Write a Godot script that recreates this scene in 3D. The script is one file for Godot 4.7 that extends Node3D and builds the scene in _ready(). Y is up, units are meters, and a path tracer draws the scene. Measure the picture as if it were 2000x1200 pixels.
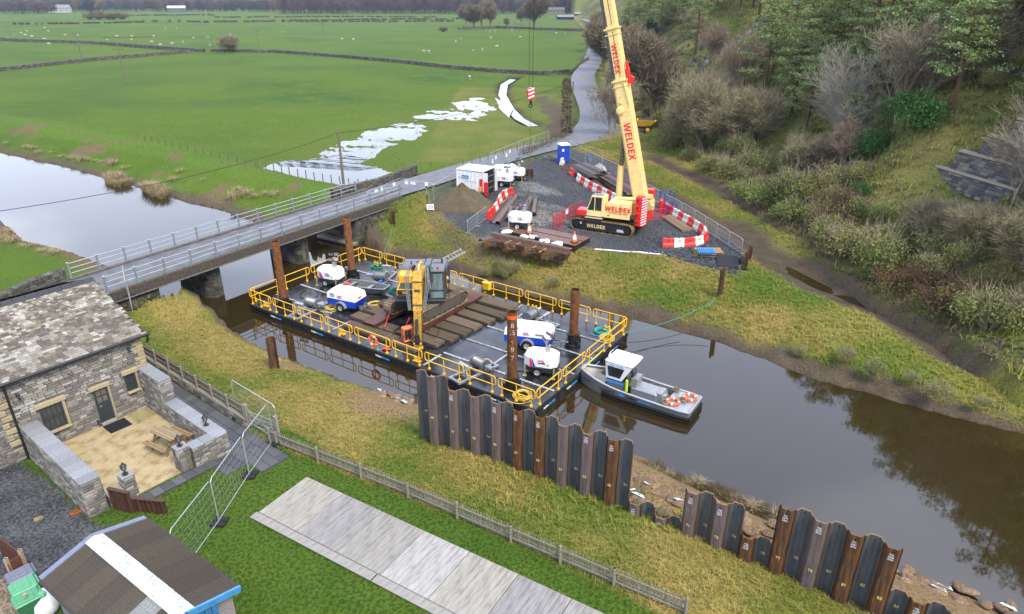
extends Node3D

# ---------------------------------------------------------------- mesh builder
class MB:
	var v := PackedVector3Array()
	var n := PackedVector3Array()
	var c := PackedColorArray()
	var col := Color(0.5,0.5,0.5)
	var turned := Basis()
	var xf := Transform3D():
		set(value):
			xf = value
			turned = value.basis.inverse().transposed()

	func _t(a: Vector3,b: Vector3,d: Vector3,na: Vector3,nb: Vector3,nd: Vector3) -> void:
		v.append(xf*a); v.append(xf*d); v.append(xf*b)
		var q := turned
		n.append((q*na).normalized()); n.append((q*nd).normalized()); n.append((q*nb).normalized())
		c.append(col); c.append(col); c.append(col)

	func tri(a: Vector3,b: Vector3,d: Vector3) -> void:
		var m := (b - a).cross(d - a)
		_t(a,b,d,m,m,m)

	func quad(a: Vector3,b: Vector3,d: Vector3,e: Vector3) -> void:
		var m := (d - a).cross(e - b)
		_t(a,b,d,m,m,m); _t(a,d,e,m,m,m)

	func poly_out(p: Array,mid: Vector3) -> void:
		var a: Vector3 = p[0]
		for i in range(1,p.size() - 1):
			var b: Vector3 = p[i]
			var d: Vector3 = p[i + 1]
			if (b - a).cross(d - a).dot(a - mid) < 0.0:
				tri(a,d,b)
			else:
				tri(a,b,d)

	func box(m: Vector3,s: Vector3,bev := 0.0) -> void:
		var h := s*0.5
		if bev <= 0.0:
			hexa([m + Vector3(-h.x,-h.y,-h.z),m + Vector3(h.x,-h.y,-h.z),m + Vector3(h.x,-h.y,h.z),m + Vector3(-h.x,-h.y,h.z)],
				[m + Vector3(-h.x,h.y,-h.z),m + Vector3(h.x,h.y,-h.z),m + Vector3(h.x,h.y,h.z),m + Vector3(-h.x,h.y,h.z)])
			return
		var b := minf(bev,minf(h.x,minf(h.y,h.z))*0.9)
		var i3 := [Vector3(h.x,h.y - b,h.z - b),Vector3(h.x - b,h.y,h.z - b),Vector3(h.x - b,h.y - b,h.z)]
		for ax in 3:
			for s1 in [-1,1]:
				var q := []
				for k in [[-1,-1],[1,-1],[1,1],[-1,1]]:
					var sg := Vector3.ONE
					sg[ax] = s1; sg[(ax + 1) % 3] = k[0]; sg[(ax + 2) % 3] = k[1]
					q.append(m + i3[ax]*sg)
				poly_out(q,m)
		for ax in 3:
			var o1 := (ax + 1) % 3
			var o2 := (ax + 2) % 3
			for s1 in [-1,1]:
				for s2 in [-1,1]:
					var q := []
					for k in [[o1,-1],[o1,1],[o2,1],[o2,-1]]:
						var sg := Vector3.ONE
						sg[ax] = k[1]; sg[o1] = s1; sg[o2] = s2
						q.append(m + i3[k[0]]*sg)
					poly_out(q,m)
		for k in 8:
			var sg := Vector3(1 if k & 1 else -1,1 if k & 2 else -1,1 if k & 4 else -1)
			poly_out([m + i3[0]*sg,m + i3[1]*sg,m + i3[2]*sg],m)

	# eight corners: four below, four above, the same way round
	func hexa(lo: Array,hi: Array) -> void:
		var m := Vector3.ZERO
		for p in lo + hi:
			m += p/8.0
		poly_out(lo,m); poly_out(hi,m)
		for i in 4:
			var j := (i + 1) % 4
			poly_out([lo[i],lo[j],hi[j],hi[i]],m)

	func frame(a: Vector3,b: Vector3) -> Basis:
		var y := (b - a).normalized()
		var x := y.cross(Vector3.UP if absf(y.y) < 0.95 else Vector3.RIGHT).normalized()
		return Basis(x,y,x.cross(y))

	# a square bar from a to b, w across, h upright
	func bar(a: Vector3,b: Vector3,w: float,h: float) -> void:
		var f := frame(a,b)
		var x := f.x*w*0.5
		var z := f.z*h*0.5
		hexa([a - x - z,a + x - z,a + x + z,a - x + z],[b - x - z,b + x - z,b + x + z,b - x + z])

	func tube(a: Vector3,b: Vector3,r0: float,r1: float,k := 8,caps := true) -> void:
		var f := frame(a,b)
		for i in k:
			var t0 := TAU*i/k
			var t1 := TAU*(i + 1)/k
			var d0 := f.x*cos(t0) - f.z*sin(t0)
			var d1 := f.x*cos(t1) - f.z*sin(t1)
			_t(a + d0*r0,a + d1*r0,b + d1*r1,d0,d1,d1)
			_t(a + d0*r0,b + d1*r1,b + d0*r1,d0,d1,d0)
			if caps:
				tri(b,b + d0*r1,b + d1*r1); tri(a,a + d1*r0,a + d0*r0)

	func path(p: Array,r: float,k := 6) -> void:
		for i in p.size() - 1:
			tube(p[i],p[i + 1],r,r,k,true)

	func lathe(prof: Array,k := 16,at := Vector3.ZERO) -> void:
		for j in prof.size() - 1:
			var a: Vector2 = prof[j]
			var b: Vector2 = prof[j + 1]
			var e := Vector2(b.y - a.y,a.x - b.x).normalized()
			for i in k:
				var t0 := TAU*i/k
				var t1 := TAU*(i + 1)/k
				var u0 := Vector3(cos(t0),0,-sin(t0))
				var u1 := Vector3(cos(t1),0,-sin(t1))
				var n0 := u0*e.x + Vector3.UP*e.y
				var n1 := u1*e.x + Vector3.UP*e.y
				var ya := Vector3.UP*a.y + at
				var yb := Vector3.UP*b.y + at
				_t(ya + u0*a.x,ya + u1*a.x,yb + u1*b.x,n0,n1,n1)
				_t(ya + u0*a.x,yb + u1*b.x,yb + u0*b.x,n0,n1,n0)

	func ring(at: Vector3,rr: float,r: float,k := 24,kk := 8) -> void:
		for i in k:
			for j in kk:
				var q := []
				var m := []
				for e in [[0,0],[1,0],[1,1],[0,1]]:
					var t: float = TAU*(i + e[0])/k
					var s: float = TAU*(j + e[1])/kk
					var u := Vector3(cos(t),0,sin(t))
					m.append(u*cos(s) + Vector3.UP*sin(s))
					q.append(at + u*rr + m[-1]*r)
				_t(q[0],q[2],q[1],m[0],m[2],m[1]); _t(q[0],q[3],q[2],m[0],m[3],m[2])

	func ball(at: Vector3,r: Vector3,k := 10,kk := 6) -> void:
		for i in k:
			for j in kk:
				var q := []
				var m := []
				for e in [[0,0],[1,0],[1,1],[0,1]]:
					var t: float = TAU*(i + e[0])/k
					var s: float = PI*(j + e[1])/kk - PI/2
					var u := Vector3(cos(t)*cos(s),sin(s),sin(t)*cos(s))
					m.append((u/r).normalized())
					q.append(at + u*r)
				_t(q[0],q[2],q[1],m[0],m[2],m[1]); _t(q[0],q[3],q[2],m[0],m[3],m[2])

	# polygon in the xy plane drawn out from z = 0 to z = d
	func prism(p: PackedVector2Array,d: float,at := Vector3.ZERO) -> void:
		var pts := p
		if Geometry2D.is_polygon_clockwise(pts):
			pts = pts.duplicate(); pts.reverse()
		var ix := Geometry2D.triangulate_polygon(pts)
		var f := func(k: int,z: float) -> Vector3: return at + Vector3(pts[k].x,pts[k].y,z)
		for i in range(0,ix.size(),3):
			var a := ix[i]
			var b := ix[i + 1]
			var e := ix[i + 2]
			if (pts[b] - pts[a]).cross(pts[e] - pts[a]) < 0.0:
				var w := b
				b = e; e = w
			tri(f.call(a,d),f.call(b,d),f.call(e,d))
			tri(f.call(a,0.0),f.call(e,0.0),f.call(b,0.0))
		for i in pts.size():
			var j := (i + 1) % pts.size()
			quad(f.call(i,0.0),f.call(j,0.0),f.call(j,d),f.call(i,d))

	func mesh() -> ArrayMesh:
		var a := []
		a.resize(Mesh.ARRAY_MAX)
		a[Mesh.ARRAY_VERTEX] = v; a[Mesh.ARRAY_NORMAL] = n; a[Mesh.ARRAY_COLOR] = c
		var m := ArrayMesh.new()
		m.add_surface_from_arrays(Mesh.PRIMITIVE_TRIANGLES,a)
		return m

# ---------------------------------------------------------------- naming and tagging
var used := {}
var M := {}
var rng := RandomNumberGenerator.new()
var ordinal := ["first", "second", "third", "fourth", "fifth", "sixth", "seventh", "eighth", "ninth", "tenth", "eleventh", "twelfth", "thirteenth", "fourteenth", "fifteenth", "sixteenth", "seventeenth", "eighteenth", "nineteenth", "twentieth", "twenty-first", "twenty-second", "twenty-third", "twenty-fourth", "twenty-fifth", "twenty-sixth", "twenty-seventh", "twenty-eighth", "twenty-ninth", "thirtieth", "thirty-first", "thirty-second", "thirty-third", "thirty-fourth", "thirty-fifth", "thirty-sixth", "thirty-seventh", "thirty-eighth", "thirty-ninth", "fortieth"]

func V(x: float,y: float,z: float) -> Vector3: return Vector3(x,y,z)
func nth(i: int) -> String: return ordinal[mini(i,39)]
func rf(a: float,b: float) -> float: return rng.randf_range(a,b)

func mb(col := Color(0.5,0.5,0.5)) -> MB:
	var m := MB.new()
	m.col = col
	return m

func called(s: String,parent: Node) -> String:
	var key := str(parent.get_instance_id()) + s
	used[key] = used.get(key,-1) + 1
	return s if used[key] == 0 else "%s_%03d" % [s,used[key]]

func tag(o: Node,label: String,category := "", group := "", kind := "") -> Node:
	if label: o.set_meta("label",label)
	if category: o.set_meta("category",category)
	if group: o.set_meta("group",group)
	if kind: o.set_meta("kind",kind)
	return o

func thing(s: String,label: String,category: String,at := Vector3.ZERO,turn := 0.0,group := "") -> Node3D:
	var o := Node3D.new()
	o.name = called(s,self)
	add_child(o,true)
	o.position = at
	o.rotation.y = turn
	tag(o,label,category,group)
	return o

func put(s: String,m,mat: Material,parent: Node = self) -> MeshInstance3D:
	var o := MeshInstance3D.new()
	o.name = called(s,parent)
	o.mesh = m.mesh() if m is MB else m
	o.material_override = mat
	parent.add_child(o,true)
	return o

func dup(src: Node3D,at: Vector3,turn: float,label: String,group := "",sc := Vector3.ONE) -> Node3D:
	var o: Node3D = src.duplicate()
	var base := str(src.name)
	if base.length() > 4 and base[-4] == "_" and base.right(3).is_valid_int():
		base = base.left(base.length() - 4)
	o.name = called(base,self)
	add_child(o,true)
	o.position = at
	o.rotation = Vector3(0,turn,0)
	o.scale = sc
	if label: o.set_meta("label",label)
	if group: o.set_meta("group",group)
	return o

func struct(s: String,m,mat: Material,parent: Node = self) -> MeshInstance3D:
	var o := put(s,m,mat,parent)
	o.set_meta("kind", "structure")
	return o

func text(s: String,words: String,size: float,at: Transform3D,mat: Material,parent: Node,font := "Droid Sans",bold := true,depth := 0.012) -> MeshInstance3D:
	var t := TextMesh.new()
	var f := SystemFont.new()
	f.font_names = PackedStringArray([font])
	if bold: f.font_weight = 700
	t.font = f
	t.text = words
	t.font_size = 32
	t.pixel_size = size/32.0
	t.depth = depth
	t.curve_step = 2.0
	var o := put(s,t,mat,parent)
	o.transform = at
	return o

# ---------------------------------------------------------------- materials
func noise_tex(sz: int,freq: float,oct: int,lo: Color,hi: Color,mid := Color(0,0,0,0),type := FastNoiseLite.TYPE_SIMPLEX_SMOOTH,sd := 1,at := 0.5) -> NoiseTexture2D:
	var f := FastNoiseLite.new()
	f.noise_type = type
	f.frequency = freq
	f.fractal_octaves = oct
	f.fractal_gain = 0.6
	f.seed = sd
	var g := Gradient.new()
	g.set_color(0,lo); g.set_color(1,hi)
	if mid.a > 0.0: g.add_point(at,mid)
	var t := NoiseTexture2D.new()
	t.width = sz; t.height = sz
	t.seamless = true
	t.noise = f
	t.color_ramp = g
	return t

func G(x: float) -> Color: return Color(x,x,x)

func mat(key: String,rough: float,metal := 0.0,tex: Texture2D = null,scale := Vector3.ONE,bump: Texture2D = null,bump_cm := 0.0,spec := 0.5,world := false) -> StandardMaterial3D:
	var m := StandardMaterial3D.new()
	m.resource_name = key
	m.vertex_color_use_as_albedo = true
	m.roughness = rough
	m.metallic = metal
	m.metallic_specular = spec
	if tex:
		m.albedo_texture = tex
		m.uv1_triplanar = true
		m.uv1_world_triplanar = world
		m.uv1_scale = scale
	if bump:
		m.heightmap_enabled = true
		m.heightmap_texture = bump
		m.heightmap_scale = bump_cm
		m.uv1_triplanar = true
		m.uv1_world_triplanar = world
		m.uv1_scale = scale
	M[key] = m
	return m

func flat_color(key: String,col: Color,rough: float,metal := 0.0) -> StandardMaterial3D:
	var m := StandardMaterial3D.new()
	m.resource_name = key
	m.albedo_color = col.linear_to_srgb()
	m.roughness = rough
	m.metallic = metal
	M[key] = m
	return m

func materials() -> void:
	var grime := noise_tex(512,0.012,5,G(0.80),G(1.0),G(0.96),FastNoiseLite.TYPE_SIMPLEX_SMOOTH,3,0.45)
	var heavy := noise_tex(512,0.015,6,G(0.45),G(1.0),G(0.82),FastNoiseLite.TYPE_SIMPLEX_SMOOTH,5,0.5)
	var rust := noise_tex(512,0.014,6,Color(0.40,0.37,0.36),Color(1,0.93,0.82),Color(0.80,0.74,0.69),FastNoiseLite.TYPE_SIMPLEX_SMOOTH,7,0.5)
	var stone := noise_tex(512,0.03,6,G(0.5),G(1.0),G(0.82),FastNoiseLite.TYPE_SIMPLEX_SMOOTH,9,0.5)
	var stone_h := noise_tex(512,0.03,5,G(0.0),G(1.0),Color(0,0,0,0),FastNoiseLite.TYPE_SIMPLEX_SMOOTH,9)
	var grass := noise_tex(1024,0.02,6,G(0.45),G(1.0),G(0.8),FastNoiseLite.TYPE_SIMPLEX,11,0.5)
	var grass_h := noise_tex(512,0.08,4,G(0.0),G(1.0),Color(0,0,0,0),FastNoiseLite.TYPE_SIMPLEX,12)
	var wood := noise_tex(512,0.01,5,G(0.55),G(1.0),G(0.84),FastNoiseLite.TYPE_SIMPLEX_SMOOTH,13,0.5)
	var blot := noise_tex(512,0.008,5,Color(0.74,0.70,0.63),Color(1,1,1),Color(0.92,0.9,0.86),FastNoiseLite.TYPE_SIMPLEX_SMOOTH,15,0.45)
	mat("ground",0.95,0,grass,V(0.23,0.23,0.23),grass_h,6.0,0.25,true)
	mat("paint",0.42,0,grime,V(0.5,0.5,0.5))
	mat("matt",0.8,0,heavy,V(0.7,0.7,0.7),null,0,0.3)
	mat("galv",0.42,0.55,grime,V(1,1,1))
	mat("steel",0.5,0.35,rust,V(0.6,0.6,0.6))
	mat("rust",0.85,0.0,rust,V(0.5,0.5,0.5),stone_h,0.4,0.3)
	mat("stone",0.9,0,stone,V(1.3,1.3,1.3),stone_h,2.0,0.3)
	mat("rock",0.9,0,stone,V(0.25,0.25,0.25),stone_h,12.0,0.3)
	mat("mortar",0.95,0,heavy,V(1.5,1.5,1.5),stone_h,1.0,0.2)
	mat("slate",0.75,0,stone,V(1.1,1.1,1.1),stone_h,0.6,0.4)
	mat("wood",0.8,0,wood,V(2.0,2.0,2.0),null,0,0.3)
	mat("concrete",0.75,0,blot,V(0.35,0.35,0.35),null,0,0.4,true)
	mat("wet_deck",0.2,0.0,noise_tex(512,0.012,5,G(0.35),G(1.0),G(0.6),FastNoiseLite.TYPE_SIMPLEX_SMOOTH,21,0.5),V(0.12,0.12,0.12),stone_h,0.15,0.55,true)
	mat("alu",0.55,0.15,noise_tex(512,0.012,6,Color(0.74,0.72,0.69),Color(1,1,1),Color(0.91,0.9,0.885),FastNoiseLite.TYPE_SIMPLEX_SMOOTH,41,0.45),V(0.9,0.9,0.2))
	mat("dirty_paint",0.5,0,heavy,V(0.45,0.45,0.45))
	mat("tarmac",0.55,0,noise_tex(512,0.01,6,G(0.66),G(1.0),G(0.84),FastNoiseLite.TYPE_SIMPLEX_SMOOTH,23,0.5),V(0.15,0.15,0.15),null,0,0.5,true)
	mat("rubber",0.75,0,grime,V(2,2,2),null,0,0.3)
	mat("plastic",0.5,0,grime,V(1,1,1))
	mat("bark",0.9,0,stone,V(2,2,2),null,0,0.2)
	mat("leaf",0.75,0,null,Vector3.ONE,null,0,0.25)
	M.leaf.backlight_enabled = true
	M.leaf.backlight = G(0.7)
	mat("blade",0.8,0,null,Vector3.ONE,null,0,0.2)
	mat("soil",0.9,0,heavy,V(1.2,1.2,1.2),stone_h,6.0,0.3)
	mat("mark",0.7)
	mat("gloss",0.25)
	var gl := mat("glass",0.06,0.0,null,Vector3.ONE,null,0,0.6)
	gl.vertex_color_use_as_albedo = true
	flat_color("red_print",Color(0.62,0.012,0.012),0.5)
	flat_color("black_print",Color(0.012,0.012,0.014),0.5)
	var pane := StandardMaterial3D.new()
	pane.resource_name = "clear_glass"
	pane.transparency = BaseMaterial3D.TRANSPARENCY_ALPHA
	pane.albedo_color = Color(0.55,0.68,0.68,0.25)
	pane.roughness = 0.05
	M["pane"] = pane
	var w := StandardMaterial3D.new()
	w.resource_name = "river_water"
	w.albedo_color = Color(0.021,0.014,0.004).linear_to_srgb()
	w.roughness = 0.03
	w.metallic_specular = 0.63
	w.normal_enabled = true
	var fn := FastNoiseLite.new()
	fn.frequency = 0.02
	fn.fractal_octaves = 3
	var nt := NoiseTexture2D.new()
	nt.width = 512; nt.height = 512; nt.seamless = true; nt.as_normal_map = true; nt.bump_strength = 1.2
	nt.noise = fn
	w.normal_texture = nt
	w.normal_scale = 0.035
	w.uv1_triplanar = true; w.uv1_world_triplanar = true
	w.uv1_scale = V(0.16,0.16,0.16)
	M["water"] = w
	var f := w.duplicate()
	f.resource_name = "flood_water"
	f.albedo_color = Color(0.06,0.065,0.06).linear_to_srgb()
	f.normal_scale = 0.02
	M["flood"] = f

func grass_tuft(blades: int,tall: float,lean: float,wide: float,patch := 1.0) -> ArrayMesh:
	var m := mb(Color.WHITE)
	for i in blades:
		var a := rf(0,TAU)
		var r := Vector3(cos(a),0,sin(a))
		var o := V(rf(-1,1),0,rf(-1,1))*0.09*patch
		var side := Vector3(-r.z,0,r.x)*wide
		var h := tall*rf(0.6,1.1)
		var l := lean*rf(0.4,1.3)
		var p1 := o + r*l*0.35*h + Vector3.UP*h*0.62
		var p2 := o + r*l*h + Vector3.UP*h*(1.0 - 0.35*l)
		m.col = G(rf(0.75,1.1))
		m.quad(o - side,o + side,p1 + side*0.7,p1 - side*0.7)
		m.tri(p1 - side*0.7,p1 + side*0.7,p2)
	return m.mesh()

func scatter(s: String,m: Mesh,mt: Material,places: Array,tints: PackedColorArray,parent: Node = self) -> MultiMeshInstance3D:
	var mm := MultiMesh.new()
	mm.transform_format = MultiMesh.TRANSFORM_3D
	mm.use_colors = true
	mm.mesh = m
	mm.instance_count = places.size()
	for i in places.size():
		mm.set_instance_transform(i,places[i])
		mm.set_instance_color(i,tints[i])
	var o := MultiMeshInstance3D.new()
	o.name = called(s,parent)
	o.multimesh = mm
	o.material_override = mt
	o.set_meta("kind", "stuff")
	parent.add_child(o,true)
	return o

# ---------------------------------------------------------------- the land
var near_shore := PackedVector2Array([Vector2(-50.49,-64.83),Vector2(-43.93,-58.61),Vector2(-38.6,-55.88),Vector2(-32.84,-52.16),Vector2(-26.66,-45.88),Vector2(-23.57,-43.2),Vector2(-19.78,-41.72),Vector2(-16.15,-38.2),Vector2(-13.71,-36.53),Vector2(-8.73,-33.51),Vector2(-5.11,-31.37),Vector2(5.92,-27.05),Vector2(10.87,-22.76),Vector2(13.98,-20.15),Vector2(16.82,-18.29)])
var far_shore := PackedVector2Array([Vector2(-72.01,-96.34),Vector2(-58.57,-88.35),Vector2(-48.88,-81.49),Vector2(-40.46,-75.53),Vector2(-35.14,-71.3),Vector2(-30.17,-68.4),Vector2(-25.63,-64.5),Vector2(-16.12,-58.33),Vector2(-11.38,-54.97),Vector2(-5.86,-52.16),Vector2(-2.77,-48.85),Vector2(0,-46.64),Vector2(3.68,-44.78),Vector2(8.37,-41.96),Vector2(11.07,-40.01),Vector2(13.05,-38.7),Vector2(15.47,-36.21),Vector2(17.57,-33.79),Vector2(19.84,-32.41),Vector2(21.83,-30.86),Vector2(23.82,-29.66),Vector2(25.69,-28.53)])
var bank_ridge := PackedVector2Array([Vector2(-83.28,-113.65),Vector2(-60.03,-98.91),Vector2(-35.13,-80.4),Vector2(-18.93,-68.73)])
var toe := PackedVector2Array([Vector2(57.11,-634.87),Vector2(41.51,-353.54),Vector2(27.09,-206.18),Vector2(20.73,-132.98),Vector2(19.25,-100.21),Vector2(21.34,-83.69),Vector2(22.72,-58.35),Vector2(23.65,-41.29),Vector2(25.46,-35.67),Vector2(26.36,-30.41)])
var drain := PackedVector2Array([Vector2(19.07,-57.17),Vector2(19.61,-51.91),Vector2(21.92,-44.96),Vector2(24.7,-39.67),Vector2(26.74,-34.95),Vector2(28.28,-32.87)])
var mud_track := PackedVector2Array([Vector2(17.54,-85.17),Vector2(19.77,-76.94),Vector2(22.14,-68.99),Vector2(23.34,-61.56),Vector2(24.33,-55.43),Vector2(25.05,-49.13),Vector2(25.64,-43.97),Vector2(26.14,-39.66),Vector2(27.16,-36.01),Vector2(28.44,-33.47)])
var field_ditch := PackedVector2Array([Vector2(1.36,-190.42),Vector2(-1.86,-172.85),Vector2(-2.11,-153.74),Vector2(-0.49,-133.52),Vector2(1.33,-121.52),Vector2(3.53,-114.26)])
var ditch_two := PackedVector2Array([Vector2(30.43,-309.49),Vector2(25.15,-274.46),Vector2(20.24,-238.21),Vector2(16.27,-211.75),Vector2(8.67,-202.69)])
var fence_line := PackedVector2Array([Vector2(-19.77,-32.59),Vector2(-12.24,-26.28),Vector2(-11.56,-25.67),Vector2(-10.28,-24.9),Vector2(-4.05,-21.51),Vector2(0,-19.1),Vector2(3.45,-17.06),Vector2(5.57,-15.82)])
var site := PackedVector2Array([Vector2(-5.06,-56.28),Vector2(-1.86,-52.24),Vector2(6.06,-51.01),Vector2(7.94,-49.94),Vector2(11.42,-49.47),Vector2(12.69,-48.13),Vector2(14.86,-46.22),Vector2(15.96,-44.93),Vector2(18.05,-50.29),Vector2(17.38,-55.43),Vector2(15.91,-62.41),Vector2(14.57,-67.98),Vector2(13.18,-75.7),Vector2(10.2,-85.17),Vector2(7.37,-89.92),Vector2(5.32,-89.26),Vector2(-2.93,-77.7),Vector2(-8.11,-65.09),Vector2(-6.54,-61.22)])
var muck := PackedVector2Array([Vector2(6.41,-148.24),Vector2(10.35,-129.62),Vector2(10.08,-105.31),Vector2(6.76,-101.86),Vector2(3.88,-105.31),Vector2(6.74,-123.36),Vector2(4.16,-144.13)])
var mud_site := PackedVector2Array([Vector2(9.72,-86.7),Vector2(13.48,-79.52),Vector2(16.6,-67.78),Vector2(18.6,-59.92),Vector2(19.56,-52.11),Vector2(17.87,-49.7),Vector2(16.97,-54.74),Vector2(14.64,-63.28),Vector2(11.69,-73.34)])
var flood_a := PackedVector2Array([Vector2(-30.83,-82.55),Vector2(-28.42,-85.94),Vector2(-23.55,-87.13),Vector2(-17.44,-82.55),Vector2(-13.83,-78.65),Vector2(-16.87,-73.71),Vector2(-23.51,-77.42)])
var flood_b := PackedVector2Array([Vector2(-26.33,-87.73),Vector2(-25.18,-96.7),Vector2(-21.88,-105.77),Vector2(-17.61,-120.25),Vector2(-12.86,-136.14),Vector2(-7.41,-146.42),Vector2(-3.69,-133.44),Vector2(-4.48,-122.47),Vector2(-11.68,-113.55),Vector2(-15.65,-100.46),Vector2(-19.16,-91.52),Vector2(-19.38,-85.94)])
var drive := PackedVector2Array([Vector2(-26.84,-26.91),Vector2(-22.54,-24.83),Vector2(-19.04,-22.45),Vector2(-15.47,-19.79),Vector2(-13.3,-19.65),Vector2(-14.57,-18.5),Vector2(-16.02,-17.33),Vector2(-16.75,-17.1),Vector2(-19.4,-18.62),Vector2(-23.28,-21.21)])
var yard := PackedVector2Array([Vector2(-22.82,-20.62),Vector2(-18.79,-18.8),Vector2(-16.75,-17.1),Vector2(-14.81,-15.26),Vector2(-16.66,-14),Vector2(-21.39,-16.88)])
var road := PackedVector3Array()
var river := PackedVector2Array()
var n_big := FastNoiseLite.new()
var n_mid := FastNoiseLite.new()
var n_fine := FastNoiseLite.new()
var n_streak := FastNoiseLite.new()
var tcol := Color()
var t_kind := 0        # 0 field, 1 rough bank, 2 lawn, 3 mud, 4 gravel, 5 hill, 6 river bed, 7 road verge
var t_cover := 0.0     # how much rough grass grows here

func near_line(p: Vector2,l: PackedVector2Array,stop := 1e9) -> float:
	var best := 1e18
	for i in l.size() - 1:
		var q := Geometry2D.get_closest_point_to_segment(p,l[i],l[i + 1])
		var d := p.distance_squared_to(q)
		if d < best: best = d
	return sqrt(best)

func ss(a: float,b: float,x: float) -> float: return smoothstep(a,b,x)

func box_of(l: PackedVector2Array,grow: float) -> Rect2:
	var r := Rect2(l[0],Vector2.ZERO)
	for p in l: r = r.expand(p)
	return r.grow(grow)

var boxes := {}

func setup_land() -> void:
	near_shore.insert(0,Vector2(-150,-160)); near_shore.append(Vector2(22,-13)); near_shore.append(Vector2(60,10))
	far_shore.insert(0,Vector2(-180,-190)); far_shore.append(Vector2(45,-16)); far_shore.append(Vector2(75,0))
	bank_ridge.insert(0,Vector2(-190,-180))
	toe.insert(0,Vector2(75,-900)); toe.append(Vector2(45,-20)); toe.append(Vector2(80,5))
	drain.append(Vector2(45,-22)); mud_track.append(Vector2(48,-26))
	fence_line.insert(0,Vector2(-20.5,-33.2)); fence_line.append(Vector2(20,-7)); 
	river = near_shore.duplicate()
	var f := far_shore.duplicate()
	f.reverse()
	river.append_array(f)
	for q in [V(-45,2.4,-10),V(-31.5,2.9,-32.6),V(-27.2,3.12,-40.2),V(-18.5,3.12,-54.6),V(-10.0,3.05,-66.8),V(-5.6,2.6,-75.2),V(2.3,2.15,-88.0),V(9.2,2.0,-97.4),V(12.9,2.0,-108),V(14.6,2.0,-122),V(15.4,2.0,-140),V(16.2,2.1,-160),V(18.2,2.2,-182),V(23.5,2.3,-214),V(30,2.6,-262),V(38.5,3.2,-330),V(45.5,3.6,-400),V(52,3.8,-470),V(56,4,-520),V(58,4,-600)]:
		road.append(q)
	n_big.frequency = 0.02; n_big.fractal_octaves = 3; n_big.seed = 4
	n_mid.frequency = 0.12; n_mid.fractal_octaves = 3; n_mid.seed = 5
	n_fine.frequency = 0.7; n_fine.fractal_octaves = 3; n_fine.seed = 6
	n_streak.frequency = 0.09; n_streak.fractal_octaves = 4; n_streak.seed = 8
	for k in ["drain", "mud_track", "field_ditch", "ditch_two"]:
		boxes[k] = box_of(get(k),4.0)
	for k in ["site", "drive", "yard", "muck", "mud_site", "flood_a", "flood_b"]:
		boxes[k] = box_of(get(k),6.0)

func edge_in(p: Vector2,key: String) -> float:    # metres inside a polygon, negative outside; -9 when far
	if not boxes[key].has_point(p): return -9.0
	var l: PackedVector2Array = get(key)
	var d := near_line(p,l)
	d = minf(d,p.distance_to(Geometry2D.get_closest_point_to_segment(p,l[0],l[l.size() - 1])))
	return d if Geometry2D.is_point_in_polygon(p,l) else -d

func road_at(p: Vector2) -> Vector2:    # distance to the middle of the road, height of the road there
	var best := 1e18
	var h := 0.0
	for i in road.size() - 1:
		var a := Vector2(road[i].x,road[i].z)
		var b := Vector2(road[i + 1].x,road[i + 1].z)
		var q := Geometry2D.get_closest_point_to_segment(p,a,b)
		var d := p.distance_squared_to(q)
		if d < best:
			best = d
			h = lerpf(road[i].y,road[i + 1].y,a.distance_to(q)/maxf(a.distance_to(b),0.01))
	return Vector2(sqrt(best),h)

func up_hill(p: Vector2) -> float:      # metres behind the foot of the hill
	var best := 1e18
	var k := 0
	for i in toe.size() - 1:
		var q := Geometry2D.get_closest_point_to_segment(p,toe[i],toe[i + 1])
		var d := p.distance_squared_to(q)
		if d < best:
			best = d; k = i
	var s := (toe[k + 1] - toe[k]).cross(p - toe[k])
	return sqrt(best)*(1.0 if s < 0.0 else -1.0)

var bridge_a := Vector2(-27.2,-40.2)
var bridge_b := Vector2(-10.0,-66.8)

const YELLOW := Color(0.33,0.25,0.075)
const OLIVE := Color(0.17,0.17,0.030)
const GREEN := Color(0.085,0.155,0.018)
const FIELD := Color(0.108,0.178,0.014)
const LAWN := Color(0.075,0.138,0.016)
const MUD := Color(0.135,0.103,0.07)
const GRAVEL := Color(0.095,0.10,0.11)

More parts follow.
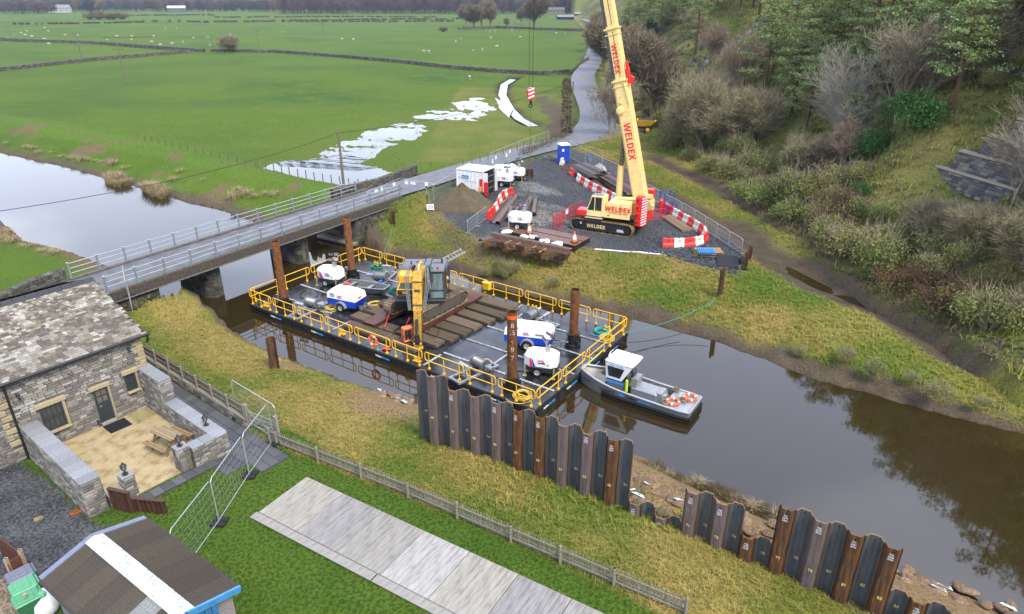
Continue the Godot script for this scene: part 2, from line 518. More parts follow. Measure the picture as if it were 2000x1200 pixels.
func terrain(x: float,z: float) -> float:
	var p := Vector2(x,z)
	var nb := n_big.get_noise_2d(x,z)
	var nm := n_mid.get_noise_2d(x,z)
	var nf := n_fine.get_noise_2d(x,z)
	var far := p.length() > 190.0
	t_cover = 0.0
	var dn := near_line(p,near_shore)
	var df := near_line(p,far_shore)
	var wet := Geometry2D.is_point_in_polygon(p,river)
	var rd := road_at(p)
	if wet:
		t_kind = 6
		tcol = Color(0.07,0.05,0.02)
		return -0.15 - minf(minf(dn,df),5.0)*0.3
	var h := 0.0
	var near := dn < df
	var left := (bridge_b - bridge_a).cross(p - bridge_a) < 0.0
	var wob := nm*0.8 + nf*0.35
	if near:
		h = ss(-0.2,2.5,dn)*1.1 + ss(2.0,8.0,dn)*0.9
		if left: h = ss(-0.2,1.8,dn)*0.8 + ss(1.5,8.0,dn)*0.9
		var df2 := near_line(p,fence_line)
		var south := p.y > -33.2 + (p.x + 20.5)*0.69 and not left
		var ridge := 0.0
		if south and df2 > 0.1 and dn > 4.0:
			t_kind = 2
			h = lerpf(h,2.0,ss(0.0,1.0,df2))
			tcol = LAWN.lerp(Color(0.10,0.16,0.02),clampf(0.3 + nm*0.9 + nb*0.4,0,1)).lerp(Color(0.045,0.105,0.008),clampf(-0.1 - nf*0.7 + nb,0,0.6))
			var dv := maxf(edge_in(p,"drive"),edge_in(p,"yard"))
			if dv > -0.3:
				tcol = tcol.lerp((Color(0.105,0.11,0.118) if edge_in(p,"drive") > -0.2 else Color(0.30,0.24,0.17))*(1.0 + nf*0.5),ss(-0.15,0.1,dv + nf*0.1))
				t_kind = 4
		else:
			t_kind = 1
			h += nm*0.12 + nf*0.05
			t_cover = 1.0
			var y := clampf(0.5 + nm*0.9 + nb*0.7 + nf*0.35,0,1)
			tcol = OLIVE.lerp(YELLOW,y*0.95).lerp(GREEN,clampf(-nm*1.4 + nb - 0.02,0,0.85))
			if left:
				tcol = FIELD.lerp(GREEN,clampf(nm + 0.3,0,1)).lerp(Color(0.2,0.14,0.07),ss(3.2,1.0,dn + nm*1.5))
				t_cover = 0.4
			tcol = tcol.lerp(MUD,ss(0.30,0.05,h + nf*0.12))
			t_cover *= ss(0.1,0.35,h)
			# trodden bare earth where the bank meets the sheet piles
			var bare := ss(3.2,1.2,p.distance_to(Vector2(-6.3,-30.2)) + nf) + ss(1.3,0.4,p.distance_to(Vector2(-12.9,-34.2)) + nf)
			if x > 1.0 and dn < 4.6: bare += ss(4.4,3.0,dn + nf)
			bare = clampf(bare,0,1)
			tcol = tcol.lerp(Color(0.30,0.20,0.11),bare*0.9)
			t_cover *= 1.0 - bare
	else:
		var s := up_hill(p)
		if left and s < -3.0:
			h = ss(-0.2,1.5,df)*0.45 + ss(1.0,9.0,df)*0.55
			var dr := near_line(p,bank_ridge)
			h += 1.0*exp(-dr*dr/16.0)
			t_kind = 0
			var behind := ss(0,5,dr)*(1.0 if df > 9.0 else 0.0)
			tcol = FIELD.lerp(Color(0.062,0.135,0.012),clampf(0.4 + nb*1.6 + nm*0.5,0,1)).lerp(Color(0.16,0.22,0.03),clampf(nm*0.8 + nf*0.3,0,0.5))
			tcol = tcol.lerp(Color(0.15,0.21,0.03),ss(60,10,absf(x + 8) + absf(z + 95))*0.7)
			if not far:
				h += nm*0.05*ss(0,3,df)
				if dr < 8.0 and df > 6.0:
					tcol = tcol.lerp(Color(0.12,0.23,0.02),0.5*ss(8,2,dr))
				if df < 22.0 and behind < 0.99:
					t_cover = 0.35*ss(1.0,3.0,df)
					tcol = tcol.lerp(Color(0.21,0.14,0.08),ss(0.22,0.42,n_streak.get_noise_2d(x*1.3 + 40,z))*0.8*ss(14,6,df))
				tcol = tcol.lerp(MUD,ss(1.7,0.5,df + nf))
				var fl := maxf(edge_in(p,"flood_a"),edge_in(p,"flood_b") - 1.2)
				if fl > -5.0:
					var st := n_streak.get_noise_2d((x + z*0.3)*0.42,z*1.5 - x*0.4)
					h -= 0.09*ss(-4.0,1.5,fl)*(0.6 + st*2.1 + nf*0.9)
					if edge_in(p,"flood_a") > -1.0: h -= 0.3*ss(-1.8,1.0,edge_in(p,"flood_a"))
					tcol = tcol.lerp(Color(0.14,0.17,0.03),ss(-5,0,fl)*0.6)
				for k in ["field_ditch", "ditch_two"]:
					if boxes[k].has_point(p):
						var d := near_line(p,get(k))
						var w := 0.55 if k == "field_ditch" else 0.45
						h -= 0.75*ss(w + 1.6,w*0.5,d)
						tcol = tcol.lerp(Color(0.07,0.055,0.03),ss(w + 2.2,w + 0.4,d + nf*0.6))
				var mk := edge_in(p,"muck")
				if boxes.muck.grow(10).has_point(p) and x < 12.5:
					tcol = tcol.lerp(Color(0.24,0.22,0.06),clampf(0.4 + nm*0.6,0,1))
				tcol = tcol.lerp(MUD,ss(-1.0,1.5,mk + nm*3.0 + nf))
			else:
				# the far fields differ a little in their green
				tcol = tcol.lerp(Color(0.10,0.165,0.022),clampf(0.5 + n_big.get_noise_2d(floorf(x/90.0)*37.0,floorf(z/130.0)*53.0),0,1)*0.8)
			if s > -14.0: tcol = tcol.lerp(Color(0.14,0.16,0.04),ss(-14,-4,s)*0.6)
		else:
			h = ss(-0.2,0.9,df)*0.35 + ss(0.8,3.5,df)*0.85 + ss(3.0,8.0,df)*0.75
			t_kind = 1
			t_cover = 1.0
			var y := clampf(0.45 + nm*1.0 + nb*0.6 + nf*0.35,0,1)
			tcol = OLIVE.lerp(YELLOW,y*0.85).lerp(GREEN,clampf(-nm*1.2 + 0.05 + nb*0.5,0,0.85))
			if x > 19.0: tcol = tcol.lerp(Color(0.15,0.22,0.03),0.35*ss(19,23,x - (z + 60)*-0.2))
			h += (nm*0.16 + nf*0.07)*ss(1.0,3.0,df)
			var mudness := ss(1.8,0.6,df + nm*0.9 + nf*0.7)
			if s > -40 and boxes.drain.has_point(p):
				var d := near_line(p,drain)
				h -= 0.7*ss(3.6,0.3,d)
				mudness = maxf(mudness,ss(3.0,1.5,d + wob*1.1)*ss(-96,-84,z))
			if boxes.mud_track.has_point(p):
				var d := near_line(p,mud_track)
				h -= 0.4*ss(2.0,0.4,d) + 0.08*nf
				mudness = maxf(mudness,ss(1.9,0.9,d + wob))
			mudness = maxf(mudness,ss(-0.8,0.8,edge_in(p,"mud_site") + wob))
			tcol = tcol.lerp(MUD.lerp(Color(0.09,0.068,0.046),clampf(0.5 + nf,0,1)),mudness)
			t_cover *= 1.0 - mudness
			if mudness > 0.6: t_kind = 3
			var e := edge_in(p,"site")
			if e > -1.5:
				h = lerpf(h,2.0,ss(-1.5,0.0,e))
				var g := ss(-0.25,0.35,e + nf*0.5 + nm*0.4)
				var gc := GRAVEL.lerp(Color(0.14,0.14,0.14),clampf(nm*1.2,0,0.7))
				gc = gc.lerp(Color(0.27,0.265,0.25),ss(0.15,0.5,n_streak.get_noise_2d(x*0.8 - z*0.4,z*0.8) + nf*0.2)*ss(7,2,absf(x - 5.0 - (z + 75)*-0.18)))
				tcol = tcol.lerp(gc,g)
				t_cover *= 1.0 - g
				if g > 0.5: t_kind = 4
				if e < 0.2 and e > -2.5 and z > -62 and x < 0: tcol = tcol.lerp(Color(0.17,0.13,0.08),0.5)
		if s > -2.0:
			var ru := ss(0,12,s)
			var k := s*(0.30 + 0.34*ss(2,16,s))
			k = minf(k,52.0 + nb*4.0)
			var crag := n_mid.get_noise_2d(x*0.35,z*0.35)
			k += ru*(nb*5.0 + crag*3.0)
			h = maxf(h,2.0) + maxf(k,0.0) if s > 0 else h
			if s > 0:
				t_kind = 5
				t_cover = 0.8
				var gr := Color(0.14,0.18,0.035).lerp(Color(0.25,0.23,0.07),clampf(0.5 + nm,0,1))
				gr = gr.lerp(Color(0.10,0.085,0.045),clampf(0.15 + nb*1.2 - nf*0.5,0,0.7))
				tcol = tcol.lerp(gr,ss(-1,3,s + nf*2))
	# the road's own bed
	if rd.x < 9.0:
		var on_bridge := Geometry2D.get_closest_point_to_segment(p,bridge_a,bridge_b).distance_to(p) < 3.2 and p.distance_to(bridge_a) < 32.0 and p.distance_to(bridge_b) < 32.0 and minf(dn,df) < 4.5 and (p - bridge_a).dot(bridge_b - bridge_a) > 0.0 and (p - bridge_b).dot(bridge_a - bridge_b) > 0.0
		if not on_bridge:
			h = maxf(h,rd.y - 0.16 - maxf(rd.x - 2.6,0.0)*0.75)
			if rd.x < 2.7: h = rd.y - 0.16
			var v := ss(4.2,2.3,rd.x + nf*0.5)
			tcol = tcol.lerp(Color(0.085,0.10,0.03).lerp(Color(0.11,0.19,0.02),clampf(0.5 + nm,0,1)),v*0.7)
			if rd.x < 2.6: t_cover = 0.0
	if far:
		h += ss(190,700,p.length())*nb*0.8
	return h

var gx := PackedFloat32Array()
var gz := PackedFloat32Array()

func build_land() -> void:
	var x := 0.0
	var st := 0.34
	var right := [0.0]
	while x < 1300.0:
		x += st
		if x > 46.0: st *= 1.06
		right.append(x)
	for i in range(right.size() - 1,0,-1): gx.append(-right[i])
	for a in right: gx.append(a)
	var z := 14.0
	while z > -1700.0:
		gz.append(z)
		z -= 1.0 if z > -12.0 else maxf(0.26,absf(z)*0.0105) if z > -400 else absf(z)*0.03
	gz.append(-1700.0)
	var w := gx.size()
	var d := gz.size()
	var v := PackedVector3Array(); v.resize(w*d)
	var c := PackedColorArray(); c.resize(w*d)
	var n := PackedVector3Array(); n.resize(w*d)
	for j in d:
		for i in w:
			# beyond what the lens could ever see from here or from a step aside, a coarse value will do
			var k := j*w + i
			var hx := gx[i]
			var hz := gz[j]
			if absf(hx) > -hz*1.05 + 26.0 and absf(hx) > 50.0:
				v[k] = V(hx,1.0 if hx < 0 else 2.0 + minf(maxf(0.0,(hx - 46.0)*0.6),50.0),hz)
				c[k] = Color(0.09,0.16,0.03)
				continue
			v[k] = V(hx,terrain(hx,hz),hz)
			c[k] = tcol
	for j in d:
		for i in w:
			var k := j*w + i
			var dx := v[j*w + mini(i + 1,w - 1)] - v[j*w + maxi(i - 1,0)]
			var dz := v[mini(j + 1,d - 1)*w + i] - v[maxi(j - 1,0)*w + i]
			n[k] = dx.cross(dz).normalized()
			if n[k].y < 0: n[k] = -n[k]
	var ix := PackedInt32Array()
	ix.resize((w - 1)*(d - 1)*6)
	var q := 0
	for j in d - 1:
		for i in w - 1:
			var k := j*w + i
			ix[q] = k; ix[q + 1] = k + w; ix[q + 2] = k + 1
			ix[q + 3] = k + 1; ix[q + 4] = k + w; ix[q + 5] = k + w + 1
			q += 6
	var a := []
	a.resize(Mesh.ARRAY_MAX)
	a[Mesh.ARRAY_VERTEX] = v; a[Mesh.ARRAY_NORMAL] = n; a[Mesh.ARRAY_COLOR] = c; a[Mesh.ARRAY_INDEX] = ix
	var m := ArrayMesh.new()
	m.add_surface_from_arrays(Mesh.PRIMITIVE_TRIANGLES,a)
	struct("ground",m,M.ground)
	tag(get_node("ground"),"grassy river banks, green fields, gravel pad and wooded hillside ground", "ground")

func sheet(l: PackedVector2Array,y: float,m: MB) -> void:
	var ix := Geometry2D.triangulate_polygon(l)
	for i in range(0,ix.size(),3):
		var a := V(l[ix[i]].x,y,l[ix[i]].y)
		var b := V(l[ix[i + 1]].x,y,l[ix[i + 1]].y)
		var e := V(l[ix[i + 2]].x,y,l[ix[i + 2]].y)
		if (b - a).cross(e - a).y < 0: m.tri(a,e,b)
		else: m.tri(a,b,e)

func ribbon(l: PackedVector2Array,w: float,y: float,m: MB) -> void:
	for i in l.size() - 1:
		var q := []
		for k in [i,i + 1]:
			var t := (l[mini(k + 1,l.size() - 1)] - l[maxi(k - 1,0)]).normalized().orthogonal()*w
			q.append(V(l[k].x + t.x,y,l[k].y + t.y)); q.append(V(l[k].x - t.x,y,l[k].y - t.y))
		var nn: Vector3 = (q[1] - q[0]).cross(q[2] - q[0])
		if nn.y < 0: m.quad(q[0],q[2],q[3],q[1])
		else: m.quad(q[1],q[3],q[2],q[0])

func build_water() -> void:
	var m := mb(Color.WHITE)
	var grown := Geometry2D.offset_polygon(river,1.5)
	sheet(grown[0],0.0,m)
	M.water.vertex_color_use_as_albedo = false
	tag(struct("river", m,M.water),"dark still river with mirror reflections running under the bridge", "river")
	m = mb(Color.WHITE)
	for l in [flood_a,flood_b]:
		sheet(Geometry2D.offset_polygon(l,4.0)[0],0.955,m)
	tag(struct("flood_water", m,M.flood),"pale standing flood water lying in the field beside the road", "water")
	m = mb(Color.WHITE)
	ribbon(field_ditch,0.85,0.75,m)
	tag(struct("field_ditch_water", m,M.flood),"white sky reflecting ditch water curving across the field", "water")
	m = mb(Color.WHITE)
	ribbon(ditch_two,0.7,0.75,m)
	tag(struct("roadside_ditch_water", m,M.flood),"narrow strip of ditch water beside the far bend of the road", "water")
	m = mb(Color.WHITE)
	ribbon(drain.slice(1),0.5,1.24,m)
	tag(struct("drain_water", m,M.water),"dark trickle of water in the muddy drain behind the gravel pad", "water")

func build_road() -> void:
	var m := mb(Color(0.125,0.123,0.13))
	var fine := []
	var curve := Curve3D.new()
	for i in road.size():
		var t := (road[mini(i + 1,road.size() - 1)] - road[maxi(i - 1,0)])*0.16
		curve.add_point(road[i],-t,t)
	curve.bake_interval = 1.2
	var pts := curve.get_baked_points()
	for i in pts.size() - 1:
		var q := []
		for k in [i,i + 1]:
			var t := (pts[mini(k + 1,pts.size() - 1)] - pts[maxi(k - 1,0)])
			var s := Vector3(-t.z,0,t.x).normalized()
			var f := -pts[k].z
			var w := 2.1 + 0.05*n_fine.get_noise_1d(k*3.0) + ss(80,100,f)*0.75
			var wr := w + 5.0*exp(-pow((f - 103.0)/4.5,2))
			q.append(pts[k] - s*w); q.append(pts[k] + s*wr)
		m.quad(q[0],q[1],q[3],q[2])
	var o := struct("road",m,M.tarmac)
	tag(o,"narrow wet grey tarmac lane crossing the bridge and bending away below the hill", "road")

# ---------------------------------------------------------------- masonry
var stone_meshes := {}

func stone_variant(key: String,cols: Array) -> Array:
	if stone_meshes.has(key): return stone_meshes[key]
	var out := []
	for i in 16:
		var m := mb(cols[i % cols.size()]*rf(0.75,1.2))
		var b := 0.10
		var j := func(p: Vector3) -> Vector3: return p + V(rf(-1,1),rf(-1,1),rf(-1,1))*0.045
		var lo := [j.call(V(-0.5,-0.5,-0.5)),j.call(V(0.5,-0.5,-0.5)),j.call(V(0.5,0.5,-0.5)),j.call(V(-0.5,0.5,-0.5))]
		var mid := [j.call(V(-0.5,-0.5,0.25)),j.call(V(0.5,-0.5,0.25)),j.call(V(0.5,0.5,0.25)),j.call(V(-0.5,0.5,0.25))]
		var hi := [j.call(V(-0.5 + b,-0.5 + b*1.4,0.5)),j.call(V(0.5 - b,-0.5 + b*1.4,0.5)),j.call(V(0.5 - b,0.5 - b*1.4,0.5)),j.call(V(-0.5 + b,0.5 - b*1.4,0.5))]
		m.hexa(lo,mid); m.hexa(mid,hi)
		out.append(m.mesh())
	stone_meshes[key] = out
	return out

# stones on the face of a wall: x runs along the face, y up, z out of it
func stones(parent: Node3D,face: Transform3D,w: float,h: float,sw: float,sh: float,key: String,cols: Array,budget: Array,holes := [],mt := "stone", part := "stone") -> void:
	var vs := stone_variant(key,cols)
	var spare := mb()
	var y := 0.0
	while y < h - 0.03:
		var ch := minf(sh*rf(0.7,1.35),h - y)
		if h - y - ch < sh*0.4: ch = h - y
		var x := 0.0
		while x < w - 0.02:
			var cw := minf(sw*rf(0.55,1.5),w - x)
			if w - x - cw < sw*0.3: cw = w - x
			var r := Rect2(x,y,cw,ch)
			var ok := true
			for q in holes:
				if q.intersects(r.grow(-0.01)):
					var c: Rect2 = q
					if c.position.x > x + 0.05:
						cw = c.position.x - x
						r.size.x = cw
					else:
						ok = false
						x = c.end.x
					break
			if not ok: continue
			var gap := minf(0.018,ch*0.12)
			var d := rf(0.05,0.085)
			var t := face*Transform3D(Basis.from_scale(V(maxf(cw - gap,0.02),maxf(ch - gap,0.02),d)),V(x + cw/2,y + ch/2,0.012))
			var mesh: Mesh = vs[rng.randi() % vs.size()]
			if budget[0] > 0:
				budget[0] -= 1
				var o := put(part,mesh,M[mt],parent)
				o.transform = t
			else:
				spare.col = cols[rng.randi() % cols.size()]*rf(0.75,1.15)
				spare.xf = t
				spare.hexa([V(-0.5,-0.5,-0.5),V(0.5,-0.5,-0.5),V(0.5,0.5,-0.5),V(-0.5,0.5,-0.5)],[V(-0.45,-0.42,0.5),V(0.45,-0.42,0.5),V(0.45,0.42,0.5),V(-0.45,0.42,0.5)])
			x += cw
		y += ch
	if spare.v.size():
		put(part + "s", spare,M[mt],parent).set_meta("kind", "stuff")

func face(at: Vector3,along: Vector3,up := Vector3.UP) -> Transform3D:
	var x := along.normalized()
	return Transform3D(Basis(x,up,x.cross(up)),at)

const WALLSTONE := [Color(0.16,0.15,0.135),Color(0.11,0.105,0.095),Color(0.22,0.21,0.19),Color(0.13,0.125,0.10)]
const PIERSTONE := [Color(0.13,0.125,0.11),Color(0.09,0.09,0.08),Color(0.19,0.18,0.155),Color(0.11,0.11,0.085)]
const YEL := Color(0.78,0.43,0.015)
const ZINC := Color(0.42,0.46,0.50)

# ---------------------------------------------------------------- the bridge
func build_bridge() -> void:
	var t := thing("road_bridge", "narrow concrete road bridge on stone piers with grey steel railings", "bridge", V(-27.2,0,-40.2),0.997)
	var m := mb(Color(0.20,0.195,0.18))
	m.box(V(14.0,2.85,0),V(27.0,0.42,4.0))
	put("deck_slab",m,M.concrete,t)
	for s in [1,-1]:
		m = mb(Color(0.105,0.09,0.075))
		m.box(V(13.9,2.86,2.2*s),V(27.6,0.62,0.34),0.03)
		m.col = Color(0.24,0.225,0.19)
		m.box(V(13.9,2.50,2.12*s),V(27.6,0.10,0.5))
		put("edge_beam",m,M.matt,t)
		m = mb(Color(0.16,0.15,0.13))
		m.box(V(13.9,3.2,2.17*s),V(27.6,0.09,0.28),0.02)
		put("kerb",m,M.matt,t)
		# railing: posts with three rails
		var rail := Node3D.new()
		rail.name = called("railing",t)
		t.add_child(rail)
		var n := 15
		var x0 := 0.2
		var x1 := 27.5 if s > 0 else 26.2
		for i in n:
			var x := lerpf(x0,x1,i/float(n - 1))
			m = mb(Color(0.30,0.34,0.39))
			m.box(V(x,3.76,2.17*s),V(0.11,1.06,0.11),0.012)
			m.col = Color(0.42,0.46,0.5)
			m.box(V(x,4.29,2.17*s),V(0.14,0.03,0.14))
			put("post",m,M.galv,rail)
		for y in [3.55,3.88,4.22]:
			m = mb(Color(0.42,0.45,0.48))
			m.tube(V(x0,y,2.17*s),V(x1,y,2.17*s),0.032,0.032,8)
			put("rail",m,M.galv,rail)
	# three piers with rounded noses
	for px in [7.95,16.2]:
		var p := Node3D.new()
		p.name = called("pier",t)
		t.add_child(p)
		var core := mb(Color(0.07,0.065,0.055))
		var hw := 0.62
		var out := PackedVector2Array()
		for k in 9:
			var a := -PI/2 + PI*k/8.0
			out.append(Vector2(px + sin(a)*hw,1.1 + cos(a)*hw))
		out.append(Vector2(px + hw,-2.0)); out.append(Vector2(px - hw,-2.0))
		core.xf = Transform3D(Basis(V(1,0,0),V(0,0,1),V(0,-1,0)),V(0,2.42,0))
		core.prism(out,3.6)
		put("core",core,M.mortar,p)
		var bud := [140]
		stones(p,face(V(px - hw,-0.4,-2.0),V(0,0,1)),0,0,0.5,0.3,"pier",PIERSTONE,bud)
		stones(p,face(V(px + hw,-0.4,1.1),V(0,0,-1)),3.1,2.8,0.55,0.28,"pier",PIERSTONE,bud)
		stones(p,face(V(px - hw,-0.4,-2.0),V(0,0,1)),3.1,2.8,0.55,0.28,"pier",PIERSTONE,bud)
		for k in 6:
			var a0 := -PI/2 + PI*k/6.0
			var a1 := -PI/2 + PI*(k + 1)/6.0
			var q0 := V(px + sin(a0)*hw,-0.4,1.1 + cos(a0)*hw)
			var q1 := V(px + sin(a1)*hw,-0.4,1.1 + cos(a1)*hw)
			stones(p,face(q0,q1 - q0),q0.distance_to(q1),2.8,0.5,0.3,"pier",PIERSTONE,bud)
	# abutments with wing walls
	for e in [[3.4,-1.0],[21.6,1.0]]:
		var p := Node3D.new()
		p.name = called("abutment",t)
		t.add_child(p)
		var core := mb(Color(0.07,0.065,0.055))
		var dx: float = e[1]
		core.box(V(e[0] + dx*2.6,1.0,0),V(5.2,3.3,4.3))
		put("core",core,M.mortar,p)
		var bud := [110]
		if dx > 0: stones(p,face(V(e[0],-0.3,-2.15),V(0,0,1)),4.3,2.8,0.6,0.32,"pier",PIERSTONE,bud)
		else: stones(p,face(V(e[0],-0.3,2.15),V(0,0,-1)),4.3,2.8,0.6,0.32,"pier",PIERSTONE,bud)
		stones(p,face(V(minf(e[0],e[0] + dx*5.2),-0.3,2.15),V(1,0,0)),5.2,2.9,0.5,0.26,"pier",PIERSTONE,bud)
		core = mb(Color(0.2,0.19,0.17))
		core.box(V(e[0] - dx*0.3,0.25,0),V(0.7,0.3,4.6),0.06)
		put("footing",core,M.concrete,p)

func dry_wall(label: String,l: Array,hgt: float,thick: float,pieces: int,sw := 0.34,sh := 0.17,cat := "stone wall",both := false) -> Node3D:
	var t := thing("stone_wall",label,cat)
	var core := mb(Color(0.075,0.07,0.06))
	var bud := [pieces]
	for i in l.size() - 1:
		var a: Vector3 = l[i]
		var b: Vector3 = l[i + 1]
		var d := (b - a)
		var side := V(-d.z,0,d.x).normalized()*thick*0.5
		var u := Vector3.UP*hgt
		core.hexa([a - side - Vector3.UP*0.3,a + side - Vector3.UP*0.3,b + side - Vector3.UP*0.3,b - side - Vector3.UP*0.3],[a - side*0.85 + u,a + side*0.85 + u,b + side*0.85 + u,b - side*0.85 + u])
		var near := side if side.z > 0 else -side
		var flat := V(d.x,0,d.z)
		var s := a if near.dot(flat.cross(Vector3.UP)) > 0 else b
		var e := b if s == a else a
		var f := face(s + near,(e - s))
		f.basis = Basis((e - s).normalized(),Vector3.UP,(e - s).normalized().cross(Vector3.UP).normalized())
		stones(t,f,d.length(),hgt,sw,sh,"dry",WALLSTONE,bud)
		# stones on the top, set on edge
		var f2 := Transform3D(Basis(f.basis.x,-f.basis.z,f.basis.y),s + near + u)
		stones(t,f2,d.length(),thick,sw*0.6,thick,"dry",WALLSTONE,bud)
	put("core",core,M.mortar,t)
	return t

# ---------------------------------------------------------------- the barge
var barge_t := Transform3D(Basis(Vector3.UP,-0.6029),Vector3(-5.4575,0,-41.1375))

func on_barge(a: float,b: float,y := 0.55) -> Vector3:
	return barge_t*V(a,y,-b)

func rail_section(m: MB,a: Vector3,b: Vector3,posts := 3) -> void:
	m.col = YEL
	var d := (b - a).normalized()
	var p := a + d*0.06
	var q := b - d*0.06
	var up := Vector3.UP
	var c := 0.1
	m.path([p + up*0.55 + d*c,p + up*(0.55 + c),p + up*(1.08 - c),p + up*1.08 + d*c,q + up*1.08 - d*c,q + up*(1.08 - c),q + up*(0.55 + c),q + up*0.55 - d*c,p + up*0.55 + d*c],0.03,7)
	var l := a.distance_to(b)
	for i in posts:
		var x: Vector3 = a + d*(l*([0.12,0.5,0.88][i] if posts == 3 else [0.14,0.86][i]))
		m.tube(x,x + up*1.08,0.03,0.03,7,false)
		m.box(x + up*0.07,V(0.14,0.14,0.14),0.02)

func bollard(m: MB,at: Vector3) -> void:
	m.col = YEL
	m.box(at + V(0,0.03,0),V(0.5,0.06,0.24),0.01)
	for s in [-0.14,0.14]:
		m.tube(at + V(s,0.06,0),at + V(s,0.32,0),0.055,0.055,8)
	m.tube(at + V(-0.25,0.2,0),at + V(0.25,0.2,0),0.035,0.035,7)

func build_barge() -> void:
	var t := thing("work_barge", "black modular pontoon work barge with yellow handrails moored below the bridge", "barge", barge_t.origin,-0.6029)
	var L := 11.85
	for i in 3:
		for j in 5:
			var m := mb(Color(0.052,0.055,0.062)*rf(0.85,1.15))
			var x := -L + L*2/3.0*(i + 0.5)
			m.box(V(x,-0.05,-5.4 + 2.16*(j + 0.5)),V(L*2/3.0 - 0.03,1.2,2.13),0.035)
			put("pontoon",m,M.wet_deck,t)
	# hull sides: rubbing bars and ladder slots
	for s in [1,-1]:
		var m := mb(Color(0.012,0.012,0.013))
		m.box(V(0,0.42,5.43*s),V(23.7,0.16,0.07),0.02)
		m.box(V(0,0.12,5.42*s),V(23.7,0.10,0.05),0.02)
		for i in 24:
			m.box(V(-11.4 + i*0.99,0.2,5.415*s),V(0.09,0.6,0.04))
		put("fender_bar",m,M.rubber,t)
		m = mb(Color(0.012,0.012,0.013))
		m.box(V(11.87*s,0.42,0),V(0.07,0.16,10.8),0.02)
		for i in 11:
			m.box(V(11.86*s,0.2,-5.2 + i*1.04),V(0.05,0.6,0.09))
		put("fender_bar",m,M.rubber,t)
	# pale joint strips along the deck
	for b in [-3.3,-1.1,1.1,3.3]:
		for k in 12:
			var x0 := -11.7 + k*1.95
			if (k > 3 and k < 8) or (k == 3 and absf(b) > 2): continue
			var m := mb(Color(0.46,0.48,0.50)*rf(0.6,1.1))
			m.box(V(x0 + 0.97,0.572,-b),V(1.9,0.045,0.13),0.008)
			put("joint_strip",m,M.matt,t)
	for q in [[-3.95,-4.2],[3.95,-4.4],[6.1,4.1],[7.2,-1.9],[-3.95,4.6],[3.95,4.4],[-7.6,-3.0],[6.1,2.6]]:
		var m := mb(Color(0.45,0.47,0.49)*rf(0.7,1.1))
		m.box(V(q[0],0.572,-q[1]),V(0.14,0.04,1.6),0.008)
		put("joint_strip",m,M.matt,t)
	var y := 0.55
	var near := [[-11.85,-9.4,3],[-9.3,-6.9,3],[-6.8,-4.2,3],[-4.15,-1.6,3],[-1.5,1.6,3],[1.65,4.1,3],[4.2,7.1,3],[7.2,9.3,2],[9.35,11.8,3]]
	for r in near:
		var m := mb()
		rail_section(m,V(r[0],y,5.34),V(r[1],y,5.34),r[2])
		put("handrail",m,M.paint,t)
	var far := [[-11.85,-9.5,2],[-9.4,-7.0,3],[-4.6,-1.9,3],[-1.8,0.9,3],[1.0,3.9,3],[4.0,6.6,3],[6.7,9.2,3],[9.3,11.8,3]]
	for r in far:
		var m := mb()
		rail_section(m,V(r[0],y,-5.34),V(r[1],y,-5.34),r[2])
		put("handrail",m,M.paint,t)
	for s in [-1,1]:
		for k in 4:
			var m := mb()
			rail_section(m,V(11.78*s,y,5.3 - k*2.66),V(11.78*s,y,5.3 - k*2.66 - 2.6),2)
			put("handrail",m,M.paint,t)
	for q in [[-10.6,-5.0],[-3.0,-5.0],[3.3,-5.0],[10.7,-5.05],[-10.0,5.05],[5.0,5.05],[10.6,5.0]]:
		var m := mb()
		bollard(m,V(q[0],y,-q[1]))
		put("mooring_bitt",m,M.paint,t)
	# collars that hold the spud legs
	for q in [[-9.3,-4.45],[-9.4,1.95],[9.66,-4.4],[9.8,2.0]]:
		var m := mb(Color(0.013,0.013,0.014))
		m.lathe([Vector2(0.44,0),Vector2(0.44,0.12),Vector2(0.37,0.16),Vector2(0.37,0.72),Vector2(0.43,0.74),Vector2(0.43,0.82),Vector2(0.29,0.82)],18,V(q[0],y,-q[1]))
		for k in 4:
			var a := k*PI/2 + 0.5
			m.box(V(q[0] + cos(a)*0.44,y + 0.25,-q[1] + sin(a)*0.44),V(0.16,0.5,0.16),0.02)
		put("spud_collar",m,M.paint,t)
	# lettering on the hull sides
	var wm := flat_color("white_print",Color(0.75,0.77,0.8),0.6)
	var bm := flat_color("blue_print",Color(0.05,0.33,0.75),0.5)
	for x in [-9.0,-4.9,0.9,5.3,9.4]:
		text("lettering", "Volker", 0.17,Transform3D(Basis.IDENTITY,V(x - 0.28,0.28,5.475)),wm,t)
		text("lettering", "Brooks", 0.17,Transform3D(Basis.IDENTITY,V(x + 0.32,0.28,5.475)),bm,t)
	for z in [-3.4,-0.9,1.8,4.2]:
		text("lettering", "Volker", 0.17,Transform3D(Basis(Vector3.UP,PI/2),V(11.91,0.28,z + 0.28)),wm,t)
		text("lettering", "Brooks", 0.17,Transform3D(Basis(Vector3.UP,PI/2),V(11.91,0.28,z - 0.32)),bm,t)

func spud(a: float,b: float,top: float,col: Color,label: String) -> Node3D:
	var at := on_barge(a,b,-1.0)
	var t := thing("spud_leg", label,"steel pile", at,0.3,"tubular spud legs of the barge")
	var m := mb(col)
	m.lathe([Vector2(0.27,0),Vector2(0.27,top*0.45),Vector2(0.275,top*0.455),Vector2(0.27,top*0.46),Vector2(0.27,top + 1.0),Vector2(0.235,top + 1.0)],24)
	m.col = col*0.35
	m.lathe([Vector2(0.235,top + 1.0),Vector2(0.235,top - 1.0),Vector2(0.0,top - 1.0)],24)
	put("tube",m,M.rust,t)
	m = mb(col*0.6)
	for y in [2.4,3.6,top]:
		m.box(V(0.28,y,0.02),V(0.05,0.14,0.08),0.01)
	put("lifting_lug",m,M.rust,t)
	return t

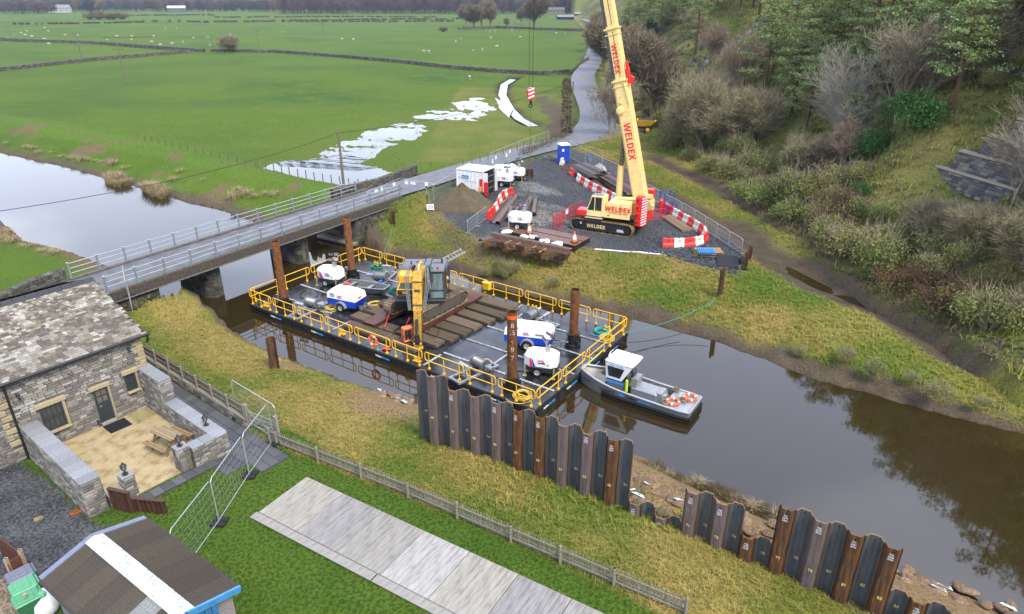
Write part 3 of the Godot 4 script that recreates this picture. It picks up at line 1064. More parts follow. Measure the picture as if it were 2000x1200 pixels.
func build_barge_gear() -> void:
	var rusty := Color(0.24,0.115,0.055)
	spud(-9.3,-4.45,5.35,rusty,"rusty tubular spud leg at the barge corner nearest the house")
	spud(-9.4,1.95,5.35,rusty*1.15,"orange brown spud leg at the bridge end on the far side of the barge")
	var s3 := spud(9.66,-4.4,5.2,rusty*0.8,"spud leg with orange top band and chalked 8.5 beside the sheet piles")
	var m := mb(Color(0.72,0.10,0.012))
	m.lathe([Vector2(0.276,5.85),Vector2(0.276,6.06)],24)
	put("orange_band",m,M.paint,s3)
	var chalk := flat_color("chalk",Color(0.6,0.52,0.45),0.9)
	var turn := Basis(Vector3.UP,-0.25)
	for q in [["8", 5.5],[".5", 5.1],["1", 4.5],["9", 4.1],["7", 3.6]]:
		text("chalk_figure", q[0],0.34,Transform3D(turn,turn*V(0,0,0.262) + V(0,q[1],0)),chalk,s3,"Droid Sans", false)
	spud(9.8,2.0,4.25,rusty*0.85,"short rusty spud leg with an orange rim near the far barge corner")
	winches()
	compressors()
	towers()
	build_skiff()
	mats()
	coils()
	ropes()

func winch_at(at: Vector3,turn: float,label: String) -> void:
	var t := thing("deck_winch", label,"winch", at,turn,"winches bolted to the barge deck")
	var g := Color(0.36,0.38,0.40)
	var m := mb(g)
	for z in [-0.42,0.42]:
		m.box(V(0,0.09,z),V(3.0,0.14,0.12),0.01)
	for x in [-1.4,-0.75,0.1,0.8,1.4]:
		m.box(V(x,0.09,0),V(0.11,0.13,0.8),0.01)
	put("skid_frame",m,M.galv,t)
	m = mb(Color(0.22,0.23,0.24))
	m.xf = Transform3D(Basis(Vector3.RIGHT,PI/2),V(0.45,0.5,0))
	m.lathe([Vector2(0,-0.5),Vector2(0.36,-0.5),Vector2(0.36,-0.44),Vector2(0.27,-0.42),Vector2(0.27,0.42),Vector2(0.36,0.44),Vector2(0.36,0.5),Vector2(0,0.5)],20)
	for k in 15:
		m.lathe([Vector2(0.27,-0.40 + k*0.054),Vector2(0.295,-0.375 + k*0.054),Vector2(0.27,-0.35 + k*0.054)],18)
	put("rope_drum",m,M.galv,t)
	m = mb(g)
	m.box(V(0.45,0.45,0.66),V(0.34,0.34,0.22),0.04)
	m.xf = Transform3D(Basis(Vector3.RIGHT,PI/2),V(0.45,0.5,0.78))
	m.lathe([Vector2(0.14,0),Vector2(0.14,0.3),Vector2(0,0.32)],12)
	put("motor",m,M.galv,t)
	m = mb(g*1.1)
	m.box(V(-0.75,0.5,0.24),V(0.14,0.75,0.16),0.015)
	m.box(V(-0.75,0.5,-0.24),V(0.14,0.75,0.16),0.015)
	m.box(V(-0.75,0.86,0),V(0.2,0.06,0.72),0.01)
	m.tube(V(-0.75,0.3,-0.2),V(-0.75,0.3,0.2),0.08,0.08,10)
	put("fairlead_stand",m,M.galv,t)

func winches() -> void:
	var a := 0.6029
	winch_at(on_barge(-7.5,-3.9),-0.6029 + PI/2 + 0.1,"galvanised winch on its skid near the white and blue compressor")
	winch_at(on_barge(-7.3,3.1),-0.6029 - PI/2 + 0.35,"grey winch with a blue can beside it behind the aluminium skiff")
	winch_at(on_barge(6.9,-4.2),-0.6029 - 0.2 + PI/2,"winch on a double frame overhanging the edge above the sheet piles")
	winch_at(on_barge(6.3,3.3),-0.6029 + PI,"winch behind the long compressor on the far side of the barge")

# ---------------------------------------------------------------- hired plant: compressors and lighting towers
func wheel(parent: Node,at: Vector3,r: float,w: float) -> void:
	var m := mb(Color(0.018,0.018,0.018))
	m.xf = Transform3D(Basis(Vector3.RIGHT,PI/2),at)
	m.lathe([Vector2(r*0.58,-w/2),Vector2(r*0.9,-w/2),Vector2(r,-w*0.35),Vector2(r,w*0.35),Vector2(r*0.9,w/2),Vector2(r*0.58,w/2)],20)
	var o := put("wheel",m,M.rubber,parent)
	m = mb(Color(0.5,0.5,0.5))
	m.xf = Transform3D(Basis(Vector3.RIGHT,PI/2),at)
	m.lathe([Vector2(0,-w*0.35),Vector2(r*0.5,-w*0.35),Vector2(r*0.6,-w*0.48),Vector2(r*0.6,w*0.48),Vector2(r*0.5,w*0.35),Vector2(0,w*0.35)],14)
	put("rim",m,M.galv,o)

const WHITE := Color(0.74,0.74,0.72)
const BLUE := Color(0.008,0.055,0.46)
const RED := Color(0.62,0.02,0.015)

func make_compressor(at: Vector3,turn: float,l: float,label: String,extra: String) -> Node3D:
	var t := thing("air_compressor", label,"compressor", at,turn,"towable white and blue compressors")
	var m := mb(BLUE)
	var h := l/2
	m.hexa([V(-h,0.38,-0.62),V(h - 0.1,0.38,-0.62),V(h - 0.1,0.38,0.62),V(-h,0.38,0.62)],[V(-h,0.85,-0.66),V(h,0.85,-0.66),V(h,0.85,0.66),V(-h,0.85,0.66)])
	for k in 4:
		m.col = Color(0.004,0.03,0.25)
		m.box(V(h + 0.0,0.46 + k*0.1,0.05),V(0.05,0.04,0.9))
	put("body",m,M.gloss,t)
	m = mb(WHITE)
	m.hexa([V(-h,0.853,-0.66),V(h,0.853,-0.66),V(h,0.853,0.66),V(-h,0.853,0.66)],[V(-h + 0.05,1.25,-0.64),V(h - 0.08,1.25,-0.64),V(h - 0.08,1.25,0.64),V(-h + 0.05,1.25,0.64)])
	m.hexa([V(-h + 0.05,1.25,-0.64),V(h - 0.08,1.25,-0.64),V(h - 0.08,1.25,0.64),V(-h + 0.05,1.25,0.64)],[V(-h + 0.3,1.46,-0.42),V(h - 0.45,1.46,-0.42),V(h - 0.45,1.46,0.42),V(-h + 0.3,1.46,0.42)])
	put("canopy",m,M.gloss,t)
	m = mb(Color(0.03,0.03,0.03))
	m.box(V(0,0.3,0),V(l*0.9,0.14,0.9),0.02)
	put("chassis",m,M.paint,t)
	for s in [-1,1]:
		m = mb(Color(0.2,0.22,0.25))
		for k in 6:
			var a0 := PI*k/6.0
			var a1 := PI*(k + 1)/6.0
			m.hexa([V(cos(a0)*0.42,0.33 + sin(a0)*0.42,0.60*s),V(cos(a1)*0.42,0.33 + sin(a1)*0.42,0.60*s),V(cos(a1)*0.36,0.33 + sin(a1)*0.36,0.60*s),V(cos(a0)*0.36,0.33 + sin(a0)*0.36,0.60*s)],
				[V(cos(a0)*0.42,0.33 + sin(a0)*0.42,0.86*s),V(cos(a1)*0.42,0.33 + sin(a1)*0.42,0.86*s),V(cos(a1)*0.36,0.33 + sin(a1)*0.36,0.86*s),V(cos(a0)*0.36,0.33 + sin(a0)*0.36,0.86*s)])
		put("mudguard",m,M.plastic,t)
		wheel(t,V(0,0.32,0.74*s),0.31,0.2)
	m = mb(Color(0.2,0.2,0.21))
	m.bar(V(h - 0.1,0.42,0.3),V(h + 0.75,0.5,0),0.08,0.08)
	m.bar(V(h - 0.1,0.42,-0.3),V(h + 0.75,0.5,0),0.08,0.08)
	m.ring(V(h + 0.85,0.5,0),0.08,0.03,12,6)
	m.tube(V(h + 0.5,0.05,0),V(h + 0.5,0.6,0),0.03,0.03,8)
	put("tow_bar",m,M.galv,t)
	for s in [-1,1]:
		m = mb(Color(0.015,0.015,0.016))
		m.box(V(-h + 0.45,1.0,0.655*s),V(0.34,0.04,0.02)); m.box(V(-h + 0.45,1.1,0.652*s),V(0.34,0.04,0.02)); m.box(V(-h + 0.45,1.2,0.648*s),V(0.34,0.04,0.02))
		put("vent",m,M.plastic,t)
		var turn_b := Basis(Vector3.UP,0.0 if s > 0 else PI)
		text("lettering", "GAP", 0.17,Transform3D(turn_b,V(-0.1*s,1.08,0.665*s)),M.red_print,t)
		m = mb(BLUE)
		m.box(V(-0.1*s,0.97,0.662*s),V(0.4,0.03,0.012))
		put("logo_bar",m,M.mark,t)
		if extra: text("lettering",extra,0.15,Transform3D(turn_b,V(0.75*s,1.06,0.665*s)),M.black_print,t)
	text("lettering", "GAP", 0.2,Transform3D(Basis(Vector3.UP,PI/2),V(h + 0.006,1.03,0.1)),M.red_print,t)
	m = mb(Color(0.85,0.6,0.05))
	m.box(V(h - 0.02,1.08,-0.45),V(0.06,0.12,0.1))
	m.box(V(h - 0.02,1.08,0.5),V(0.06,0.12,0.1))
	put("reflector",m,M.plastic,t)
	return t

func compressors() -> void:
	make_compressor(on_barge(-5.7,-2.0),-0.6029 + 0.18,2.3,"white and blue towable compressor standing by the aluminium skiff on the barge", "")
	make_compressor(on_barge(7.6,0.5),-0.6029 - 0.05 + 0.4,2.9,"longest white and blue compressor beside the numbered spud leg on the barge", "XAS40e")
	make_compressor(Vector3(-0.67,2,-73.8),0.25,2.6,"white and blue compressor parked behind the lighting towers by the container", "")

func make_tower(at: Vector3,turn: float,label: String,deco: bool,head_turn: float) -> Node3D:
	var t := thing("lighting_tower", label,"lighting tower", at,turn,"towable white lighting towers with folded masts")
	var pl := PackedVector2Array([Vector2(-0.95,-0.35),Vector2(-0.6,-0.62),Vector2(0.6,-0.62),Vector2(0.95,-0.35),Vector2(0.95,0.35),Vector2(0.6,0.62),Vector2(-0.6,0.62),Vector2(-0.95,0.35)])
	var flatten := Basis(V(1,0,0),V(0,0,1),V(0,-1,0))
	var m := mb(Color(0.02,0.024,0.035))
	m.xf = Transform3D(flatten,V(0,0.62,0))
	m.prism(pl,0.3)
	put("base_tray",m,M.plastic,t)
	m = mb(WHITE)
	m.xf = Transform3D(flatten,V(0,1.18,0))
	m.prism(pl,0.555)
	var lo := []
	var hi := []
	for p in pl:
		lo.append(V(p.x,1.18,p.y)); hi.append(V(p.x*0.86,1.33,p.y*0.8))
	m.xf = Transform3D()
	for i in 8:
		var j := (i + 1) % 8
		m.poly_out([lo[i],lo[j],hi[j],hi[i]],V(0,1,0))
	m.poly_out(hi,V(0,1,0))
	put("hood",m,M.gloss,t)
	m = mb(Color(0.02,0.02,0.02))
	for q in [[-0.5,0.2],[-0.2,-0.25],[0.3,0.3],[0.0,0.1]]:
		m.box(V(q[0],1.345,q[1]),V(0.07,0.03,0.05))
	for s in [-1,1]:
		for x in [-0.45,0.2,0.45]:
			m.box(V(x,0.95 if x < 0.3 else 0.8,0.625*s),V(0.1,0.05,0.012))
	put("latch",m,M.plastic,t)
	for s in [-1,1]:
		wheel(t,V(-0.15,0.29,0.56*s),0.29,0.18)
		m = mb(Color(0.02,0.02,0.02))
		m.box(V(-0.15,0.62,0.6*s),V(0.7,0.06,0.26),0.02)
		put("mudguard",m,M.plastic,t)
	for q in [[0.8,0.66],[0.8,-0.66],[-0.85,0.66],[-0.85,-0.66]]:
		m = mb(Color(0.55,0.46,0.2))
		m.box(V(q[0],0.42,q[1]),V(0.07,0.72,0.07),0.01)
		m.box(V(q[0],0.03,q[1]),V(0.2,0.04,0.2),0.01)
		m.col = Color(0.3,0.3,0.3)
		m.bar(V(q[0],0.5,q[1]),V(q[0],0.5,q[1]*0.5),0.05,0.05)
		put("outrigger",m,M.galv,t)
	m = mb(Color(0.12,0.12,0.13))
	m.bar(V(0.9,0.42,0),V(1.6,0.45,0),0.09,0.09)
	m.tube(V(1.35,0.04,0.1),V(1.35,0.62,0.1),0.035,0.035,8)
	put("tow_bar",m,M.galv,t)
	m = mb(Color(0.42,0.43,0.42))
	m.box(V(0.32,1.52,-0.1),V(0.26,0.42,0.26),0.02)
	m.tube(V(0.32,1.7,-0.1),V(0.32,1.98,-0.1),0.06,0.06,8)
	put("mast",m,M.galv,t)
	var hd := Basis(Vector3.UP,head_turn)
	for q in [[-0.22,2.0,0.15,0.3],[0.22,2.02,0.18,-0.4],[-0.2,2.32,-0.1,0.9],[0.2,2.3,-0.12,0.2]]:
		m = mb(Color(0.025,0.025,0.028))
		m.xf = Transform3D(hd*Basis(Vector3.RIGHT,q[3]),V(0.32,0,-0.1) + hd*V(q[0],q[1],q[2]))
		m.box(Vector3.ZERO,V(0.36,0.27,0.10),0.03)
		m.col = Color(0.25,0.27,0.3)
		m.box(V(0,0,0.052),V(0.3,0.21,0.02))
		put("floodlight",m,M.plastic,t)
	for s in [-1,1]:
		var turn_b := Basis(Vector3.UP,0.0 if s > 0 else PI)
		text("lettering", "GAP", 0.17,Transform3D(turn_b,V(0.05*s,1.03,0.63*s)),M.red_print,t)
		m = mb(BLUE)
		m.box(V(0.1*s,0.88,0.626*s),V(0.42,0.07,0.012))
		put("logo_bar",m,M.mark,t)
		if deco:
			m = mb(RED)
			m.hexa([V(-0.58,0.65,0.622*s),V(-0.42,0.65,0.622*s),V(-0.42,0.65,0.632*s),V(-0.58,0.65,0.632*s)],[V(-0.58,1.16,0.622*s),V(-0.5,1.16,0.622*s),V(-0.5,1.16,0.632*s),V(-0.58,1.16,0.632*s)])
			m.col = BLUE
			m.hexa([V(-0.4,0.65,0.622*s),V(-0.24,0.65,0.622*s),V(-0.24,0.65,0.632*s),V(-0.4,0.65,0.632*s)],[V(-0.46,1.1,0.622*s),V(-0.42,1.1,0.622*s),V(-0.42,1.1,0.632*s),V(-0.46,1.1,0.632*s)])
			put("side_stripe",m,M.mark,t)
	return t

func towers() -> void:
	make_tower(on_barge(-9.9,0.35),-0.35,"white lighting tower on the barge between spud leg and small skiff",true,0.4)
	make_tower(on_barge(10.0,-1.9),-0.25,"white lighting tower in the barge corner in front of the long compressor",true,-0.9)
	make_tower(Vector3(-0.81,2,-70.46),-0.2,"front lighting tower of the pair standing beside the white container",false,0.3)
	make_tower(Vector3(0.44,2,-72.89),-0.25,"rear lighting tower of the pair, parked next to the compressor on gravel",false,0.8)
	make_tower(Vector3(0.69,2.35,-55.04),-0.2,"lighting tower standing on the brown steel plates with a traffic cone",false,-0.4)

# ---------------------------------------------------------------- small boat on the deck
func loft(m: MB,rows: Array,close := false) -> void:
	for i in rows.size() - 1:
		var a: Array = rows[i]
		var b: Array = rows[i + 1]
		for j in a.size() - (0 if close else 1):
			var k := (j + 1) % a.size()
			m.quad(a[j],a[k],b[k],b[j])

func build_skiff() -> void:
	var t := thing("aluminium_skiff", "open grey aluminium skiff lying on the barge deck behind the compressor", "small boat", on_barge(-6.7,0.75),-0.6029 + 0.22)
	var rows := []
	var inner := []
	for k in 8:
		var s := k/7.0
		var x := -1.75 + 3.5*s
		var w := 0.62 - 0.22*pow(s,3)
		var f := 0.02 + 0.3*pow(maxf(0,s - 0.62)/0.38,1.6)
		var tp := 0.5 + 0.1*s
		rows.append([V(x,tp,w),V(x,f + 0.1,w*0.86),V(x,f,w*0.7),V(x,f,-w*0.7),V(x,f + 0.1,-w*0.86),V(x,tp,-w)])
		var w2 := w - 0.04
		inner.append([V(x,tp,-w2),V(x,f + 0.12,-w2*0.86),V(x,f + 0.03,-w2*0.7),V(x,f + 0.03,w2*0.7),V(x,f + 0.12,w2*0.86),V(x,tp,w2)])
	var m := mb(Color(0.13,0.14,0.15))
	loft(m,rows)
	m.poly_out(rows[0],V(0,0.2,0)); m.poly_out(rows[7],V(0,0.2,0))
	put("hull",m,M.galv,t)
	m = mb(Color(0.22,0.22,0.21))
	loft(m,inner)
	put("inside",m,M.matt,t)
	m = mb(Color(0.36,0.38,0.40))
	for s in [0,5]:
		for k in 7:
			m.bar(rows[k][s],rows[k + 1][s],0.06,0.05)
	m.bar(rows[0][0],rows[0][5],0.06,0.05)
	m.bar(rows[7][0],rows[7][5],0.08,0.06)
	put("gunwale",m,M.galv,t)
	for x in [-1.2,0.3]:
		m = mb(Color(0.33,0.35,0.37))
		m.box(V(x,0.4,0),V(0.28,0.03,1.08))
		put("thwart",m,M.galv,t)
	m = mb(Color(0.01,0.2,0.5))
	m.path([V(1.6,0.6,0.3),V(1.2,0.35,0.2),V(1.0,0.3,-0.1),V(1.3,0.4,-0.3),V(1.65,0.6,-0.35)],0.018)
	put("mooring_line",m,M.plastic,t)
	var o := put("buoy",_fuel(),M.plastic)
	o.position = on_barge(-8.3,0.35,0.95)
	tag(o,"small orange red float lying in the stern of the skiff", "buoy")

func _fuel() -> MB:
	var m := mb(Color(0.7,0.06,0.02))
	m.ball(Vector3.ZERO,V(0.26,0.13,0.16),12,8)
	m.box(V(0.2,0.08,0),V(0.12,0.08,0.06),0.01)
	return m

func timber(l: float,w: float,h: float,col: Color) -> MB:
	var m := mb(col)
	m.box(V(0,h/2,0),V(l,h,w),0.015)
	m.col = col*0.25
	m.box(V(l/2 - 0.25,h + 0.002,w*0.12),V(0.5,0.006,0.05))
	m.col = col*1.5
	m.box(V(l/2 + 0.002,h/2,w*0.28),V(0.006,h*0.7,w*0.3))
	return m

func mats() -> void:
	# heavy timber bog mats across the deck, two long steel runs on them for the excavator
	var wc := Color(0.135,0.10,0.066)
	var spots := [[-1.9,-3.95,3.4],[1.15,-3.95,2.8],[1.9,-2.75,2.6],[2.1,-1.75,2.9],[2.2,-0.65,3.0],[2.25,0.4,3.0],[2.4,1.6,3.1],[2.6,2.75,3.2],[2.3,4.1,3.4],[-3.3,-2.7,2.0],[-3.4,-1.5,2.0],[-3.4,-0.2,1.9],[-3.2,3.9,2.6],[-0.6,4.55,3.6],[-1.6,-2.9,2.4]]
	var names := ["beside the near handrail under the excavator's left track", "beside the near handrail below the excavator arm", "in front of the excavator's right track, nearest the handrail", "second from the near handrail right of the excavator", "third from the near handrail right of the excavator", "fourth from the near handrail right of the excavator", "fifth from the near handrail right of the excavator", "by the yellow shackle, right of the excavator", "furthest right of the excavator by the far handrail", "left of the excavator nearest the handrail", "left of the excavator in the middle of the row", "left of the excavator next to the yellow hose coil", "behind the excavator on its left by the far handrail", "behind the excavator along the far handrail", "in front of the excavator between its tracks"]
	for i in spots.size():
		var q: Array = spots[i]
		var o := put("timber_mat",timber(q[2],0.86,0.22,wc*rf(0.75,1.35)),M.wood)
		o.position = on_barge(q[0],q[1],0.56)
		o.rotation.y = -0.6029 + rf(-0.03,0.03)
		tag(o,"brown timber mat " + names[i],"timber mat", "timber mats under and around the excavator")
	for q in [[0.72,0.3,7.6,1.25,"right"],[-2.15,-0.1,7.0,1.15,"left"]]:
		var m := mb(Color(0.15,0.072,0.048))
		m.box(V(0,0.13,0),V(q[2],0.03,q[3]),0.004)
		for s in [-1,1]:
			m.box(V(0,0.05,s*(q[3]/2 - 0.04)),V(q[2],0.19,0.05))
		for k in 9:
			m.box(V(-q[2]/2 + 0.1 + k*(q[2] - 0.2)/8.0,0.03,0),V(0.05,0.16,q[3]*0.96))
		m.col = Color(0.14,0.035,0.03)
		m.box(V(q[2]*0.40,0.147,0.1),V(0.8,0.006,0.7)); m.box(V(q[2]*0.27,0.147,-0.15),V(0.6,0.006,0.5))
		var o := put("steel_track_plate",m,M.steel)
		o.position = on_barge(q[0],q[1],0.86)
		o.rotation.y = -0.6029 + PI/2 + 0.02
		tag(o,"long rusty steel plate under the excavator's track on the viewer's " + q[4],"steel plate", "steel plates under the tracks")

func coil(at: Vector3,r: float,col: Color,turns: int,label: String,kind := "hose") -> void:
	var m := mb(col)
	for k in turns:
		m.xf = Transform3D(Basis(V(rf(-1,1),0,rf(-1,1)).normalized(),rf(0,0.12)),V(rf(-0.06,0.06),0.03 + 0.03*(k/2),rf(-0.06,0.06)))
		m.ring(Vector3.ZERO,r*rf(0.72,1.02),0.022,22,5)
	m.xf = Transform3D()
	var p := []
	for k in 9:
		var a := k*0.35
		p.append(V(cos(a)*(r + k*0.05),0.03,sin(a)*(r + k*0.05)))
	m.path(p,0.022,5)
	var o := put(kind + "_coil",m,M.rubber)
	o.position = at
	tag(o,label,kind,"coiled hoses and ropes")

func coils() -> void:
	var yel := Color(0.62,0.46,0.10)
	coil(on_barge(10.55,-4.75),0.5,yel,12,"yellow hose coil in the barge corner nearest the sheet piles")
	coil(on_barge(11.1,4.0),0.42,yel,8,"yellow hose coil by the end handrail behind the workboat")
	coil(on_barge(-4.6,-0.55),0.45,yel,8,"yellow hose coil beside the excavator's left track")
	coil(on_barge(-6.5,-2.75),0.42,yel,9,"yellow hose heaped between the winch and the compressor")
	coil(on_barge(6.75,-2.9),0.34,Color(0.5,0.36,0.17),7,"tan hose coil next to the winch on the double frame")
	var green := Color(0.01,0.22,0.14)
	coil(on_barge(-4.9,2.0),0.5,green,9,"green hose coil between the skiff and the excavator")
	coil(on_barge(-9.6,4.75),0.45,green,8,"green rope coil in the far barge corner beside the bitt", "rope")
	coil(on_barge(10.4,4.6),0.45,Color(0.02,0.4,0.36),7,"turquoise rope coil beside the bitt near the end of the barge", "rope")
	# blue can, yellow chest, life rings on the rails
	var m := mb(Color(0.01,0.10,0.45))
	m.box(V(0,0.2,0),V(0.3,0.4,0.26),0.04)
	m.tube(V(0.08,0.4,0),V(0.08,0.47,0),0.03,0.03,8)
	var o := put("jerry_can",m,M.plastic)
	o.position = on_barge(-6.7,2.2)
	tag(o,"blue plastic can standing beside the far winch", "jerry can")
	m = mb(YEL)
	m.box(V(0,0.3,0),V(0.6,0.5,0.34),0.05)
	m.box(V(0,0.57,0),V(0.66,0.08,0.4),0.03)
	o = put("safety_box",m,M.plastic)
	o.position = on_barge(0.95,5.1,1.0)
	o.rotation.y = -0.6
	tag(o,"yellow safety box hung on the far handrail of the barge", "box")
	var ring0 := life_ring("orange life ring hanging on the near handrail in front of the excavator")
	ring0.transform = Transform3D(barge_t.basis*Basis(Vector3.RIGHT,PI/2),on_barge(0.2,-5.42,1.18))
	var ring1 := dup(ring0,Vector3.ZERO,0,"orange life ring hanging on the far handrail behind the excavator cab")
	ring1.transform = Transform3D(barge_t.basis*Basis(Vector3.RIGHT,PI/2),on_barge(-3.2,5.28,1.25))
	m = mb(Color(0.7,0.05,0.02))
	m.ball(V(0,0.08,0),V(0.22,0.1,0.12),10,6)
	m.ball(V(0.22,0.06,0.05),V(0.12,0.07,0.1),8,5)
	m.col = Color(0.6,0.6,0.6)
	m.path([V(-0.2,0.05,0),V(-0.45,0.03,0.1),V(-0.5,0.03,-0.2)],0.015)
	o = put("throw_bag",m,M.plastic)
	o.position = on_barge(0.75,-5.0)
	tag(o,"red throw line bag lying on deck beneath the near life ring", "throw bag")
	# loose cables
	for q in [["black cable lying in loops beside the lighting tower near the bridge end",[[-10.5,-1.6],[-10.2,-2.4],[-9.4,-2.7],[-8.9,-2.2],[-9.3,-1.5],[-10.0,-1.2]]],
			["black cable trailing from the lighting tower towards the numbered spud leg",[[9.4,-2.4],[8.7,-2.8],[8.9,-3.6],[8.2,-3.9],[7.6,-3.4]]],
			["black cables trailing from the short spud leg across the deck end",[[9.4,1.6],[10.2,1.0],[11.0,1.4],[11.7,2.2]]]]:
		m = mb(Color(0.012,0.012,0.012))
		var p := []
		for k in q[1]: p.append(V(k[0],0.58,-k[1]))
		var cv := Curve3D.new()
		for k in p.size():
			var tg: Vector3 = (p[mini(k + 1,p.size() - 1)] - p[maxi(k - 1,0)])*0.25
			cv.add_point(p[k],-tg,tg)
		cv.bake_interval = 0.12
		m.path(Array(cv.get_baked_points()),0.02,5)
		o = put("cable",m,M.rubber)
		o.transform = barge_t
		tag(o,q[0],"cable", "loose cables on the barge")

func ropes() -> void:
	for q in [[Vector3(-10.29,2.1,-56.54),on_barge(-10.0,5.1,0.75),0.5,"green rope from the bank stub to the far barge corner"],[on_barge(11.8,4.8,0.8),Vector3(13.39,1.7,-41.3),0.35,"thin green rope from the barge end to the lone far bank pile"],[on_barge(11.8,3.4,0.7),Vector3(10.87,0.3,-39.26),0.2,"dark mooring line from the barge end towards the muddy far bank"]]:
		var m := mb(Color(0.02,0.27,0.20) if q[2] > 0.3 else Color(0.03,0.03,0.03))
		var pts := []
		for i in 13:
			var f := i/12.0
			pts.append(q[0].lerp(q[1],f) - V(0,4.0*f*(1 - f)*q[2],0))
		m.path(pts,0.02,5)
		tag(put("mooring_rope", m,M.rubber),q[3],"rope", "mooring ropes of the barge")

func life_ring(label: String) -> Node3D:
	var t := thing("life_ring", label,"life ring", Vector3.ZERO,0,"orange life rings")
	var m := mb(Color(0.78,0.10,0.02))
	m.ring(Vector3.ZERO,0.30,0.075,28,10)
	put("ring_body",m,M.plastic,t)
	for k in 4:
		m = mb(Color(0.7,0.68,0.65))
		var a := k*PI/2 + 0.4
		m.xf = Transform3D(Basis(Vector3.UP,-a),V(cos(a),0,sin(a))*0.30)
		m.xf = m.xf*Transform3D(Basis(Vector3.RIGHT,PI/2),Vector3.ZERO)
		m.lathe([Vector2(0.08,-0.045),Vector2(0.08,0.045)],12)
		put("band",m,M.plastic,t)
	return t

# ---------------------------------------------------------------- tracked machines
# a crawler track that runs along x, seen from the side: loop of shoes round two wheels
func track(parent: Node3D,z: float,l: float,h: float,w: float,shoe: Color,side: Color,pitch: float) -> Node3D:
	var m := mb(shoe)
	var r := h/2
	var hl := l/2 - r
	var pts := []
	var n := int(hl*2/pitch)
	for i in n + 1: pts.append([Vector2(-hl + 2*hl*i/n,h),0.0])
	var k := int(PI*r/pitch) + 1
	for i in range(1,k): pts.append([Vector2(hl,r) + Vector2(sin(PI*i/k),cos(PI*i/k))*r,-PI*i/k])
	for i in n + 1: pts.append([Vector2(hl - 2*hl*i/n,0),PI])
	for i in range(1,k): pts.append([Vector2(-hl,r) + Vector2(-sin(PI*i/k),-cos(PI*i/k))*r,PI - PI*i/k])
	for q in pts:
		var p: Vector2 = q[0]
		m.col = shoe*rf(0.7,1.25)
		m.xf = Transform3D(Basis(Vector3.BACK,q[1]),V(p.x,p.y,z))
		m.box(V(0,-0.02,0),V(pitch*0.94,0.05,w))
		m.col = shoe*0.4
		m.box(V(-pitch*0.3,0.02,0),V(pitch*0.16,0.05,w))
	var t := put("track",m,M.matt,parent)
	m = mb(side)
	var a := PackedVector2Array()
	for i in 9: a.append(Vector2(hl*0.92,r) + Vector2(cos(-PI/2 + PI*i/8),sin(-PI/2 + PI*i/8))*(r - 0.11))
	for i in 9: a.append(Vector2(-hl*0.92,r) + Vector2(cos(PI/2 + PI*i/8),sin(PI/2 + PI*i/8))*(r - 0.11))
	m.prism(a,w*0.8,V(0,0,z - w*0.4))
	put("track_frame",m,M.paint,t)
	for s in [-1,1]:
		m = mb(side*1.4)
		m.xf = Transform3D(Basis(Vector3.RIGHT,PI/2),V(hl*s,r,z))
		m.lathe([Vector2(0,-w*0.46),Vector2(r*0.42,-w*0.46),Vector2(r*0.5,-w*0.43),Vector2(r*0.72,-w*0.42),Vector2(r*0.72,w*0.42),Vector2(r*0.5,w*0.43),Vector2(r*0.42,w*0.46),Vector2(0,w*0.46)],16)
		put("sprocket" if s > 0 else "idler", m,M.rust,t)
	for i in 7:
		m = mb(side*0.9)
		m.xf = Transform3D(Basis(Vector3.RIGHT,PI/2),V(lerpf(-hl*0.8,hl*0.8,i/6.0),0.13,z))
		m.lathe([Vector2(0,-w*0.44),Vector2(0.09,-w*0.44),Vector2(0.09,w*0.44),Vector2(0,w*0.44)],10)
		put("track_roller",m,M.rust,t)
	return t

func plate(m: MB,pts: Array,z0: float,z1: float) -> void:    # side outline in x, y drawn across from z0 to z1
	var a := PackedVector2Array()
	for p in pts: a.append(Vector2(p[0],p[1]))
	m.prism(a,z1 - z0,V(0,0,z0))

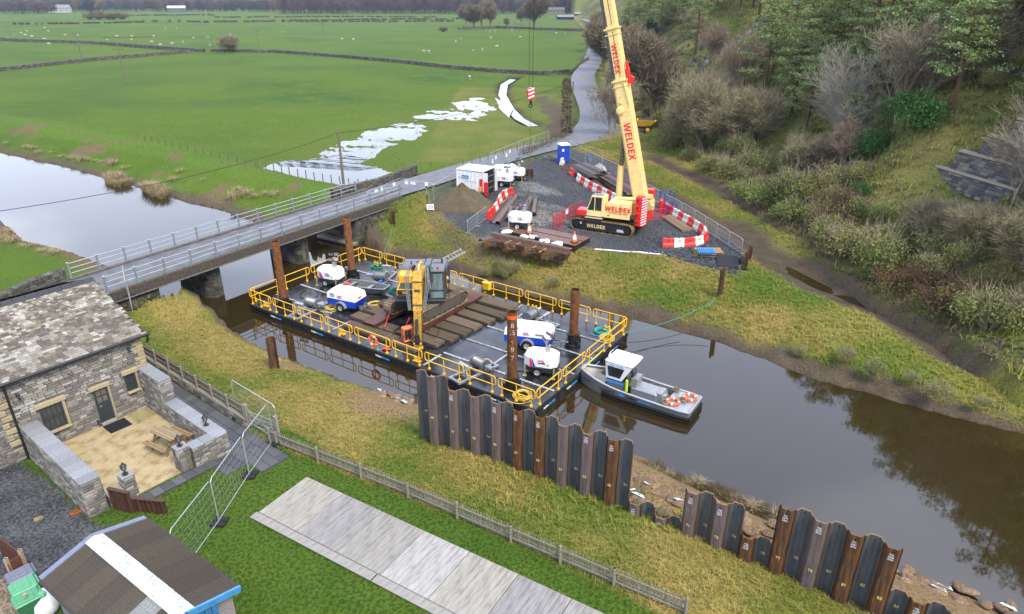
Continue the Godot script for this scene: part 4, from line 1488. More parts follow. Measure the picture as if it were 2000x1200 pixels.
func build_excavator() -> void:
	var t := thing("excavator", "yellow tracked excavator standing on timber mats with its arm lowered to the deck", "excavator", V(-5.7,1.02,-41.75))
	var under := Node3D.new()
	under.name = "undercarriage"
	t.add_child(under)
	under.rotation.y = -0.6029 + PI/2
	var sh := Color(0.33,0.25,0.175)
	track(under,1.32,4.9,0.92,0.62,sh,Color(0.085,0.075,0.065),0.175)
	track(under,-1.32,4.9,0.92,0.62,sh,Color(0.085,0.075,0.065),0.175)
	var m := mb(Color(0.05,0.045,0.04))
	m.box(V(0,0.55,0),V(1.5,0.4,2.1),0.06)
	m.lathe([Vector2(0.62,0.7),Vector2(0.62,1.02),Vector2(0,1.02)],20)
	put("car_body",m,M.paint,under)
	var up := t
	var ey := Color(0.66,0.36,0.018)
	var dk := Color(0.028,0.03,0.034)
	var gy := Color(0.10,0.105,0.12)
	# seen from the front: the cab stands on the viewer's right
	m = mb(dk)
	m.box(V(-0.2,1.12,-0.6),V(3.1,0.2,4.3),0.04)
	put("turntable_frame",m,M.paint,up)
	m = mb(ey)
	m.box(V(-1.2,1.5,0.55),V(1.15,0.6,1.3),0.05)
	m.box(V(-1.2,1.85,-0.45),V(1.15,1.0,1.1),0.05)
	m.box(V(0.95,1.45,-0.9),V(0.85,0.5,1.2),0.05)
	put("side_body",m,M.paint,up)
	m = mb(dk)
	m.box(V(-1.2,1.62,1.22),V(1.0,0.34,0.06),0.02); m.box(V(-1.2,1.3,1.24),V(1.1,0.22,0.1),0.02)
	m.box(V(-1.2,1.83,0.6),V(0.9,0.06,0.9),0.02)
	put("step_box",m,M.plastic,up)
	m = mb(ey)
	m.box(V(-1.2,1.62,1.26),V(0.36,0.16,0.03))
	put("step_plate",m,M.paint,up)
	m = mb(gy)
	m.box(V(-0.95,2.3,-1.75),V(1.55,0.5,1.7),0.12)
	m.box(V(0.72,2.3,-1.75),V(1.15,0.5,1.7),0.12)
	m.box(V(0,2.34,-1.75),V(0.4,0.5,1.6),0.06)
	put("engine_hood",m,M.paint,up)
	m = mb(dk)
	m.box(V(-0.75,2.48,-0.93),V(0.9,0.4,0.06),0.03)
	m.box(V(0.6,2.56,-1.6),V(0.5,0.02,0.5)); m.box(V(-0.6,2.56,-1.9),V(0.4,0.02,0.3))
	m.tube(V(1.0,2.6,-1.2),V(1.0,3.05,-1.2),0.07,0.06,10)
	m.tube(V(-1.05,2.6,-1.1),V(-1.05,2.9,-1.1),0.05,0.05,8)
	put("vent",m,M.plastic,up)
	m = mb(Color(0.05,0.05,0.055))
	m.box(V(-0.2,1.7,-2.72),V(3.15,1.1,0.75),0.2)
	put("counterweight",m,M.paint,up)
	# cab
	var cab := Node3D.new()
	cab.name = "cab"
	up.add_child(cab)
	m = mb(dk)
	var c := [V(0.42,1.2,-0.35),V(1.32,1.2,-0.35),V(1.32,1.2,1.25),V(0.42,1.2,1.25)]
	var d := [V(0.47,2.85,-0.35),V(1.27,2.85,-0.35),V(1.27,2.85,0.85),V(0.47,2.85,0.85)]
	for i in 4:
		m.bar(c[i],d[i],0.10,0.10)
		m.bar(d[i],d[(i + 1) % 4],0.10,0.10)
		m.bar(c[i],c[(i + 1) % 4],0.12,0.12)
	m.bar(V(0.42,1.75,1.18),V(1.32,1.75,1.18),0.04,0.04)
	m.bar(V(1.30,1.2,0.3),V(1.27,2.85,0.3),0.08,0.08)
	m.box(V(0.87,1.45,-0.33),V(0.88,0.5,0.06))
	put("cab_frame",m,M.paint,cab)
	m = mb(gy)
	m.box(V(0.87,2.93,0.22),V(0.94,0.14,1.35),0.06)
	put("cab_roof",m,M.paint,cab)
	m = mb(Color(0.05,0.10,0.09))
	m.poly_out([c[2],c[3],d[3],d[2]],V(0.87,2,0.3)); m.poly_out([c[1],c[2],d[2],d[1]],V(0.87,2,0.3)); m.poly_out([c[3],c[0],d[0],d[3]],V(0.87,2,0.3))
	put("cab_glass",m,M.pane,cab)
	m = mb(Color(0.02,0.02,0.02))
	m.box(V(0.87,1.55,0.1),V(0.5,0.14,0.5),0.05); m.box(V(0.87,1.95,-0.15),V(0.48,0.75,0.14),0.05)
	put("seat",m,M.plastic,cab)
	for q in [[0.55,Color(0.0,0.28,0.14),"green"],[0.9,Color(0.5,0.02,0.015),"red"]]:
		m = mb(q[1])
		m.tube(V(q[0],3.0,0.55),V(q[0],3.16,0.55),0.07,0.06,10)
		put("beacon", m,M.gloss,cab).set_meta("label", q[2] + " roof beacon")
	m = mb(dk)
	m.box(V(1.62,2.35,1.1),V(0.2,0.3,0.08),0.03)
	m.tube(V(1.62,1.1,1.1),V(1.62,2.2,1.1),0.02,0.02,6)
	m.bar(V(1.3,2.6,0.9),V(1.62,2.4,1.1),0.03,0.03)
	put("mirror",m,M.plastic,cab)
	m = mb(ey)
	for q in [[-1.74,1.9,0.9],[-1.74,1.9,-0.2],[-0.6,1.65,1.15]]:
		m.tube(V(q[0],1.6,q[2]),V(q[0],2.55,q[2]),0.02,0.02,6)
	m.tube(V(-1.74,2.55,0.9),V(-1.74,2.55,-0.2),0.02,0.02,6)
	put("grab_rail",m,M.paint,up)
	# boom, dipper and rams, in the plane x = 0.05
	var bp := Node3D.new()
	bp.name = "boom"
	up.add_child(bp)
	var f := func(z: float,y: float) -> Vector3: return V(0.02,y,z)
	var side := func(pts: Array,w: float,col: Color,s: String,par: Node) -> Node3D:
		var b := mb(col)
		b.xf = Transform3D(Basis(V(0,0,1),V(0,1,0),V(-1,0,0)),V(0.02 + w/2,0,0))
		plate(b,pts,0.0,w)
		return put(s,b,M.dirty_paint,par)
	side.call([[0.15,1.35],[0.55,1.25],[1.9,3.05],[3.55,3.3],[3.6,3.6],[1.85,3.75],[0.8,2.75]],0.6,ey,"boom_beam",bp)
	side.call([[3.1,3.85],[3.7,4.0],[4.0,3.5],[4.6,1.86],[4.12,1.54],[3.35,3.0]],0.54,ey,"dipper_arm",bp)
	side.call([[4.6,1.86],[5.35,-0.15],[5.05,-0.25],[4.12,1.54]],0.44,ey*0.72,"dipper_foot",bp)
	m = mb(Color(0.35,0.35,0.34))
	for s in [-0.36,0.36]:
		m.tube(f.call(0.75,1.3) + V(s,0,0),f.call(1.55,2.6) + V(s,0,0),0.1,0.1,10)
		m.tube(f.call(1.55,2.6) + V(s,0,0),f.call(1.9,3.5) + V(s,0,0),0.05,0.05,8)
	put("boom_ram",m,M.paint,bp)
	for q in [[3.4,3.5,0.75],[1.85,3.4,0.72],[5.15,0.1,0.7]]:
		m = mb(Color(0.04,0.04,0.04))
		m.tube(f.call(q[0],q[1]) - V(q[2]/2,0,0),f.call(q[0],q[1]) + V(q[2]/2,0,0),0.13,0.13,12)
		put("pivot_pin",m,M.paint,bp)
	m = mb(Color(0.05,0.05,0.055))
	for q in [[4.02,3.5],[4.5,2.2]]: m.box(f.call(q[0],q[1]),V(0.6,0.05,0.1),0.01)
	m.box(f.call(4.2,3.0),V(0.34,0.14,0.06),0.01)
	put("hose_clamp",m,M.paint,bp)
	m = mb(ey)
	m.tube(f.call(1.7,3.9),f.call(2.7,4.1),0.1,0.1,10)
	m.col = Color(0.5,0.5,0.5)
	m.tube(f.call(2.7,4.1),f.call(3.2,3.9),0.05,0.05,8)
	put("dipper_ram",m,M.paint,bp)
	m = mb(Color(0.02,0.02,0.022))
	m.tube(f.call(5.0,1.5),f.call(5.25,0.8),0.09,0.09,10)
	m.tube(f.call(5.25,0.8),f.call(5.42,0.2),0.05,0.05,8)
	m.box(f.call(5.3,0.3),V(0.3,0.7,0.16),0.03)
	put("bucket_ram",m,M.paint,bp)
	m = mb(ey)
	m.box(f.call(5.25,-0.3),V(0.62,0.14,0.2),0.03)
	m.box(f.call(5.2,0.0),V(0.5,0.16,0.3),0.04)
	put("arm_foot",m,M.paint,bp)
	for s in [-1,1]:
		for k in 3:
			m = mb(Color(0.14,0.15,0.155))
			var o: float = 0.38 + k*0.07
			m.path([V(o*s,1.7,0.7),V(o*s*1.2,2.8,1.3),V(o*s,3.8,1.95),V(o*s*1.1,4.1,2.9),V(o*s*1.4,3.7,3.75),V(o*s*1.25,2.9,4.1),V(o*s*0.95,1.9,4.6)],0.03,6)
			put("hydraulic_hose",m,M.rubber,bp)
	# the orange pile grab laid against the track
	var g := thing("pile_grab", "orange hydraulic pile grab with hoses resting beside the excavator arm", "grab", Vector3(-6.36,0.8,-37.15),0.5)
	var og := Color(0.62,0.13,0.05)
	m = mb(og)
	m.box(V(0,0.95,0),V(0.62,0.16,0.4),0.03); m.box(V(-0.28,0.55,0),V(0.1,0.9,0.4),0.02); m.box(V(0.28,0.55,0),V(0.1,0.9,0.4),0.02); m.box(V(0,0.14,0),V(0.6,0.12,0.42),0.03)
	m.xf = Transform3D(Basis(Vector3.BACK,0.35),V(0.35,-0.1,0.25))
	m.box(V(0,0.2,0),V(0.16,0.55,0.2),0.03)
	put("frame",m,M.paint,g)
	m = mb(Color(0.03,0.03,0.03))
	m.tube(V(-0.12,0.2,0.05),V(-0.12,0.9,0.05),0.08,0.08,10); m.tube(V(0.1,0.2,0.05),V(0.1,0.9,0.05),0.08,0.08,10)
	put("cylinder",m,M.paint,g)
	m = mb(Color(0.015,0.015,0.015))
	for s in [[0.45,0.5],[-0.2,0.45],[1.5,0.6]]:
		m.xf = Transform3D(Basis(V(1,0.1,0.2).normalized(),PI/2 - 0.2),V(s[0],s[1] - 0.1,0.45))
		m.ring(Vector3.ZERO,0.33,0.018,20,5)
	put("hose",m,M.rubber,g)
	for k in 2:
		m = mb(Color(0.6,0.03,0.03))
		var a: Vector3 = [Vector3(-7.98,1.3,-40.79),Vector3(-6.57,1.3,-39.61)][k]
		var b: Vector3 = [Vector3(-8.08,0.95,-38.83),Vector3(-6.78,0.95,-38.83)][k]
		var e: Vector3 = [on_barge(-0.9,-5.2,0.7),on_barge(0.0,-5.25,0.7)][k]
		m.path([a,b],0.035,6)
		m.col = Color(0.05,0.05,0.05)
		m.path([b,e],0.014,5)
		var o := put("tie_down_strap",m,M.plastic)
		tag(o,["red lashing strap from the left track to the near handrail", "red lashing strap from between the tracks to the near handrail"][k],"strap", "lashing straps of the excavator")

# ---------------------------------------------------------------- the workboat
func build_boat() -> void:
	var bow := V(4.38,0,-33.75)
	var stern := V(9.25,0,-30.5)
	var dir := (bow - stern).normalized()
	var t := thing("workboat", "grey aluminium workboat with white wheelhouse tied to the end of the barge", "workboat", (bow + stern)/2,atan2(-dir.z,dir.x))
	var grey := Color(0.33,0.345,0.36)
	var hl := 3.3
	var rows := []
	var inr := []
	var n := 13
	for k in n:
		var s := k/float(n - 1)
		var x := -hl + 2*hl*s
		var w := 1.02*(1.0 - pow(maxf(0,s - 0.55)/0.45,2.2)*0.75)
		if s < 0.04: w = 0.94
		var tp := 0.62 + 0.26*pow(s,2.2)
		rows.append([V(x,tp,w),V(x,0.0,w*0.93),V(x,-0.35,w*0.7),V(x,-0.35,-w*0.7),V(x,0.0,-w*0.93),V(x,tp,-w)])
		var w2 := w - 0.07
		inr.append([V(x,tp,-w2),V(x,0.2,-w2),V(x,0.2,w2),V(x,tp,w2)])
	var m := mb(grey)
	loft(m,rows)
	m.poly_out(rows[0],V(0,0.2,0)); m.poly_out(rows[n - 1],V(0,0.2,0))
	put("hull",m,M.galv,t)
	m = mb(Color(0.30,0.29,0.27))
	loft(m,inr.slice(0,10))
	put("well",m,M.matt,t)
	m = mb(Color(0.40,0.37,0.32))
	for k in range(9,n - 1):
		var a: Array = rows[k]
		var b: Array = rows[k + 1]
		m.quad(a[0] - V(0,0.12,0.05),b[0] - V(0,0.12,0.05),b[5] - V(0,0.12,-0.05),a[5] - V(0,0.12,-0.05))
	put("foredeck",m,M.concrete,t)
	m = mb(Color(0.40,0.41,0.42))
	m.box(V(-2.55,0.60,0),V(1.35,0.06,1.84),0.02)
	put("aft_deck",m,M.galv,t)
	m = mb(Color(0.18,0.18,0.19))
	m.box(V(-2.5,0.64,0),V(0.75,0.02,0.62),0.005)
	put("deck_hatch",m,M.paint,t)
	m = mb(Color(0.46,0.47,0.48))
	for s in [0,5]:
		for k in n - 1:
			m.tube(rows[k][s],rows[k + 1][s],0.06,0.06,8)
	m.tube(rows[0][0],rows[0][5],0.06,0.06,8)
	m.tube(rows[n - 1][0],rows[n - 1][5],0.06,0.06,8)
	put("gunwale",m,M.galv,t)
	for y in [0.06,0.24]:
		m = mb(Color(0.012,0.012,0.012))
		for s in [-1,1]:
			for k in range(0,9):
				var w0: float = rows[k][0].z
				var w1: float = rows[k + 1][0].z
				m.tube(V(rows[k][0].x,y,s*(w0 + 0.02)),V(rows[k + 1][0].x,y,s*(w1 + 0.02)),0.085,0.085,8)
		m.tube(V(-hl - 0.03,y,-0.95),V(-hl - 0.03,y,0.95),0.085,0.085,8)
		put("rubber_fender",m,M.rubber,t)
	# wheelhouse: blue band, white shell with sloping sides, windows
	m = mb(grey*0.9)
	m.box(V(1.0,0.62,0.0),V(1.0,0.75,1.36),0.03)
	put("cabin_base",m,M.galv,t)
	m = mb(Color(0.03,0.28,0.66))
	m.box(V(1.02,0.92,0.0),V(1.02,0.17,1.40),0.02)
	put("blue_band",m,M.paint,t)
	m = mb(Color(0.012,0.012,0.014))
	m.box(V(1.02,1.06,0.0),V(1.0,0.10,1.41),0.02)
	put("dark_band",m,M.paint,t)
	var side := [[0.62,1.1],[1.5,1.1],[1.62,2.05],[0.1,2.05],[0.18,1.85]]
	m = mb(Color(0.74,0.74,0.74))
	plate(m,side,0.62,0.70)
	plate(m,side,-0.70,-0.62)
	m.hexa([V(1.46,1.1,-0.7),V(1.54,1.1,-0.7),V(1.54,1.1,0.7),V(1.46,1.1,0.7)],[V(1.56,2.05,-0.7),V(1.64,2.05,-0.7),V(1.64,2.05,0.7),V(1.56,2.05,0.7)])
	put("wheelhouse",m,M.gloss,t)
	m = mb(Color(0.76,0.76,0.76))
	m.box(V(0.86,2.12,0),V(1.62,0.14,1.46),0.06)
	put("wheelhouse_roof",m,M.gloss,t)
	m = mb(Color(0.022,0.026,0.028))
	for s in [-1,1]:
		m.xf = Transform3D(Basis.IDENTITY,V(0,0,0.705*s - 0.01))
		plate(m,[[0.72,1.25],[1.4,1.25],[1.5,1.85],[0.5,1.85]],0,0.02)
	m.xf = Transform3D(Basis(V(0,0,1),V(0.10,0.995,0).normalized(),V(-1,0,0)),V(1.565,1.2,0))
	m.box(V(0,0.42,-0.03),V(1.15,0.6,0.03),0.01)
	put("window",m,M.glass,t)
	m = mb(Color(0.06,0.06,0.065))
	for s in [-0.35,0.35]:
		m.box(V(0.55,0.75,s),V(0.42,0.3,0.46),0.05)
		m.box(V(0.36,1.15,s),V(0.12,0.7,0.46),0.05)
	put("seat",m,M.plastic,t)
	m = mb(grey*1.05)
	m.box(V(-0.55,0.5,0.05),V(1.55,0.6,0.95),0.08)
	m.hexa([V(-0.1,0.8,-0.4),V(0.35,0.8,-0.4),V(0.35,0.8,0.45),V(-0.1,0.8,0.45)],[V(-0.15,1.3,-0.35),V(0.15,1.3,-0.35),V(0.15,1.3,0.35),V(-0.15,1.3,0.35)])
	m.hexa([V(-1.75,0.2,-0.4),V(-1.3,0.2,-0.4),V(-1.3,0.2,0.45),V(-1.75,0.2,0.45)],[V(-1.55,0.85,-0.35),V(-1.3,0.85,-0.35),V(-1.3,0.85,0.4),V(-1.55,0.85,0.4)])
	put("engine_box",m,M.galv,t)
	m = mb(Color(0.55,0.55,0.55))
	m.box(V(-1.62,0.62,0.03),V(0.14,0.14,0.22),0.02)
	m.bar(V(0.15,1.35,-0.5),V(-0.35,1.62,-0.8),0.1,0.03)
	put("fittings",m,M.galv,t)
	m = mb(Color(0.75,0.75,0.75))
	m.lathe([Vector2(0.09,2.2),Vector2(0.12,2.26),Vector2(0.08,2.45),Vector2(0.0,2.62)],12,V(1.45,0,-0.55))
	put("radar_dome",m,M.gloss,t)
	m = mb(Color(0.55,0.75,0.03))
	m.box(V(0.3,0.95,-0.72),V(0.16,0.75,0.1),0.04)
	put("hi_vis_jacket",m,M.plastic,t)
	for q in [[-1.95,0.75],[-1.95,-0.75],[-2.6,0.0],[2.1,0.35]]:
		m = mb(Color(0.26,0.22,0.16))
		for k in 5:
			m.xf = Transform3D(Basis.IDENTITY,V(q[0],0.66 + k*0.025,q[1]))
			m.ring(Vector3.ZERO,rf(0.1,0.2),0.025,14,5)
		m.xf = Transform3D()
		m.tube(V(q[0],0.6,q[1]),V(q[0],0.9,q[1]),0.05,0.05,8)
		put("rope_post",m,M.matt,t)
	var turn := Basis(Vector3.UP,PI)
	text("lettering", "702-032", 0.17,Transform3D(Basis(Vector3.UP,PI - 0.36),V(2.62,0.62,-0.83)),M.black_print,t)
	text("lettering", "Hannah B", 0.20,Transform3D(turn,V(1.3,0.5,-1.03)),M.black_print,t)
	text("lettering", "Volker", 0.21,Transform3D(turn,V(-0.15,0.46,-1.02)),M.black_print,t)
	text("lettering", "Brooks", 0.21,Transform3D(turn,V(-0.9,0.46,-1.02)),M.blue_print,t)
	m = mb(Color(0.03,0.28,0.66))
	m.box(V(0.42,0.47,-1.02),V(0.3,0.13,0.012))
	put("logo_block",m,M.mark,t)
	text("lettering", "Volker", 0.11,Transform3D(turn,V(1.2,1.96,-0.72)),M.blue_print,t)
	text("lettering", "Brooks", 0.11,Transform3D(turn,V(0.75,1.96,-0.72)),M.blue_print,t)
	# life rings lying on its stern
	var r0 := life_ring("orange life ring lying on the workboat's stern nearest the camera")
	r0.position = t.transform*V(-2.25,0.72,-0.45)
	var r1 := dup(r0,t.transform*V(-2.85,0.74,0.42),0.4,"orange life ring lying on the far side of the workboat's stern")
	var l := mb(Color(0.02,0.25,0.6))
	l.path([t.transform*V(3.2,0.9,0.1),t.transform*V(3.5,0.75,0.35),on_barge(11.7,1.0,0.6)],0.025,6)
	tag(put("mooring_rope", l,M.rubber),"blue mooring rope from the workboat's bow to the barge", "rope")
	l = mb(Color(0.7,0.6,0.05))
	l.path([t.transform*V(3.2,0.9,-0.2),on_barge(11.7,2.2,0.62)],0.03,6)
	tag(put("mooring_rope", l,M.rubber),"yellow mooring rope from the workboat's bow to the barge", "rope")

# ---------------------------------------------------------------- sheet piles
func pile_shape(w: float,d: float,th: float,outward: bool) -> PackedVector2Array:
	var s := 1.0 if outward else -1.0
	var c := [Vector2(-w/2,0),Vector2(-w*0.44,0),Vector2(-w*0.27,d*s),Vector2(w*0.27,d*s),Vector2(w*0.44,0),Vector2(w/2,0)]
	var out := PackedVector2Array()
	for p in c: out.append(p + Vector2(0,th/2))
	c.reverse()
	for p in c: out.append(p - Vector2(0,th/2))
	return out

func pile_mesh(w: float,d: float,outward: bool,l: float,col: Color,edge: Color) -> ArrayMesh:
	var m := mb(col)
	m.xf = Transform3D(Basis(V(1,0,0),V(0,0,1),V(0,-1,0)),V(0,l,0))
	m.prism(pile_shape(w,d,0.03,outward),l)
	# interlock ribs and a worn upper edge
	m.xf = Transform3D()
	m.col = edge*0.4
	for s in [-1,1]:
		m.box(V(s*w*0.48,l*0.5 - 0.01,0.0),V(0.03,l - 0.03,0.06))
	m.col = edge
	m.xf = Transform3D(Basis(V(1,0,0),V(0,0,1),V(0,-1,0)),V(0,l + 0.004,0))
	m.prism(pile_shape(w*0.995,d,0.034,outward),0.03)
	return m.mesh()

const PURPLE := Color(0.155,0.125,0.123)
const SLATEBLUE := Color(0.088,0.10,0.113)

func build_piles() -> void:
	mat("pile_steel",0.5,0.15,noise_tex(512,0.012,6,Color(0.7,0.66,0.65),Color(1,1,1),Color(0.9,0.88,0.87),FastNoiseLite.TYPE_SIMPLEX_SMOOTH,33,0.5),V(1.2,0.16,1.2),null,0,0.5)
	mat("pile_rusty",0.8,0.0,noise_tex(512,0.013,6,Color(0.34,0.30,0.32),Color(1,0.80,0.42),Color(0.55,0.45,0.40),FastNoiseLite.TYPE_SIMPLEX_SMOOTH,35,0.5),V(1.3,0.13,1.3),null,0,0.4)
	flat_color("yellow_chalk",Color(0.55,0.5,0.16),0.9)
	flat_color("white_chalk",Color(0.55,0.55,0.56),0.9)
	# plan line of the wall, then each run of piles: first number, count, heights of the tops at its ends
	var line := [Vector3(-4.22,1.3,-26.19),Vector3(-0.9,1.3,-24.55),Vector3(1.92,1.3,-22.73),Vector3(4.55,1.3,-21.13),Vector3(6.42,1.3,-20.01),Vector3(9.14,1.3,-18.28),Vector3(11.69,1.3,-16.67)]
	var tail: Vector3 = line[6] + (line[6] - line[5]).normalized()*8.0
	line.append(tail)
	var step := 0.534
	var runs := [[48,3,5.08,5.0],[51,4,4.62,4.62],[55,6,4.62,4.68],[61,6,4.68,4.78],[67,2,2.2,2.25],[69,2,1.95,2.05],[71,2,3.65,3.65],[73,2,3.6,3.62],[75,2,2.55,2.65],[77,3,4.35,4.35],[80,4,4.3,4.3],[84,6,2.55,2.7],[90,4,2.3,2.3]]
	var meshes := {}
	var at := 0.0
	var num := 48
	var rusty := [57,59,65,75,77,81,83,85]
	var where := [[51,"in the tall wall, counted from its end beside the barge", 66],[67,"of the low piles right of the tall wall", 70],[71,"in the short run right of the gap with sandbags", 74],[75,"of the low pair between the two taller runs", 76],[77,"in the tall run at the lower right", 83],[84,"of the low run at the bottom right corner", 99]]
	var counts := {}
	for r in runs:
		for k in r[1]:
			var s := step*(num - 48 + 0.5)
			var i := 0
			var rest := s
			while i < line.size() - 2 and rest > (line[i + 1] - line[i]).length():
				rest -= (line[i + 1] - line[i]).length(); i += 1
			var dir: Vector3 = (line[i + 1] - line[i]).normalized()
			var p: Vector3 = line[i] + dir*rest
			var out := num % 2 == 1
			var top := lerpf(r[2],r[3],k/maxf(1.0,r[1] - 1.0)) + rf(-0.04,0.04)
			var l := top - 0.2
			var red := rusty.has(num)
			var key := "%s%s%.1f" % [out,red,l]
			if not meshes.has(key):
				var c := PURPLE if out else SLATEBLUE
				if red: c = Color(0.27,0.19,0.105)
				meshes[key] = pile_mesh(step,0.17,out,l,c,Color(0.32,0.19,0.10))
			var turn := atan2(-dir.z,dir.x)
			var look := "rust streaked" if red else ("purple brown" if out else "blue grey")
			var place := ""
			for q in where:
				if num <= q[2] and not place: place = q[1]
			counts[look + place] = counts.get(look + place,-1) + 1
			var lab := "%s %s sheet pile %s" % [nth(counts[look + place]),look,place]
			var t := thing("sheet_pile", lab,"sheet pile", V(p.x,0.2,p.z),turn,"numbered sheet piles along the near bank")
			put("pan",meshes[key],M.pile_rusty if red else M.pile_steel,t)
			var zf := 0.17 + 0.02 if out else -0.17 + 0.02
			if top > 3.0 or num % 2 == 0:
				text("chalk_number", str(num),0.14,Transform3D(Basis.IDENTITY,V(0.02,l - (2.1 if top > 4 else 1.5 if top > 3 else 0.7),zf)),M.yellow_chalk,t,"Droid Sans", false)
			if red or (out and (num > 66 or num % 4 == 3)):
				text("chalk_note", "70%d\n34%d\n365%d" % [num % 10,num,num % 7],0.08,Transform3D(Basis.IDENTITY,V(0,l - 0.36,zf)),M.white_chalk,t,"Droid Sans", false)
			if top > 3.0:
				var m := mb(Color(0.02,0.02,0.02))
				m.xf = Transform3D(Basis(Vector3.RIGHT,PI/2),V(0.0,l - 0.14,zf + 0.0))
				m.lathe([Vector2(0.03,0.004),Vector2(0.0,0.006)],8)
				put("lifting_hole",m,M.matt,t)
			num += 1
	# odd piles standing on their own
	for q in [[Vector3(-13.21,1,-33.22),2.4,0.3,"lone dark sheet pile standing in the grass between barge and cottage fence"],[Vector3(14.26,1.7,-42.86),2.0,0.9,"lone brown steel pile standing on the far grass bank right of the gravel pad"],[Vector3(-10.54,2,-58.05),1.2,-0.5,"short brown pile stub tied with green rope beside the bridge"],[Vector3(17.15,1.4,-46.73),2.1,1.4,"rusty pile at the far gravel corner beside the black membrane roll"],[Vector3(18.01,1.4,-48.51),2.0,1.5,"second rusty pile at the gravel corner, nearest the mesh fence"]]:
		var t := thing("sheet_pile", q[3],"sheet pile", q[0] - V(0,0.3,0),q[2],"single steel piles")
		put("pan",pile_mesh(0.5,0.16,false,q[1],Color(0.14,0.085,0.06),Color(0.3,0.18,0.1)),M.rust,t)

# ---------------------------------------------------------------- the crane
func build_crane() -> void:
	var at := V(8.36,2.0,-56.45)
	var t := thing("crawler_crane", "cream yellow telescopic crawler crane with red counterweights on the gravel pad", "crane", at)
	var under := Node3D.new()
	under.name = "undercarriage"
	t.add_child(under)
	under.rotation.y = -0.478
	var cream := Color(0.78,0.56,0.22)
	for z in [1.75,-1.75]:
		var tr := track(under,z,5.45,1.02,0.7,Color(0.33,0.21,0.09),Color(0.02,0.021,0.024),0.2)
		if z > 0:
			text("lettering", "WELDEX", 0.42,Transform3D(Basis.IDENTITY,V(-0.45,0.52,z + 0.285)),flat_color("cream_print", Color(0.75,0.56,0.22),0.5),tr,"Droid Sans", true,0.02)
			var pl := mb(Color(0.5,0.5,0.5))
			pl.box(V(1.75,0.42,z + 0.29),V(0.7,0.22,0.02)); pl.box(V(-1.8,0.66,z + 0.29),V(0.16,0.18,0.02))
			put("maker_plate",pl,M.paint,tr)
	var m := mb(Color(0.03,0.03,0.033))
	m.box(V(0,0.7,0),V(2.2,0.5,3.0),0.08)
	m.lathe([Vector2(0.95,0.9),Vector2(0.95,1.28),Vector2(0,1.28)],24)
	put("car_body",m,M.paint,under)
	var up := Node3D.new()
	up.name = "superstructure"
	t.add_child(up)
	up.rotation.y = -0.42
	m = mb(cream*0.9)
	m.box(V(0.6,1.42,0),V(4.6,0.24,2.6),0.03)
	m.bar(V(0.2,1.55,0.35),V(0.75,2.5,0.3),0.12,0.5); m.bar(V(0.2,1.55,-0.6),V(0.75,2.5,-0.5),0.12,0.5)
	m.hexa([V(1.9,1.5,0.35),V(3.0,1.5,0.35),V(3.0,1.5,0.5),V(1.9,1.5,0.5)],[V(2.35,2.75,0.35),V(2.9,2.75,0.35),V(2.9,2.75,0.5),V(2.35,2.75,0.5)])
	m.hexa([V(1.9,1.5,-0.75),V(3.0,1.5,-0.75),V(3.0,1.5,-0.6),V(1.9,1.5,-0.6)],[V(2.35,2.75,-0.75),V(2.9,2.75,-0.75),V(2.9,2.75,-0.6),V(2.35,2.75,-0.6)])
	put("main_frame",m,M.paint,up)
	m = mb(cream)
	m.hexa([V(-0.1,1.4,0.85),V(2.25,1.4,0.85),V(2.25,1.4,1.98),V(-0.1,1.4,1.98)],[V(0.32,2.62,0.85),V(2.25,2.62,0.85),V(2.25,2.62,1.94),V(0.32,2.62,1.94)])
	m.box(V(1.28,2.66,1.4),V(1.85,0.1,1.0),0.04)
	put("engine_house",m,M.gloss,up)
	text("lettering", "WELDEX", 0.56,Transform3D(Basis(Vector3.RIGHT,-0.03),V(1.22,2.17,1.985)),M.red_print,up,"Droid Sans", true,0.02)
	text("lettering", "THE CRAWLER CRANE EXPERTS", 0.125,Transform3D(Basis(Vector3.RIGHT,-0.03),V(1.26,1.85,1.99)),M.red_print,up,"Droid Sans", false)
	m = mb(Color(0.02,0.02,0.02))
	m.box(V(0.45,1.6,1.985),V(0.18,0.06,0.02)); m.box(V(2.0,1.6,1.985),V(0.06,0.05,0.02)); m.box(V(1.45,2.0,1.97),V(0.012,1.2,0.02))
	put("panel_seam",m,M.paint,up)
	m = mb(Color(0.05,0.05,0.055))
	for y in [1.15,1.45,1.75]:
		m.box(V(2.45,y,1.75),V(0.42,0.04,0.4))
	m.bar(V(2.28,1.1,1.95),V(2.28,1.8,1.95),0.04,0.04); m.bar(V(2.64,1.1,1.95),V(2.64,1.8,1.95),0.04,0.04)
	put("access_ladder",m,M.galv,up)
	# cab
	var cab := Node3D.new()
	cab.name = "cab"
	up.add_child(cab)
	m = mb(cream)
	m.hexa([V(-1.42,1.4,1.05),V(-0.12,1.4,1.05),V(-0.12,1.4,2.02),V(-1.42,1.4,2.02)],[V(-1.42,1.86,1.05),V(-0.12,1.86,1.05),V(-0.12,1.86,2.02),V(-1.42,1.86,2.02)])
	m.box(V(-0.04,2.3,1.54),V(0.3,1.7,0.97),0.05)
	for z in [1.07,2.0]:
		m.bar(V(-1.4,1.86,z),V(-1.02,3.02,z),0.09,0.05); m.bar(V(-0.75,1.86,z),V(-0.75,3.02,z),0.08,0.05)
	m.box(V(-0.55,3.06,1.54),V(1.05,0.12,1.0),0.04)
	put("cab_shell",m,M.gloss,cab)
	m = mb(Color(0.02,0.035,0.035))
	m.hexa([V(-1.36,1.87,1.1),V(-0.2,1.87,1.1),V(-0.2,1.87,1.985),V(-1.36,1.87,1.985)],[V(-1.0,3.0,1.1),V(-0.2,3.0,1.1),V(-0.2,3.0,1.985),V(-1.0,3.0,1.985)])
	put("cab_glass",m,M.glass,cab)
